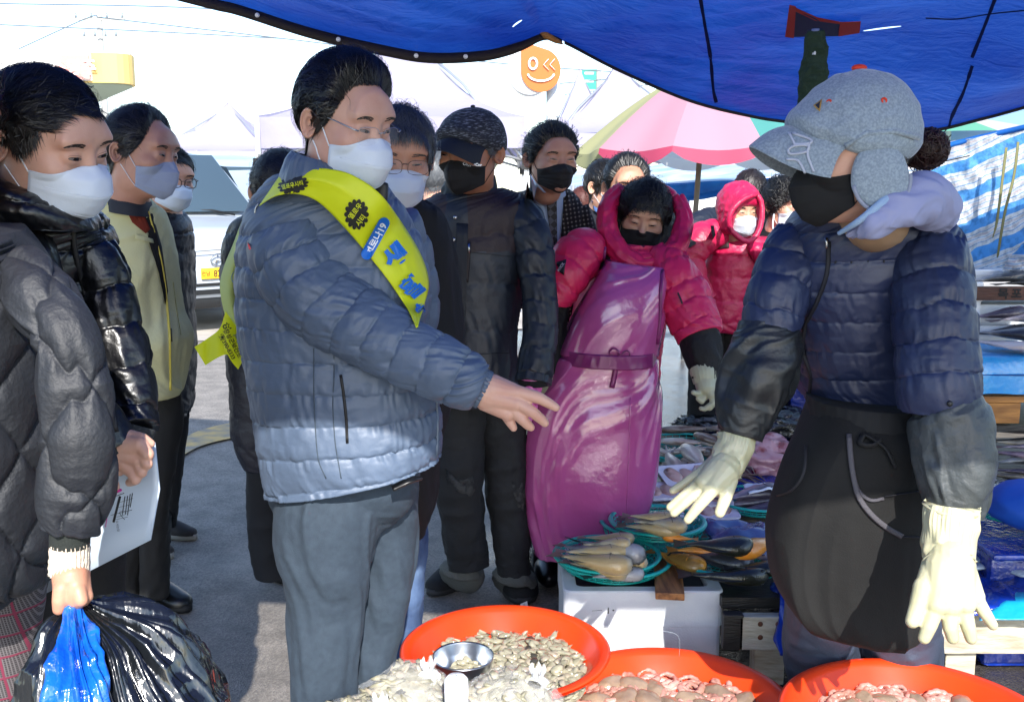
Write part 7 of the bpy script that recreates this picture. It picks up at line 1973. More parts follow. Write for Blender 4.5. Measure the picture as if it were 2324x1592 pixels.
# ================================================================== the vendor in the purple apron
def apron_vendor():
 t = thing('person', base_of(1400, 3.62), 'curly-haired woman in a pink padded coat and long shiny purple apron', 'person')
 pk = mat('hot pink nylon', '#C4184E', .42, bump=[(30, .002, 4), (120, .0004)], col2='#D02558', cscale=4)
 blk = mat('black yoke', '#0E0C12', .6, bump=(40, .002))
 D = puff(.09, .016, .007, 21, wob=.15)
 T = loft([(1400, 555, 1500, 560, 3.6, .12), (1350, 580, 1535, 590, 3.6, .15), (1325, 640, 1520, 650, 3.6, .16), (1300, 740, 1500, 760, 3.62, .16), (1290, 900, 1480, 910, 3.64, .15), (1285, 1000, 1470, 1000, 3.66, .15)], 120, 120, D)
 jk = garment('coat', T, [pk, blk], t, split=lambda C: (proj(C)[1] < 622) & (proj(C)[0] > 1330) & (proj(C)[0] < 1385) | (proj(C)[1] < 650) & (proj(C)[0] > 1512))
 S1 = limb([(1352, 548, 3.52, 30), (1318, 575, 3.48, 48), (1286, 622, 3.44, 48), (1265, 668, 3.42, 36), (1262, 690, 3.42, 27)], 90, 70, puff(.075, .016, .003, 4))
 S2 = limb([(1492, 580, 3.52, 34), (1522, 620, 3.46, 48), (1553, 680, 3.42, 52), (1578, 735, 3.38, 50), (1588, 762, 3.36, 46)], 100, 80, puff(.075, .016, .007, 5))
 s1 = garment('sleeve', S1, pk, jk); s2 = garment('sleeve', S2, pk, jk)
 om = mat('black velvet sleeve', '#0A0A0C', .75, bump=[(26, .006), (160, .001)])
 O1 = limb([(1263, 685, 3.43, 26), (1260, 740, 3.42, 26), (1258, 800, 3.40, 24), (1250, 850, 3.38, 22)], 60, 40, folds(.008, .05, .1, 3, 1))
 O2 = limb([(1582, 748, 3.37, 45), (1592, 790, 3.34, 42), (1598, 830, 3.32, 35), (1597, 862, 3.30, 27)], 60, 50, folds(.008, .05, .1, 6, 1))
 garment('oversleeve', O1, om, t); garment('oversleeve', O2, om, t)
 # hood behind the head and its open rim
 R_ = limb([(1408, 430, 3.66, 14), (1383, 462, 3.60, 19), (1376, 505, 3.55, 20), (1388, 548, 3.50, 22), (1425, 588, 3.46, 20), (1470, 604, 3.45, 18), (1515, 582, 3.47, 20), (1543, 540, 3.52, 20), (1550, 490, 3.58, 18), (1535, 450, 3.64, 14)], 150, 36, lambda T_, H, S_, R: .006 * ridged(H * 1.5, S_ * 16, 0, 3, 2))
 ho = garment('hood', R_, pk, jk)
 c = P(1465, 505, 3.76)
 MB().sphere(c, (.145, .10, .16), 36, 24, f=lambda D_: 1 + .06 * vn(D_[..., 0] * 3, D_[..., 1] * 3, D_[..., 2] * 3)).build('hood_back', [pk], jk)
 MB().sphere(c + (0, -.035, -.005), (.125, .10, .145), 30, 20).build('hood_lining', mat('black quilted lining', '#0B0B10', .4, bump=(20, .01)), jk)
 # apron
 pm = mat('purple oilcloth', '#AC4A86', .18, bump=[(9, .006, 5), (30, .001)], col2='#B65490', cscale=3, spec=.9, coat=.5)
 A = loft([(1372, 588, 1500, 606, 3.44, .10), (1342, 640, 1508, 650, 3.43, .13), (1300, 720, 1503, 722, 3.43, .15), (1272, 785, 1486, 792, 3.44, .15), (1262, 808, 1484, 812, 3.44, .147), (1240, 850, 1490, 855, 3.44, .15), (1215, 905, 1496, 910, 3.44, .155), (1196, 980, 1495, 985, 3.44, .155), (1189, 1060, 1484, 1075, 3.44, .155), (1190, 1150, 1460, 1160, 3.44, .15), (1197, 1205, 1415, 1212, 3.44, .15), (1204, 1240, 1380, 1246, 3.44, .145)], 220, 220, lambda T_, H, S_, R: folds(.013, .12, .6, 11, .3, .0006)(T_, H, S_, R) - .008 * np.exp(-((T_ - .335) / .02) ** 2), 3.0)
 ap = garment('apron', A, pm, t); ba = bvh_of(ap)
 pd = mat('purple tape', '#7C2862', .3)
 G = loft([(1270, 785, 1486, 792, 3.44, .176), (1262, 815, 1486, 822, 3.44, .176)], 12, 120, lambda T_, H, S_, R: .003 * vn(H * 20, S_ * 40) + .004)
 garment('waist_tape', G, pd, ap)
 ribbon_on(ba, [(1395, 812), (1382, 800), (1392, 790), (1405, 800), (1398, 816)], .014, 'bow', pd, ap, .010); ribbon_on(ba, [(1400, 812), (1420, 795), (1428, 806), (1408, 818)], .012, 'bow', pd, ap, .010)
 ribbon_on(ba, [(1400, 815), (1396, 840), (1388, 880)], .018, 'bow_end', pd, ap, .006); ribbon_on(ba, [(1405, 815), (1430, 828), (1452, 834)], .012, 'bow_end', pd, ap, .006)
 ribbon_on(ba, [(1430, 900), (1428, 1000), (1424, 1100), (1420, 1200)], .004, 'crease', pm, ap, .001)
 ribbon_on(bvh_of(jk, ap, s2), [(1502, 612), (1498, 660), (1496, 720), (1490, 780)], .012, 'strap', pd, ap, .006)
 ribbon_on(bvh_of(jk, s1), [(1372, 560), (1368, 590)], .010, 'strap', pd, ap, .006)
 bs = bvh_of(s1)
 patch_on(bs, [(1262, 596), (1285, 588), (1279, 624), (1270, 618)], mat('navy badge', '#121420', .5), 'badge', s1, .004)
 V2, F2 = text2d('ROCK', 1, .03); decal(bs, V2, F2, (1273, 606), 55, 8, mat('badge print', '#A8A4B4', .6), 'lettering', s1, .008)
 ribbon_on(bvh_of(s2), [(1538, 664), (1548, 690)], .012, 'badge', mat('navy badge', '', .5), s2, .004)
 # gloves
 glm = mat('grey cream rubber glove', '#A8A98E', .35, bump=(18, .003), sss=.05)
 g = hand([(1597, 850, 3.30, 26), (1602, 876, 3.28, 24)], [((1600, 868, 3.29, 24), (1616, 895, 3.26, 13)), ((1596, 868, 3.29, 20), (1598, 898, 3.28, 11)), ((1608, 870, 3.28, 20), (1626, 898, 3.26, 11))],
             [[(1626, 895, 3.26, 9), (1636, 915, 3.25, 8), (1634, 940, 3.25, 6)], [(1616, 895, 3.26, 9), (1618, 914, 3.25, 8), (1610, 925, 3.25, 7)], [(1600, 896, 3.27, 8), (1592, 910, 3.26, 7), (1584, 904, 3.26, 6)], [(1600, 885, 3.28, 9), (1583, 893, 3.26, 7), (1573, 890, 3.25, 6)], [(1610, 920, 3.25, 7), (1598, 928, 3.25, 6), (1590, 926, 3.25, 5)]])
 V, Fc = remesh(g, .003, 2); gl = MB().add(V, Fc).build('glove', glm, t)
 garment('glove_cuff', limb([(1594, 834, 3.31, 30), (1597, 846, 3.30, 30), (1600, 868, 3.29, 26)], 30, 60, lambda T_, H, S_, R: .0018 * np.sin(H * 22)), glm, gl)
 g = hand([(1250, 845, 3.38, 20), (1246, 866, 3.37, 18)], [((1248, 860, 3.37, 18), (1244, 888, 3.36, 13))], [[(1250, 885, 3.36, 8), (1250, 906, 3.36, 7), (1247, 922, 3.36, 6)], [(1242, 886, 3.36, 8), (1240, 908, 3.36, 7), (1238, 920, 3.36, 6)], [(1236, 882, 3.36, 8), (1231, 900, 3.36, 6)], [(1255, 868, 3.36, 8), (1260, 884, 3.36, 6)]])
 V, Fc = remesh(g, .003, 2); gl = MB().add(V, Fc).build('glove', glm, t)
 garment('glove_cuff', limb([(1252, 822, 3.39, 23), (1250, 850, 3.38, 20)], 20, 40), glm, gl)
 L1 = limb([(1300, 980, 3.66, 60), (1290, 1150, 3.66, 46), (1285, 1290, 3.66, 38)], 30, 30); L2 = limb([(1420, 980, 3.7, 60), (1420, 1150, 3.7, 46), (1420, 1290, 3.7, 38)], 30, 30)
 garment('trousers', [L1, L2], mat('black trousers', '#0D0D10', .8), t)
 bt = mat('black rubber boot', '#0D0D0F', .3)
 for u, y in ((1232, 3.62), (1400, 3.66)):
  x = P(u, 1250, y)[0]; bo = MB(); bo.sphere((x + .02, y - .05, .05), (.055, .13, .055), 20, 12); bo.build('boot', bt, t)
  garment('boot_shaft', limb([(u + 8, 1285, y, 34), (u + 12, 1150, y, 36)], 16, 24), bt, t)
 q = {'fat': .006, 'jaw': 1.1}
 M = head_matrix(1459, 492, 3.62, 4, 18, 9, .95)
 body_mesh('body', M, q, [shrink(T, .8, 5), shrink(S1, .6), shrink(S2, .6), shrink(O1, .6), shrink(O2, .6), shrink(L1, .8), shrink(L2, .8)], [], skin('woman', '#C49A80', '#B28068'), t, .012, .004, (190, 130), neck_end=(1462, 600, 3.62))
 face(M, q, t, open_=.0026, brow='#241A18', down=.0025, blen=.6)
 hair(M, q, t, hm('#0C0A0A', .5), tab=[(0, 36), (25, 33), (45, 22), (60, 4), (75, -14), (95, -28), (120, -36), (180, -40)], thick=.024, comb=c_rand, n=5200, length=.045, lift=.010, width=.0016, curl=1.1)
 mask(M, q, t, BM, 'gaiter', name='neck_gaiter')
 return t
apron_vendor()
# ================================================================== the man in the cap
def cap_man():
 t = thing('person', base_of(1090, 3.35), 'older man in a dark tweed cap, black mask and brown-yoked navy padded jacket', 'person')
 nv = mat('ink blue nylon', '#171E29', .5, bump=[(26, .002, 4), (120, .0004)], col2='#1E2733', cscale=4)
 br = mat('plum brown nylon', '#2A1E22', .6, bump=(60, .002))
 D = puff(.15, .012, .004, 31)
 T = loft([(1005, 436, 1140, 430, 3.34, .10), (962, 462, 1180, 446, 3.34, .13), (945, 510, 1205, 480, 3.34, .15), (955, 600, 1190, 580, 3.34, .16), (975, 700, 1175, 700, 3.34, .16), (985, 800, 1168, 800, 3.34, .16), (984, 870, 1185, 872, 3.34, .16), (985, 905, 1190, 905, 3.34, .15)], 160, 140, D)
 spl = lambda C: (proj(C)[1] < np.where(proj(C)[0] > 1060, 572, 520)) & ((proj(C)[0] > 1062) | (proj(C)[0] < 1012))
 jk = garment('jacket', T, [nv, br], t, split=spl); bj = bvh_of(jk)
 S = limb([(1165, 480, 3.30, 48), (1203, 540, 3.26, 44), (1220, 640, 3.22, 37), (1226, 740, 3.18, 35), (1215, 830, 3.14, 36), (1210, 868, 3.12, 36)], 130, 60, puff(.08, .010, .005, 7))
 sl = garment('sleeve', S, [nv, br], jk)
 S2 = limb([(985, 490, 3.4, 40), (965, 580, 3.42, 38), (965, 700, 3.42, 34), (985, 800, 3.38, 32)], 60, 40, puff(.1, .01, .004, 8)); garment('sleeve', S2, nv, jk)
 C = loft([(1008, 478, 1130, 462, 3.31, .075), (1003, 440, 1128, 430, 3.30, .075), (1010, 412, 1122, 398, 3.30, .07)], 40, 70, lambda T_, H, S_, R: .006 * vn(H * 4, S_ * 30, 0, 3))
 MB().grid(np.concatenate([C, (C.mean(1, keepdims=True) + (C - C.mean(1, keepdims=True)) * .88)[::-1]]), wrap=True).build('collar', mat('collar teal black', '#1A2428', .7, bump=(60, .002)), jk)
 pl_ = mat('placket', '#141A22', .6, bump=(60, .002))
 patch_on(bj, [(1036, 505), (1062, 508), (1052, 905), (1028, 905)], pl_, 'placket', jk, .006, n=14)
 mtl = mat('steel #9A9CA0', '#9A9CA0', .25, metal=1)
 for u, v in ((1033, 494), (1029, 545), (1076, 820), (1084, 836)):
  p = onto(bj, [(u, v)], .012)[0]; MB().sphere(p, (.007, .004, .007), 12, 8).build('snap_button', mtl, jk)
 zipline(bj, [(1064, 548), (1061, 600), (1058, 640)], jk, mat('plum tape', '#1E1418', .6), .014, (1064, 552))
 ribbon_on(bj, [(1063, 572), (1160, 582)], .005, 'seam', pl_, jk, .002); ribbon_on(bj, [(1040, 805), (1155, 800)], .006, 'pocket_flap_edge', pl_, jk, .003)
 tm = mat('dusty black trousers', '#16171A', .8, bump=[(40, .003), (200, .0006)], col2='#1C1D20', cscale=5)
 ds = mat('grey dust', '#4A4A4A', .9, alpha=.75)
 f = folds(.009, .06, .10, 4, .8)
 L1 = limb([(1045, 880, 3.38, 66), (1042, 980, 3.36, 60), (1042, 1080, 3.34, 54), (1050, 1180, 3.36, 48), (1058, 1250, 3.38, 46), (1062, 1285, 3.38, 44)], 120, 56, f)
 L2 = limb([(1135, 880, 3.40, 62), (1140, 980, 3.40, 54), (1148, 1080, 3.40, 50), (1158, 1180, 3.40, 44), (1163, 1250, 3.40, 40), (1166, 1300, 3.40, 38)], 120, 56, f)
 tr = garment('trousers', [L1, L2], tm, t); bt = bvh_of(tr)
 dm = mat('dust stain', '#3A3A3A', .9, bump=(90, .004), col2='#17181A', cscale=40, cmix=(.45, .6))
 patch_on(bt, [(1010, 1062), (1030, 1085), (1052, 1088), (1072, 1080), (1078, 1110), (1068, 1128), (1040, 1115), (1014, 1095)], dm, 'dust_patch', tr, .0015)
 patch_on(bt, [(1160, 1092), (1185, 1095), (1196, 1120), (1188, 1160), (1175, 1150), (1165, 1120)], dm, 'dust_patch', tr, .0015)
 sm = mat('black slipper felt', '#101012', .85, bump=(120, .0004)); so = mat('grey rubber sole', '#2A2A2C', .7); fur = mat('grey fleece', '#5A5C58', .95, bump=(150, .004))
 for he, to, c in (((1068, 1305), (975, 1352), (1048, 1292)), ((1162, 1300), (1190, 1372), (1167, 1306))):
  o = shoe(he, to, t, sm, so, .062, .085, 'slipper')
  E = limb([(c[0] + 2, c[1] - 4, 3.42, 46), (c[0], c[1] + 8, 3.42, 50), (c[0] - 6, c[1] + 20, 3.40, 48)], 14, 50, lambda T_, H, S_, R: .004 * np.sin(pi * T_) + .003 * vn(H * 12, S_ * 60)); garment('fleece_lining', E, fur, o)
  b_ = bvh_of(o); pt = (1025, 1315) if he[0] < 1100 else (1180, 1325)
  V2, F2 = disc2d(lambda th: 1 + 0 * th, 24); decal(b_, V2, F2, pt, 0, 13, mat('tan tag', '#A8806A', .6), 'tag', o, .006, sy=.5)
 # hand in a pink cuffed glove
 g = hand([(1206, 860, 3.12, 20), (1204, 880, 3.10, 19)], [((1204, 880, 3.10, 18), (1206, 920, 3.08, 15)), ((1200, 880, 3.11, 16), (1192, 915, 3.09, 13))], [[(1206, 918, 3.08, 9), (1204, 945, 3.06, 8), (1196, 958, 3.05, 7)], [(1196, 916, 3.09, 9), (1192, 942, 3.07, 8), (1186, 955, 3.06, 7)], [(1188, 908, 3.1, 9), (1182, 932, 3.08, 8), (1178, 944, 3.08, 6)], [(1213, 890, 3.08, 8), (1218, 912, 3.06, 7)]])
 V, Fc = remesh(g, .003, 2); pg = mat('pink rubber glove', '#C65A9C', .35)
 gl = MB().add(V, Fc).build('glove', pg, t)
 garment('glove_cuff', limb([(1207, 855, 3.12, 26), (1206, 880, 3.11, 24), (1204, 892, 3.1, 20)], 20, 40, lambda T_, H, S_, R: .0015 * np.sin(H * 20)), pg, gl)
 E = limb([(1209, 860, 3.12, 34), (1209, 874, 3.12, 33)], 8, 40); garment('cuff', E, mat('black knit', '#0B0B0C', .9), sl)
 q = {'fat': -.001}
 M = head_matrix(1068, 352, 3.24, -31, 5, 2, 1.10, .92)
 body_mesh('body', M, q, [shrink(T, .8, 5), shrink(S, .65), shrink(S2, .65), shrink(L1, .75), shrink(L2, .75)], [], skin('tan', '#B27C60', '#96604A'), t, .012, .003, (170, 120), neck_end=(1068, 460, 3.34))
 face(M, q, t, open_=.0026, brow='#2A2624')
 hair(M, q, t, hm('#5C5E60', .5), tab=[(0, 60), (45, 45), (62, 14), (75, -4), (90, 6), (104, 4), (116, -12), (135, -24), (180, -28)], thick=.008, comb=c_back, n=1800, length=.025, width=.0012)
 mk_ = mask(M, q, t, BM, 'cup', size=1.0)
 V2, F2 = text2d('CopperCor', 1, .02); decal(bvh_of(mk_), V2, F2, (1072, 374), -4, 9, mat('white print', '#E8EAEC', .5), 'lettering', mk_, .003)
 cm_ = mat('grey black tweed', '#20232B', .8, bump=(140, .002), col2='#8A8E96', cscale=60, cmix=(.52, .72), stretch=(1, 1, 6))
 cr, at = crown(M, q, t, cm_, [(0, 27), (40, 22), (70, 12), (95, 8), (130, -2), (180, -6)], .018, .001, boxy=.22)
 visor(M, cr, mat('cap peak', '#14181F', .7, bump=(160, .001)), .070, .086, .034, .060, .040, 66, .088)
 MB().sphere(at(np.array((0, .12, 1.0)), .002), (.008, .008, .005), 12, 8).build('cap_button', cm_, cr)
 e = app(M, (.083, .004, -.036)); MB().tube([e + (.007 * cos(x), 0, .007 * sin(x)) for x in np.linspace(0, 2 * pi, 15)], .0013, 6, cap=False).build('earring', mtl, t)
 return t
cap_man()
# ================================================================== simpler builder for the others
def person(label, base, T, S=(), L=(), jm=None, tm=None, disp=None, sdisp=None, head=None, q=None, sk=None, hr=None, mk=None, gaze=0.004, n=(110, 100), shoes=(), glass=None, split=None, jmats=None, neck=None, res=(130, 90), vox=.014, ears=True, hands=(), brow='#1c1512', fc=True, jname='jacket', Lf=None):
 t = thing('person', base_of(*base), label, 'person')
 G = loft(T, *n, disp or folds(.006, .08, .2, 3))
 jk = garment(jname, G, jmats or jm, t, split=split)
 parts = [G]
 sls = []
 for s in S:
  g = limb(s, 80, 44, sdisp or folds(.007, .05, .09, 5, .8)); sls.append(garment('sleeve', g, jm, jk)); parts.append(g)
 lg = [limb(l, 80, 40, Lf or folds(.007, .06, .14, 7, .6)) for l in L]
 if lg: garment('trousers', lg, tm, t)
 M = head_matrix(*head); q = q or {}
 body_mesh('body', M, q, [shrink(g, .75, 4) for g in parts + lg], list(hands), sk, t, vox, .003, res, ears, neck_end=neck)
 if fc: face(M, q, t, open_=gaze, brow=brow)
 if hr: hair(M, q, t, **hr)
 mo = mask(M, q, t, *mk) if mk else None
 if glass: glasses(M, q, t, *glass)
 for s in shoes: shoe(*s[:2], t, *s[2:])
 return t, jk, sls, M, q
blk_w = mat('black wool', '#0A0A0C', .85, bump=(200, .0008))
nvy_w = mat('navy wool', '#10131F', .85, bump=(200, .0008))
btr = mat('black suit trousers', '#0B0B0D', .85, bump=(300, .0006))
tan = skin('warm', '#C08D72', '#A87058'); fair = skin('fair', '#CFA088', '#BC8268'); red = skin('flushed', '#B88A74', '#A06E5C')
leather = mat('black leather', '', .35); rub = mat('black rubber', '', .7)
# grey haired man right behind the sash
t, jk, sl, M, q = person('grey-haired man with wire glasses and white mask, in black behind the sash', (925, 2.85),
 [(858, 462, 965, 455, 2.72, .10), (835, 490, 1005, 486, 2.75, .13), (822, 560, 1030, 560, 2.78, .15), (820, 650, 1042, 650, 2.8, .16), (825, 780, 1052, 780, 2.8, .16), (832, 900, 1030, 900, 2.8, .16), (838, 1000, 1003, 1000, 2.8, .16), (850, 1120, 990, 1120, 2.8, .15), (868, 1205, 965, 1205, 2.8, .12)],
 L=[[(920, 1150, 2.85, 50), (926, 1260, 2.85, 42), (922, 1380, 2.85, 36), (915, 1500, 2.86, 38)], [(880, 1150, 2.95, 45), (878, 1300, 2.96, 38), (872, 1460, 2.96, 34)]],
 jm=blk_w, tm=mat('blue denim', '#2A3F66', .85, bump=[(600, .0006), (30, .003)], col2='#5B7396', cscale=7, cmix=(.4, .7)), head=(902, 362, 2.62, 10, 12, 3, 1.03, .97), sk=tan, gaze=.0030, brow='#3A3634',
 hr=dict(m=hm('#3E4148', .4), tab=HL_MAN, thick=.013, comb=c_fwd, n=5200, length=.05, lift=.008, width=.0011), mk=(WM, 'fold', True, STR), glass=('thin', '#5A4A40'), neck=(905, 470, 2.74), res=(190, 130),
 shoes=[((905, 1500), (945, 1530), leather, rub)])
# man seen from behind, left of the sash
person('dark-haired man in a long navy coat seen from behind, left of the sash', (610, 3.4),
 [(585, 478, 690, 470, 3.25, .10), (535, 510, 700, 500, 3.28, .13), (514, 570, 705, 560, 3.3, .15), (512, 680, 705, 680, 3.3, .15), (525, 820, 705, 820, 3.3, .15), (532, 900, 700, 900, 3.3, .15), (536, 990, 695, 990, 3.3, .14), (560, 1050, 690, 1050, 3.3, .12)],
 L=[[(600, 1020, 3.35, 42), (603, 1120, 3.38, 42), (608, 1220, 3.42, 42), (618, 1300, 3.45, 38)], [(660, 1020, 3.3, 36), (665, 1150, 3.32, 34), (668, 1280, 3.34, 30)]],
 jm=mat('navy puffer', '#0E1120', .5, bump=[(30, .005), (120, .0004)]), tm=mat('navy suit trousers', '#0D1018', .85), disp=puff(.10, .012, .004, 6), head=(640, 440, 3.2, 165, 5, 0, 1.02), sk=tan, hr=dict(m=hm('#0E0C0C', .5), tab=HL_MAN, thick=.013, comb=c_rand, n=3200, length=.03, lift=.006, width=.0012), fc=False,
 neck=(640, 500, 3.25), shoes=[((600, 1295), (660, 1325), leather, rub)])
# man in the checked coat
hs = mat('tweed check', '#1B1917', .9, bump=(240, .001))
def tweed():
 m = hs; N, L = m.node_tree.nodes, m.node_tree.links; b = N['Principled BSDF']
 tc = N.new('ShaderNodeTexCoord'); mp = N.new('ShaderNodeMapping'); mp.inputs['Rotation'].default_value = (0, radians(8), 0); L.new(tc.outputs['Object'], mp.inputs[0])
 sp = N.new('ShaderNodeSeparateXYZ'); L.new(mp.outputs[0], sp.inputs[0]); o = []
 for ax in (0, 2):
  mu = N.new('ShaderNodeMath'); mu.operation = 'MULTIPLY'; mu.inputs[1].default_value = 62; L.new(sp.outputs[ax], mu.inputs[0])
  fr = N.new('ShaderNodeMath'); fr.operation = 'FRACT'; L.new(mu.outputs[0], fr.inputs[0])
  lt = N.new('ShaderNodeMath'); lt.operation = 'LESS_THAN'; lt.inputs[1].default_value = .36; L.new(fr.outputs[0], lt.inputs[0]); o.append(lt)
 ad = N.new('ShaderNodeMath'); ad.operation = 'ADD'; L.new(o[0].outputs[0], ad.inputs[0]); L.new(o[1].outputs[0], ad.inputs[1])
 r = N.new('ShaderNodeValToRGB'); r.color_ramp.interpolation = 'CONSTANT'; r.color_ramp.elements[0].color = lin('#161412'); r.color_ramp.elements[1].position = .4; r.color_ramp.elements[1].color = lin('#2C2826')
 e = r.color_ramp.elements.new(.9); e.color = lin('#8A857C')
 dv = N.new('ShaderNodeMath'); dv.operation = 'DIVIDE'; dv.inputs[1].default_value = 2; L.new(ad.outputs[0], dv.inputs[0]); L.new(dv.outputs[0], r.inputs[0]); L.new(r.outputs[0], b.inputs['Base Color'])
tweed()
t, jk, sl, M, q = person('man in a checked tweed overcoat, pale blue shirt, diamond tie and black mask', (1250, 3.9),
 [(1200, 428, 1290, 430, 3.8, .09), (1165, 445, 1310, 448, 3.82, .12), (1145, 490, 1326, 482, 3.85, .14), (1160, 580, 1335, 560, 3.86, .15), (1185, 700, 1340, 700, 3.88, .15), (1180, 950, 1330, 950, 3.9, .15), (1180, 1060, 1325, 1060, 3.9, .14)],
 S=[[(1175, 470, 3.8, 26), (1158, 560, 3.8, 32), (1160, 700, 3.78, 30)], [(1308, 470, 3.82, 26), (1328, 560, 3.82, 32), (1330, 700, 3.8, 30)]],
 L=[[(1225, 1000, 3.92, 45), (1225, 1230, 3.94, 36)], [(1290, 1000, 3.92, 45), (1292, 1230, 3.94, 36)]], jm=hs, tm=btr, head=(1251, 364, 3.62, 24, 3, 0, 1.01, .95), sk=red, gaze=.0026,
 hr=dict(m=hm('#0B0A0A', .42), tab=HL_MAN, thick=.014, comb=c_back, n=4200, length=.03, lift=.010, width=.0013), mk=(BM, 'flat'), neck=(1245, 450, 3.8), res=(170, 120), jname='overcoat')
bj = bvh_of(jk); sh_ = mat('pale blue shirt', '#9DB2D2', .8)
patch_on(bj, [(1205, 408), (1232, 430), (1262, 440), (1278, 428), (1276, 480), (1270, 560), (1256, 560), (1232, 500), (1212, 455)], sh_, 'shirt_front', jk, .010)
patch_on(bj, [(1203, 396), (1214, 412), (1240, 440), (1228, 462), (1206, 432)], sh_, 'shirt_collar', jk, .020)
patch_on(bj, [(1268, 434), (1280, 424), (1282, 446), (1270, 456), (1262, 444)], sh_, 'shirt_collar', jk, .020)
tie = mat('diamond tie', '#1C1C22', .6)
def tiemat():
 N, L = tie.node_tree.nodes, tie.node_tree.links; b = N['Principled BSDF']
 tc = N.new('ShaderNodeTexCoord'); mp = N.new('ShaderNodeMapping'); mp.inputs['Rotation'].default_value = (0, radians(45), 0); L.new(tc.outputs['Object'], mp.inputs[0])
 ck = N.new('ShaderNodeTexChecker'); ck.inputs['Scale'].default_value = 50; L.new(mp.outputs[0], ck.inputs[0]); ck.inputs[1].default_value = lin('#101014'); ck.inputs[2].default_value = lin('#4A4C58'); L.new(ck.outputs[0], b.inputs['Base Color'])
tiemat()
patch_on(bj, [(1238, 446), (1262, 446), (1264, 556), (1250, 556)], tie, 'tie', jk, .016, n=14)
patch_on(bj, [(1234, 440), (1264, 440), (1258, 462), (1242, 462)], tie, 'tie_knot', jk, .024)
lp = mat('lapel tweed', '#24201E', .9, bump=(240, .001))
patch_on(bj, [(1196, 412), (1208, 452), (1246, 560), (1222, 520), (1190, 470)], hs, 'lapel', jk, .018)
patch_on(bj, [(1286, 430), (1296, 470), (1282, 540), (1272, 560), (1276, 480)], hs, 'lapel', jk, .018)
# heads farther back
person('balding grey-haired man mostly hidden behind the man in the cap', (985, 5.1), [(955, 440, 1030, 440, 5.1, .1), (935, 470, 1040, 470, 5.1, .14), (935, 640, 1040, 640, 5.1, .15), (945, 900, 1030, 900, 5.1, .12)], jm=nvy_w, head=(992, 408, 5.0, 150, 0, 0, 1.05), sk=fair, hr=dict(m=hm('#55585C', .5), tab=HL_BACK, thick=.008, comb=c_back, n=1200, length=.03, width=.002), fc=False, n=(50, 50), res=(90, 60), L=[[(985, 880, 5.1, 28), (985, 1090, 5.1, 24)]], tm=btr)
t, jk, sl, M, q = person('man in a navy suit, red tie and white mask, head turned right, far back', (1368, 5.1), [(1340, 462, 1400, 462, 5.1, .1), (1318, 478, 1420, 475, 5.1, .13), (1312, 540, 1425, 540, 5.1, .15), (1320, 800, 1420, 800, 5.1, .14)], jm=nvy_w, tm=btr, head=(1374, 427, 5.0, 52, 4, 0, 1.04), sk=fair, hr=dict(m=hm('#15110F', .4), tab=HL_MAN, thick=.014, comb=c_fwd, n=1800, length=.04, width=.002), mk=(WM, 'cup', True, STR), n=(60, 50), res=(100, 70), L=[[(1350, 780, 5.1, 30), (1350, 1000, 5.1, 26)], [(1395, 780, 5.1, 30), (1395, 1000, 5.1, 26)]])
bj = bvh_of(jk); patch_on(bj, [(1362, 462), (1378, 468), (1372, 490), (1360, 488)], mat('red tie', '#8E1418', .5), 'tie', jk, .02); patch_on(bj, [(1342, 455), (1356, 462), (1362, 490), (1350, 480)], mat('blue shirt collar', '#3A5A8C', .8), 'shirt_collar', jk, .02)
person('man whose forehead shows above the curly-haired woman in pink', (1424, 4.5), [(1385, 478, 1465, 478, 4.5, .1), (1362, 498, 1500, 498, 4.5, .13), (1352, 560, 1505, 560, 4.5, .15), (1360, 820, 1490, 820, 4.5, .14)], jm=blk_w, tm=btr, head=(1422, 428, 4.35, 12, 4, 0, 1.06), sk=tan, hr=dict(m=hm('#0D0B0B', .42), tab=HL_BACK, thick=.020, comb=c_back, n=2400, length=.045, width=.0018), mk=(BM, 'flat'), n=(60, 50), res=(110, 80), L=[[(1395, 800, 4.5, 34), (1395, 1080, 4.5, 30)], [(1455, 800, 4.5, 34), (1455, 1080, 4.5, 30)]])
person('person with reddish brown hair, only the head seen beside the checked coat', (1322, 7.0), [(1300, 480, 1345, 480, 7, .1), (1288, 500, 1352, 500, 7, .13), (1288, 640, 1352, 640, 7, .14), (1295, 700, 1345, 700, 7, .12)], jm=nvy_w, head=(1322, 468, 6.9, 170, 10, 0, .95), sk=tan, hr=dict(m=hm('#4A2018', .6), tab=HL_LOW, thick=.02, comb=c_rand, n=900, length=.04, width=.003), fc=False, n=(40, 40), res=(80, 50), L=[[(1320, 690, 7, 22), (1320, 870, 7, 18)]], tm=btr)
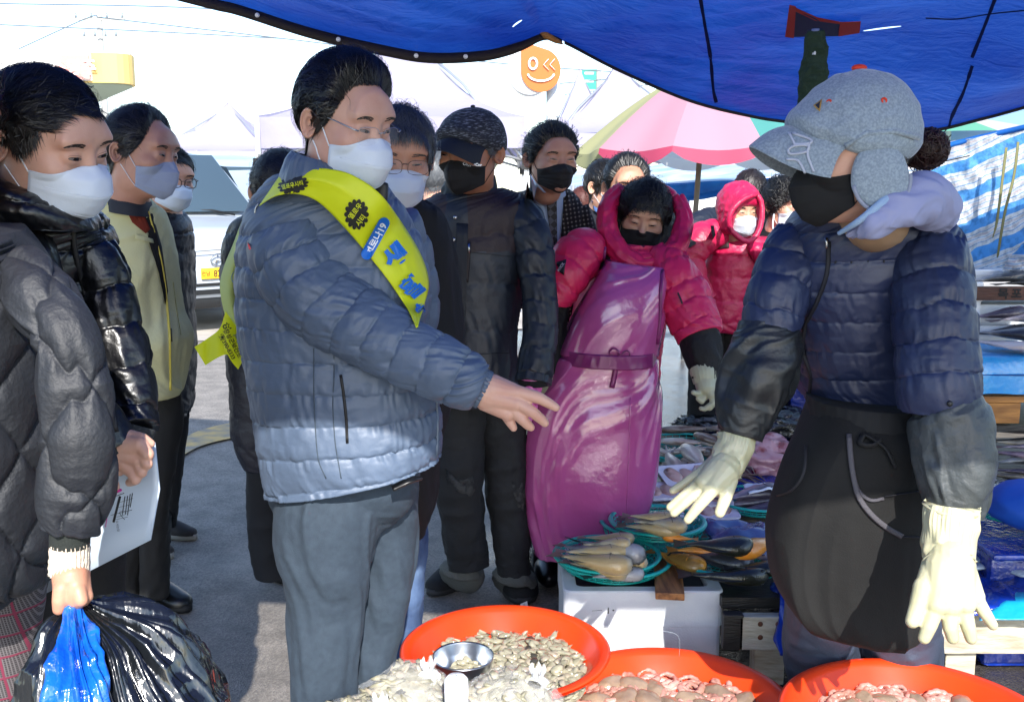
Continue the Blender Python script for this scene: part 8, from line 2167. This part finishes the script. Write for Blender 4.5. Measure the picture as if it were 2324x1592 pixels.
# woman in the crimson hooded coat
cr_ = mat('crimson nylon', '#A80F3C', .45, bump=[(30, .005), (120, .0004)], col2='#B4184A', cscale=4)
t, jk, sl, M, q = person('woman in a crimson hooded padded coat and white mask, behind the navy vendor', (1650, 5.3),
 [(1655, 530, 1745, 540, 4.95, .12), (1610, 560, 1752, 560, 4.95, .14), (1592, 610, 1722, 620, 4.95, .15), (1590, 680, 1704, 685, 4.95, .15), (1578, 718, 1700, 735, 4.95, .15), (1590, 742, 1690, 750, 4.95, .13)],
 S=[[(1640, 525, 4.88, 26), (1590, 545, 4.82, 34), (1566, 590, 4.78, 30), (1580, 640, 4.74, 24), (1600, 680, 4.74, 22)]], L=[[(1605, 730, 4.95, 38), (1600, 850, 4.95, 36), (1590, 1020, 4.95, 32)], [(1655, 730, 5.0, 36), (1650, 850, 5.0, 34), (1645, 1010, 5.0, 30)]],
 jm=cr_, tm=btr, disp=puff(.11, .018, .006, 3), sdisp=puff(.09, .016, .003, 4), head=(1676, 482, 4.82, 30, 4, 0, .94), q={'fat': .002}, sk=skin('woman', '', ''), gaze=.003, mk=(WM, 'fold', True, STR), n=(90, 90), res=(130, 90))
cr2, at = crown(M, q, t, cr_, [(0, 22), (20, 20), (34, 4), (42, -25), (50, -60), (180, -68)], .032, .005, name='hood', na=90, nk=60)
tubeP('hood_rim', [(1716, 440, 4.70), (1690, 450, 4.67), (1666, 470, 4.65), (1654, 495, 4.65), (1657, 520, 4.66), (1680, 542, 4.66), (1700, 548, 4.67), (1720, 528, 4.69), (1729, 490, 4.70), (1726, 455, 4.71), (1714, 440, 4.71)], .013, cr_, t, 10)
bj = bvh_of(jk); patch_on(bj, [(1612, 512), (1650, 512), (1655, 562), (1622, 566)], mat('dark plum yoke', '#240812', .7), 'yoke', jk, .008)
fl_b = limb([(1700, 555, 4.8, 10), (1725, 575, 4.78, 22), (1748, 592, 4.78, 20)], 30, 30, folds(.006, .05, .1, 3)); garment('storm_flap', fl_b, cr_, jk)
V2, F2 = disc2d(lambda th: 1 + .2 * np.cos(th * 3), 24); decal(bvh_of(sl[0]), V2, F2, (1568, 552), 0, 9, mat('black badge', '#100408', .6), 'badge', sl[0], .008)
person('person in dark blue with dark hair behind the crimson hood', (1640, 6.2), [(1640, 465, 1735, 470, 6.2, .1), (1590, 485, 1760, 490, 6.2, .13), (1575, 540, 1770, 540, 6.2, .15), (1590, 760, 1760, 760, 6.2, .14)], S=[[(1615, 492, 6.1, 24), (1580, 515, 6.0, 26), (1572, 570, 5.9, 24), (1600, 640, 5.85, 20)]], jm=mat('dark blue jacket', '#0B1426', .6, bump=(40, .003)), tm=btr, head=(1702, 440, 6.2, 160, 8, 0, 1.05), sk=tan, hr=dict(m=hm('#1A1010', .5), tab=HL_LOW, thick=.018, comb=c_back, n=1400, length=.05, width=.0025), fc=False, n=(50, 50), res=(90, 60), L=[[(1630, 740, 6.2, 30), (1630, 940, 6.2, 26)], [(1700, 740, 6.2, 30), (1700, 940, 6.2, 26)]])
t, jk, sl, M, q = person('woman with curly black hair, white mask and earphone cord, left of the felt cap', (1760, 5.1), [(1740, 500, 1820, 500, 5.1, .1), (1722, 525, 1850, 520, 5.1, .13), (1708, 600, 1850, 600, 5.1, .15), (1705, 720, 1840, 720, 5.1, .15), (1715, 850, 1820, 850, 5.1, .13)], jm=mat('black jersey', '#090B0D', .8), tm=btr, head=(1778, 468, 5.0, 48, 6, 0, 1.03), sk=fair, gaze=.003, hr=dict(m=hm('#0B0909', .5), tab=HL_FRINGE, thick=.026, comb=c_rand, n=3200, length=.045, lift=.014, width=.002, curl=.9), mk=(WM, 'fold', True, STR), n=(60, 50), res=(110, 80), L=[[(1740, 830, 5.1, 34), (1740, 1000, 5.1, 30)], [(1800, 830, 5.1, 34), (1800, 1000, 5.1, 30)]])
tubeP('earphone_cord', [(1756, 486, 4.83), (1753, 510, 4.82), (1757, 530, 4.81), (1766, 533, 4.81), (1770, 520, 4.82)], .004, STR, t, 6)
tubeP('earphone_cord', [(1759, 533, 4.82), (1758, 570, 4.82), (1752, 610, 4.83), (1738, 680, 4.84), (1720, 730, 4.85)], .0035, mat('olive cord', '#8A8270', .7), t, 6)
tubeP('bag_strap', [(1762, 545, 4.86), (1735, 610, 4.86), (1705, 650, 4.86)], .006, mat('red brown strap', '#4A1410', .6), t, 6)
# ================================================================== left group
# man in the pale yellow jacket
yj = mat('pale yellow green cotton', '#BEBB8C', .8, bump=[(30, .003), (500, .0004)], col2='#C8C598', cscale=5)
t, jk, sl, M, q = person('man in a pale yellow work jacket over an orange jersey, wearing a grey mask', (330, 3.2),
 [(262, 440, 345, 462, 3.05, .09), (205, 470, 372, 490, 3.08, .12), (190, 540, 384, 560, 3.1, .15), (190, 640, 392, 640, 3.12, .16), (195, 710, 400, 705, 3.14, .16), (200, 770, 424, 765, 3.14, .165), (205, 830, 416, 835, 3.16, .16), (240, 872, 408, 880, 3.16, .15), (260, 888, 402, 893, 3.16, .14)],
 L=[[(368, 870, 3.2, 42), (372, 960, 3.2, 40), (362, 1060, 3.2, 34), (350, 1160, 3.22, 30), (350, 1260, 3.25, 32), (352, 1345, 3.28, 32)], [(300, 870, 3.25, 50), (295, 1060, 3.26, 44), (288, 1250, 3.28, 38), (285, 1370, 3.3, 34)]],
 jm=yj, tm=btr, disp=folds(.012, .11, .35, 13, .2, .0006), n=(200, 150), head=(318, 352, 2.98, 56, 6, 2, 1.04), q={'fat': .002}, sk=red, gaze=.0036,
 hr=dict(m=hm('#1C1A1A', .42), tab=[(0, 62), (22, 60), (34, 52), (46, 34), (56, 20), (68, 6), (80, -4), (90, 8), (104, 6), (116, -14), (135, -26), (180, -30)], thick=.014, comb=c_back, n=4200, length=.04, lift=.005, width=.0011), mk=(GM, 'cup', True, STR), neck=(300, 465, 3.05), res=(190, 130),
 shoes=[((300, 1350), (430, 1388), leather, rub, .05, .075), ((262, 1392), (330, 1425), leather, rub, .05, .075)])
bj = bvh_of(jk)
zipline(bj, [(335, 480), (352, 540), (368, 610), (378, 690), (384, 760), (385, 820), (386, 885)], jk, mat('yellow zip', '#C9B84E', .5), .008)
patch_on(bj, [(318, 478), (345, 485), (366, 560), (380, 660), (374, 690), (360, 620), (340, 560)], mat('black shirt', '#0C0B0C', .8), 'shirt_front', jk, .004)
patch_on(bj, [(275, 452), (322, 478), (340, 520), (330, 530), (300, 505)], mat('orange knit', '#6E2410', .9, bump=(300, .001)), 'jersey_neck', jk, .006)
C = loft([(255, 478, 345, 492, 3.02, .085), (252, 440, 340, 470, 3.02, .085), (262, 425, 335, 458, 3.02, .08)], 30, 60, None)
MB().grid(np.concatenate([C, (C.mean(1, keepdims=True) + (C - C.mean(1, keepdims=True)) * .9)[::-1]]), wrap=True).build('collar', mat('navy rib', '#20242E', .8), jk)
patch_on(bj, [(306, 530), (345, 542), (348, 552), (306, 542)], yj, 'pocket_flap', jk, .006); ribbon_on(bj, [(392, 640), (400, 700), (410, 760)], .003, 'seam', mat('seam yellow', '#8C8A58', .8), jk, .002)
ribbon_on(bj, [(386, 745), (388, 775)], .005, 'zip_pull', mat('black plastic', '', .5), jk, .006)
# man in brown glasses
t, jk, sl, M, q = person('man in brown glasses, white mask and navy down vest, in front of the van', (395, 3.95),
 [(352, 470, 412, 488, 3.9, .09), (345, 500, 425, 515, 3.9, .11), (342, 560, 431, 560, 3.92, .13), (350, 700, 431, 700, 3.92, .14), (360, 800, 434, 800, 3.92, .14), (375, 900, 430, 900, 3.92, .12), (385, 940, 420, 940, 3.92, .09)],
 L=[[(398, 900, 3.95, 30), (394, 1000, 3.95, 28), (384, 1100, 3.95, 24), (376, 1190, 3.95, 22)], [(372, 900, 4.0, 28), (366, 1100, 4.0, 24), (362, 1230, 3.8, 22)]],
 jm=mat('navy down vest', '#10131E', .5, bump=[(30, .005)]), tm=btr, disp=puff(.08, .012, .004, 3), head=(380, 408, 3.85, 30, 8, 2, 1.02, .92), sk=fair, gaze=.0030,
 hr=dict(m=hm('#100D0C', .42), tab=HL_MAN, thick=.016, comb=c_side(1), n=2800, length=.05, width=.0014), mk=(WM, 'fold', True, STR), glass=('plastic', '#2A1410'), neck=(380, 480, 3.9), res=(150, 100),
 shoes=[((352, 1212), (446, 1224), mat('brown sneaker', '#2C2624', .7), mat('pale sole', '#9A9488', .7), .05, .08), ((318, 1245), (390, 1268), mat('brown sneaker', '', .7), mat('pale sole', '', .7), .05, .08)])
# young man with the folder
pf = mat('glossy black nylon', '#07080C', .34, bump=[(30, .002, 4), (120, .0004)], spec=.6)
t = thing('person', base_of(130, 1.75), 'young man with white mask and glossy black padded jacket, holding a folder', 'person')
T = loft([(30, 440, 205, 492, 1.72, .09), (-40, 450, 215, 512, 1.75, .12), (-90, 540, 238, 560, 1.78, .15), (-90, 640, 252, 650, 1.8, .16), (-80, 760, 270, 760, 1.8, .16), (-60, 880, 290, 880, 1.8, .16), (-40, 990, 285, 990, 1.8, .155), (-20, 1120, 265, 1120, 1.8, .15)], 220, 220, puff(.062, .012, .004, 41, wob=.12))
jk = garment('jacket', T, pf, t); bj = bvh_of(jk)
S = limb([(205, 560, 1.74, 44), (236, 640, 1.74, 48), (256, 720, 1.73, 50), (280, 820, 1.71, 50), (296, 900, 1.69, 48), (305, 950, 1.67, 44), (309, 972, 1.66, 42)], 180, 80, puff(.075, .012, .004, 42))
s1 = garment('sleeve', S, pf, jk)
S2 = limb([(40, 560, 1.62, 70), (90, 720, 1.58, 66), (160, 880, 1.57, 62), (215, 970, 1.57, 58), (250, 1022, 1.57, 56)], 140, 80, puff(.075, .012, .004, 43)); s2 = garment('sleeve', S2, pf, jk)
kn = mat('dark heather rib', '#26292A', .9, bump=(250, .001), col2='#34383A', cscale=200)
garment('cuff', limb([(312, 966, 1.66, 42), (306, 985, 1.655, 40)], 12, 50), kn, s1); garment('cuff', limb([(248, 1020, 1.57, 52), (264, 1036, 1.57, 48)], 12, 50), kn, s2)
C = loft([(10, 500, 212, 525, 1.66, .10), (-12, 450, 190, 492, 1.65, .105), (-22, 400, 160, 470, 1.65, .10), (-18, 372, 130, 452, 1.66, .095)], 60, 120, puff(.05, .010, .003, 44), 2.2)
MB().grid(np.concatenate([C, (C.mean(1, keepdims=True) + (C - C.mean(1, keepdims=True)) * .88)[::-1]]), wrap=True).build('collar', pf, jk)
bc = bvh_of(jk, jk.children[-1])
zipline(bc, [(166, 500), (168, 560), (186, 640), (206, 720), (228, 820), (252, 920), (262, 980)], jk, mat('zip tape', '', .6), .009, (165, 492))
ribbon_on(bj, [(262, 920), (262, 970)], .006, 'zip_teeth', mat('steel #9A9CA0', '', .25), jk, .006)
L1 = limb([(205, 1050, 1.85, 86), (215, 1200, 1.9, 66), (222, 1350, 1.95, 56), (225, 1550, 2.0, 48)], 60, 50, folds(.006, .06, .2)); L2 = limb([(70, 1050, 1.85, 90), (80, 1250, 1.9, 76), (85, 1550, 1.95, 60)], 60, 50, folds(.006, .06, .2))
garment('trousers', [L1, L2], btr, t)
q = {'jaw': .98}
M = head_matrix(102, 328, 1.64, 46, 17, -7, .95, .94)
h1 = hand([(250, 1000, 1.60, 36), (276, 1020, 1.57, 36)], [((278, 1015, 1.57, 37), (318, 1010, 1.55, 20)), ((278, 1025, 1.57, 37), (316, 1045, 1.55, 19)), ((275, 1035, 1.57, 34), (300, 1068, 1.55, 17)), ((268, 1035, 1.57, 32), (270, 1062, 1.56, 18)), ((290, 1000, 1.57, 30), (300, 1000, 1.57, 24))],
     [[(318, 1008, 1.55, 17), (336, 1030, 1.54, 14), (330, 1048, 1.56, 12)], [(322, 1030, 1.55, 15), (334, 1052, 1.54, 13), (322, 1066, 1.56, 11)], [(312, 1050, 1.55, 14), (322, 1072, 1.54, 12), (308, 1082, 1.56, 10)], [(296, 1062, 1.55, 14), (308, 1088, 1.54, 12), (294, 1094, 1.56, 10)], [(298, 990, 1.57, 16), (324, 995, 1.56, 13), (342, 1006, 1.56, 10)]])
h2 = hand([(262, 1050, 1.63, 24), (258, 1075, 1.62, 22)], [((260, 1070, 1.62, 22), (252, 1090, 1.61, 14))], [[(256, 1085, 1.61, 11), (248, 1105, 1.60, 10), (243, 1116, 1.60, 8)], [(266, 1085, 1.61, 11), (264, 1108, 1.60, 9)]])
body_mesh('body', M, q, [shrink(T, .8, 7), shrink(S, .6, 5), shrink(S2, .6, 5), shrink(L1, .8), shrink(L2, .8)], [h1, h2], skin('young', '#CBA28E', '#B98872'), t, .011, .0022, (230, 160), neck_end=(75, 470, 1.70))
face(M, q, t, open_=.0040, brow='#1c1512', down=.001)
hair(M, q, t, hm('#0B0909', .34), tab=[(0, 44), (22, 46), (34, 46), (46, 38), (56, 24), (68, 14), (80, 6), (90, 14), (104, 10), (116, -10), (135, -24), (180, -30)], thick=.012, comb=c_side(1), n=8500, length=.034, lift=.004, width=.0010, na=170, nk=60)
mask(M, q, t, WM, 'fold', strap_m=STR, size=1.05)
# folder in his hands
fp = mat('glossy white card', '#B9C6D4', .3, spec=.6)
Q = np.array([(238, 1005, 1.60), (352, 1003, 1.60), (363, 1105, 1.585), (342, 1224, 1.565), (108, 1345, 1.60), (104, 1180, 1.62)])
fo = thing('document_folder', P(240, 1170, 1.6), 'glossy white folder printed with a black street map, held by the young man', 'folder')
u = np.linspace(0, 1, 14)[:, None]
top = P(*(np.array([(238, 1005, 1.615)]) * (1 - u) + np.array([(352, 1003, 1.60)]) * u).T); mid = P(*(np.array([(150, 1170, 1.61)]) * (1 - u) + np.array([(363, 1110, 1.59)]) * u).T); bot = P(*(np.array([(105, 1345, 1.60)]) * (1 - u) + np.array([(342, 1224, 1.57)]) * u).T)
fc_ = MB().grid(np.stack([top, (top + mid) / 2, mid, (mid + bot) / 2, bot])).build('cover', fp, fo, solid=.0025); bf = bvh_of(fc_)
ik = mat('map ink', '#14161C', .6); mg = mat('magenta ink', '', .6)
for c, w in (([(273, 1125), (258, 1184)], .004), ([(262, 1125), (282, 1118)], .003), ([(284, 1125), (278, 1168)], .0014), ([(290, 1124), (285, 1166)], .0014), ([(296, 1120), (290, 1168)], .0014), ([(301, 1118), (296, 1150)], .0014), ([(268, 1140), (302, 1130)], .0014), ([(270, 1150), (296, 1144)], .0014), ([(252, 1168), (300, 1156)], .002), ([(265, 1172), (282, 1168), (286, 1162), (280, 1158), (272, 1162), (278, 1172), (284, 1178)], .0014), ([(262, 1178), (290, 1172)], .0014)):
 ribbon_on(bf, c, w, 'map_line', ik, fo, .002)
ribbon_on(bf, [(247, 1150), (240, 1195)], .0012, 'map_line', mg, fo, .002); ribbon_on(bf, [(255, 1120), (276, 1110)], .012, 'magenta_block', mg, fo, .002)
V2, F2 = text2d('오시는길', 1, 0); decal(bf, V2, F2, (268, 1192), -80, 7, ik, 'lettering', fo, .003)
# woman at the left edge with the quilted coat
def diamond(sp, amp, wr, seed):
 def f(T_, H, S_, R):
  x = H * R + .02 * vn(S_ * 6, H * 2, 0, seed)
  a, b = (x + S_ * .8) / sp, (x - S_ * .8) / sp
  w = np.minimum(np.abs(np.sin(pi * a)), np.abs(np.sin(pi * b)))
  return amp * w ** .45 + wr * ridged(x / .025, S_ / .05, 0, seed + 3, 3) * (1 - w * .6) + .003 * ridged(x / .13, S_ / .2, 1, seed + 5, 2)
 return f
qc = mat('charcoal quilted nylon', '#1B1D22', .6, bump=[(40, .0016, 4), (160, .001)], col2='#202329', cscale=5)
t = thing('person', base_of(30, 1.5), 'woman at the left edge in a charcoal quilted coat and plaid trousers', 'person')
T = loft([(-200, 500, 0, 540, 1.42, .10), (-260, 580, 55, 610, 1.43, .15), (-270, 690, 100, 700, 1.44, .17), (-270, 850, 120, 850, 1.45, .17), (-270, 1020, 122, 1020, 1.45, .17), (-270, 1180, 112, 1180, 1.45, .17), (-265, 1290, 95, 1290, 1.45, .165), (-260, 1330, 40, 1325, 1.45, .15)], 260, 240, diamond(.125, .016, .0018, 3))
jk = garment('coat', T, qc, t)
S = limb([(35, 610, 1.40, 42), (95, 680, 1.36, 52), (148, 770, 1.33, 52), (170, 880, 1.32, 57), (177, 1000, 1.31, 60), (172, 1090, 1.31, 62), (165, 1160, 1.31, 56), (160, 1196, 1.31, 46)], 220, 120, diamond(.115, .014, .0018, 8))
s1 = garment('sleeve', S, qc, jk)
garment('cuff', limb([(160, 1188, 1.31, 44), (158, 1236, 1.31, 43)], 24, 90, lambda T_, H, S_, R: .0008 * np.sin(H * 44)), mat('dark olive rib', '#1E2320', .9, bump=(200, .001)), s1)
garment('sweater_cuff', limb([(158, 1230, 1.31, 41), (158, 1262, 1.31, 41), (157, 1300, 1.31, 42)], 40, 120, lambda T_, H, S_, R: .0016 * np.sin(H * 28) + .001 * vn(H * 20, S_ * 200)), mat('cream knit', '#C9B9A6', .95, bump=(400, .001)), s1)
pt = mat('plaid wool', '#4A444A', .9)
def plaid():
 N, L = pt.node_tree.nodes, pt.node_tree.links; b = N['Principled BSDF']
 tc = N.new('ShaderNodeTexCoord'); sp = N.new('ShaderNodeSeparateXYZ'); L.new(tc.outputs['Object'], sp.inputs[0])
 def lines(ax, sc, th):
  mu = N.new('ShaderNodeMath'); mu.operation = 'MULTIPLY'; mu.inputs[1].default_value = sc; L.new(sp.outputs[ax], mu.inputs[0])
  fr = N.new('ShaderNodeMath'); fr.operation = 'FRACT'; L.new(mu.outputs[0], fr.inputs[0])
  lt = N.new('ShaderNodeMath'); lt.operation = 'LESS_THAN'; lt.inputs[1].default_value = th; L.new(fr.outputs[0], lt.inputs[0]); return lt
 def mix(fac, col, prev):
  m = N.new('ShaderNodeMix'); m.data_type = 'RGBA'; L.new(fac.outputs[0], m.inputs[0]); L.new(prev, m.inputs[6]) if not isinstance(prev, tuple) else setattr(m.inputs[6], 'default_value', prev); m.inputs[7].default_value = col; return m.outputs[2]
 c = mix(lines(2, 260, .45), lin('#5E5A5C'), lin('#2C282C')); c = mix(lines(0, 260, .35), lin('#6C686A'), c)
 c = mix(lines(0, 30, .10), lin('#7A2C44'), c); c = mix(lines(2, 26, .10), lin('#7A2C44'), c); L.new(c, b.inputs['Base Color'])
plaid()
L1 = limb([(12, 1250, 1.48, 92), (6, 1400, 1.50, 82), (0, 1560, 1.52, 76), (-4, 1750, 1.54, 64)], 80, 60, folds(.005, .07, .2)); garment('trousers', [L1, limb([(-130, 1250, 1.5, 90), (-130, 1700, 1.54, 66)], 40, 40)], pt, t)
garment('sweater_hem', limb([(-20, 1300, 1.47, 80), (-22, 1345, 1.47, 74)], 14, 60, lambda T_, H, S_, R: .002 * np.sin(H * 40)), mat('cream knit', '', .95), t)
q = {}
M = head_matrix(-190, 290, 1.45, 60, 8, 0, 1.0)
h1 = hand([(158, 1285, 1.31, 35), (160, 1315, 1.30, 38)], [((152, 1310, 1.30, 34), (145, 1345, 1.29, 24)), ((165, 1310, 1.30, 36), (176, 1342, 1.29, 24)), ((175, 1305, 1.31, 30), (190, 1335, 1.30, 18))],
     [[(140, 1335, 1.285, 20), (136, 1362, 1.28, 18), (134, 1380, 1.28, 15)], [(178, 1340, 1.285, 18), (184, 1360, 1.28, 16), (176, 1370, 1.29, 13)], [(190, 1332, 1.30, 16), (198, 1352, 1.295, 14), (190, 1364, 1.30, 12)], [(168, 1345, 1.285, 18), (170, 1362, 1.285, 16), (164, 1368, 1.295, 13)], [(158, 1345, 1.30, 17), (158, 1362, 1.30, 15), (160, 1366, 1.31, 12)]])
body_mesh('body', M, q, [shrink(T, .8, 8), shrink(S, .65, 6), shrink(L1, .8)], [h1], skin('warm', '', ''), t, .012, .0024, (120, 90), neck_end=(-180, 460, 1.45))
face(M, q, t)
hair(M, q, t, hm('#2A1210', .4), tab=HL_LOW, thick=.022, comb=c_back, n=2600, length=.10, lift=.01, width=.0012)
# her bag
pb = mat('thin black film', '#14171A', .16, bump=[(30, .006), (90, .001)], spec=.9, stretch=(1, 1, .25)); bb_ = mat('bright blue film', '#0A49B0', .18, bump=[(40, .006)], col2='#1668C8', cscale=12, spec=.9)
gb = thing('shopping_bag', P(165, 1360, 1.3), 'black plastic shopping bag with a bright blue bag inside, at the lower left', 'bag')
def gather(T_, H, S_, R): return (.010 * ridged(H * 7, S_ * 2.5, 0, 3, 3) + .006 * ridged(H * 17, S_ * 3, 1, 5, 2)) * np.clip(1.15 - T_ * .7, .2, 1) * np.clip(R / .05, .1, 1) + .012 * ridged(H * 1.5, S_ * 9, 2, 8, 3) * np.clip(T_ * 1.5, 0, 1)
Bg = loft([(154, 1352, 178, 1352, 1.31, .010), (148, 1385, 215, 1380, 1.31, .022), (140, 1410, 262, 1402, 1.31, .05), (126, 1450, 335, 1432, 1.31, .08), (112, 1500, 385, 1480, 1.31, .11), (98, 1560, 430, 1540, 1.31, .13), (88, 1640, 470, 1610, 1.31, .14), (90, 1740, 480, 1720, 1.31, .14), (130, 1850, 440, 1850, 1.31, .10)], 260, 300, gather, 2.1)
garment('bag', Bg, pb, gb)
Bb = loft([(156, 1350, 174, 1350, 1.292, .008), (153, 1385, 178, 1382, 1.285, .012), (154, 1420, 186, 1415, 1.262, .016), (150, 1460, 194, 1450, 1.235, .018), (140, 1510, 206, 1500, 1.21, .018), (132, 1580, 224, 1570, 1.19, .018), (126, 1700, 232, 1700, 1.19, .018)], 160, 120, gather)
garment('inner_bag', Bb, bb_, gb)
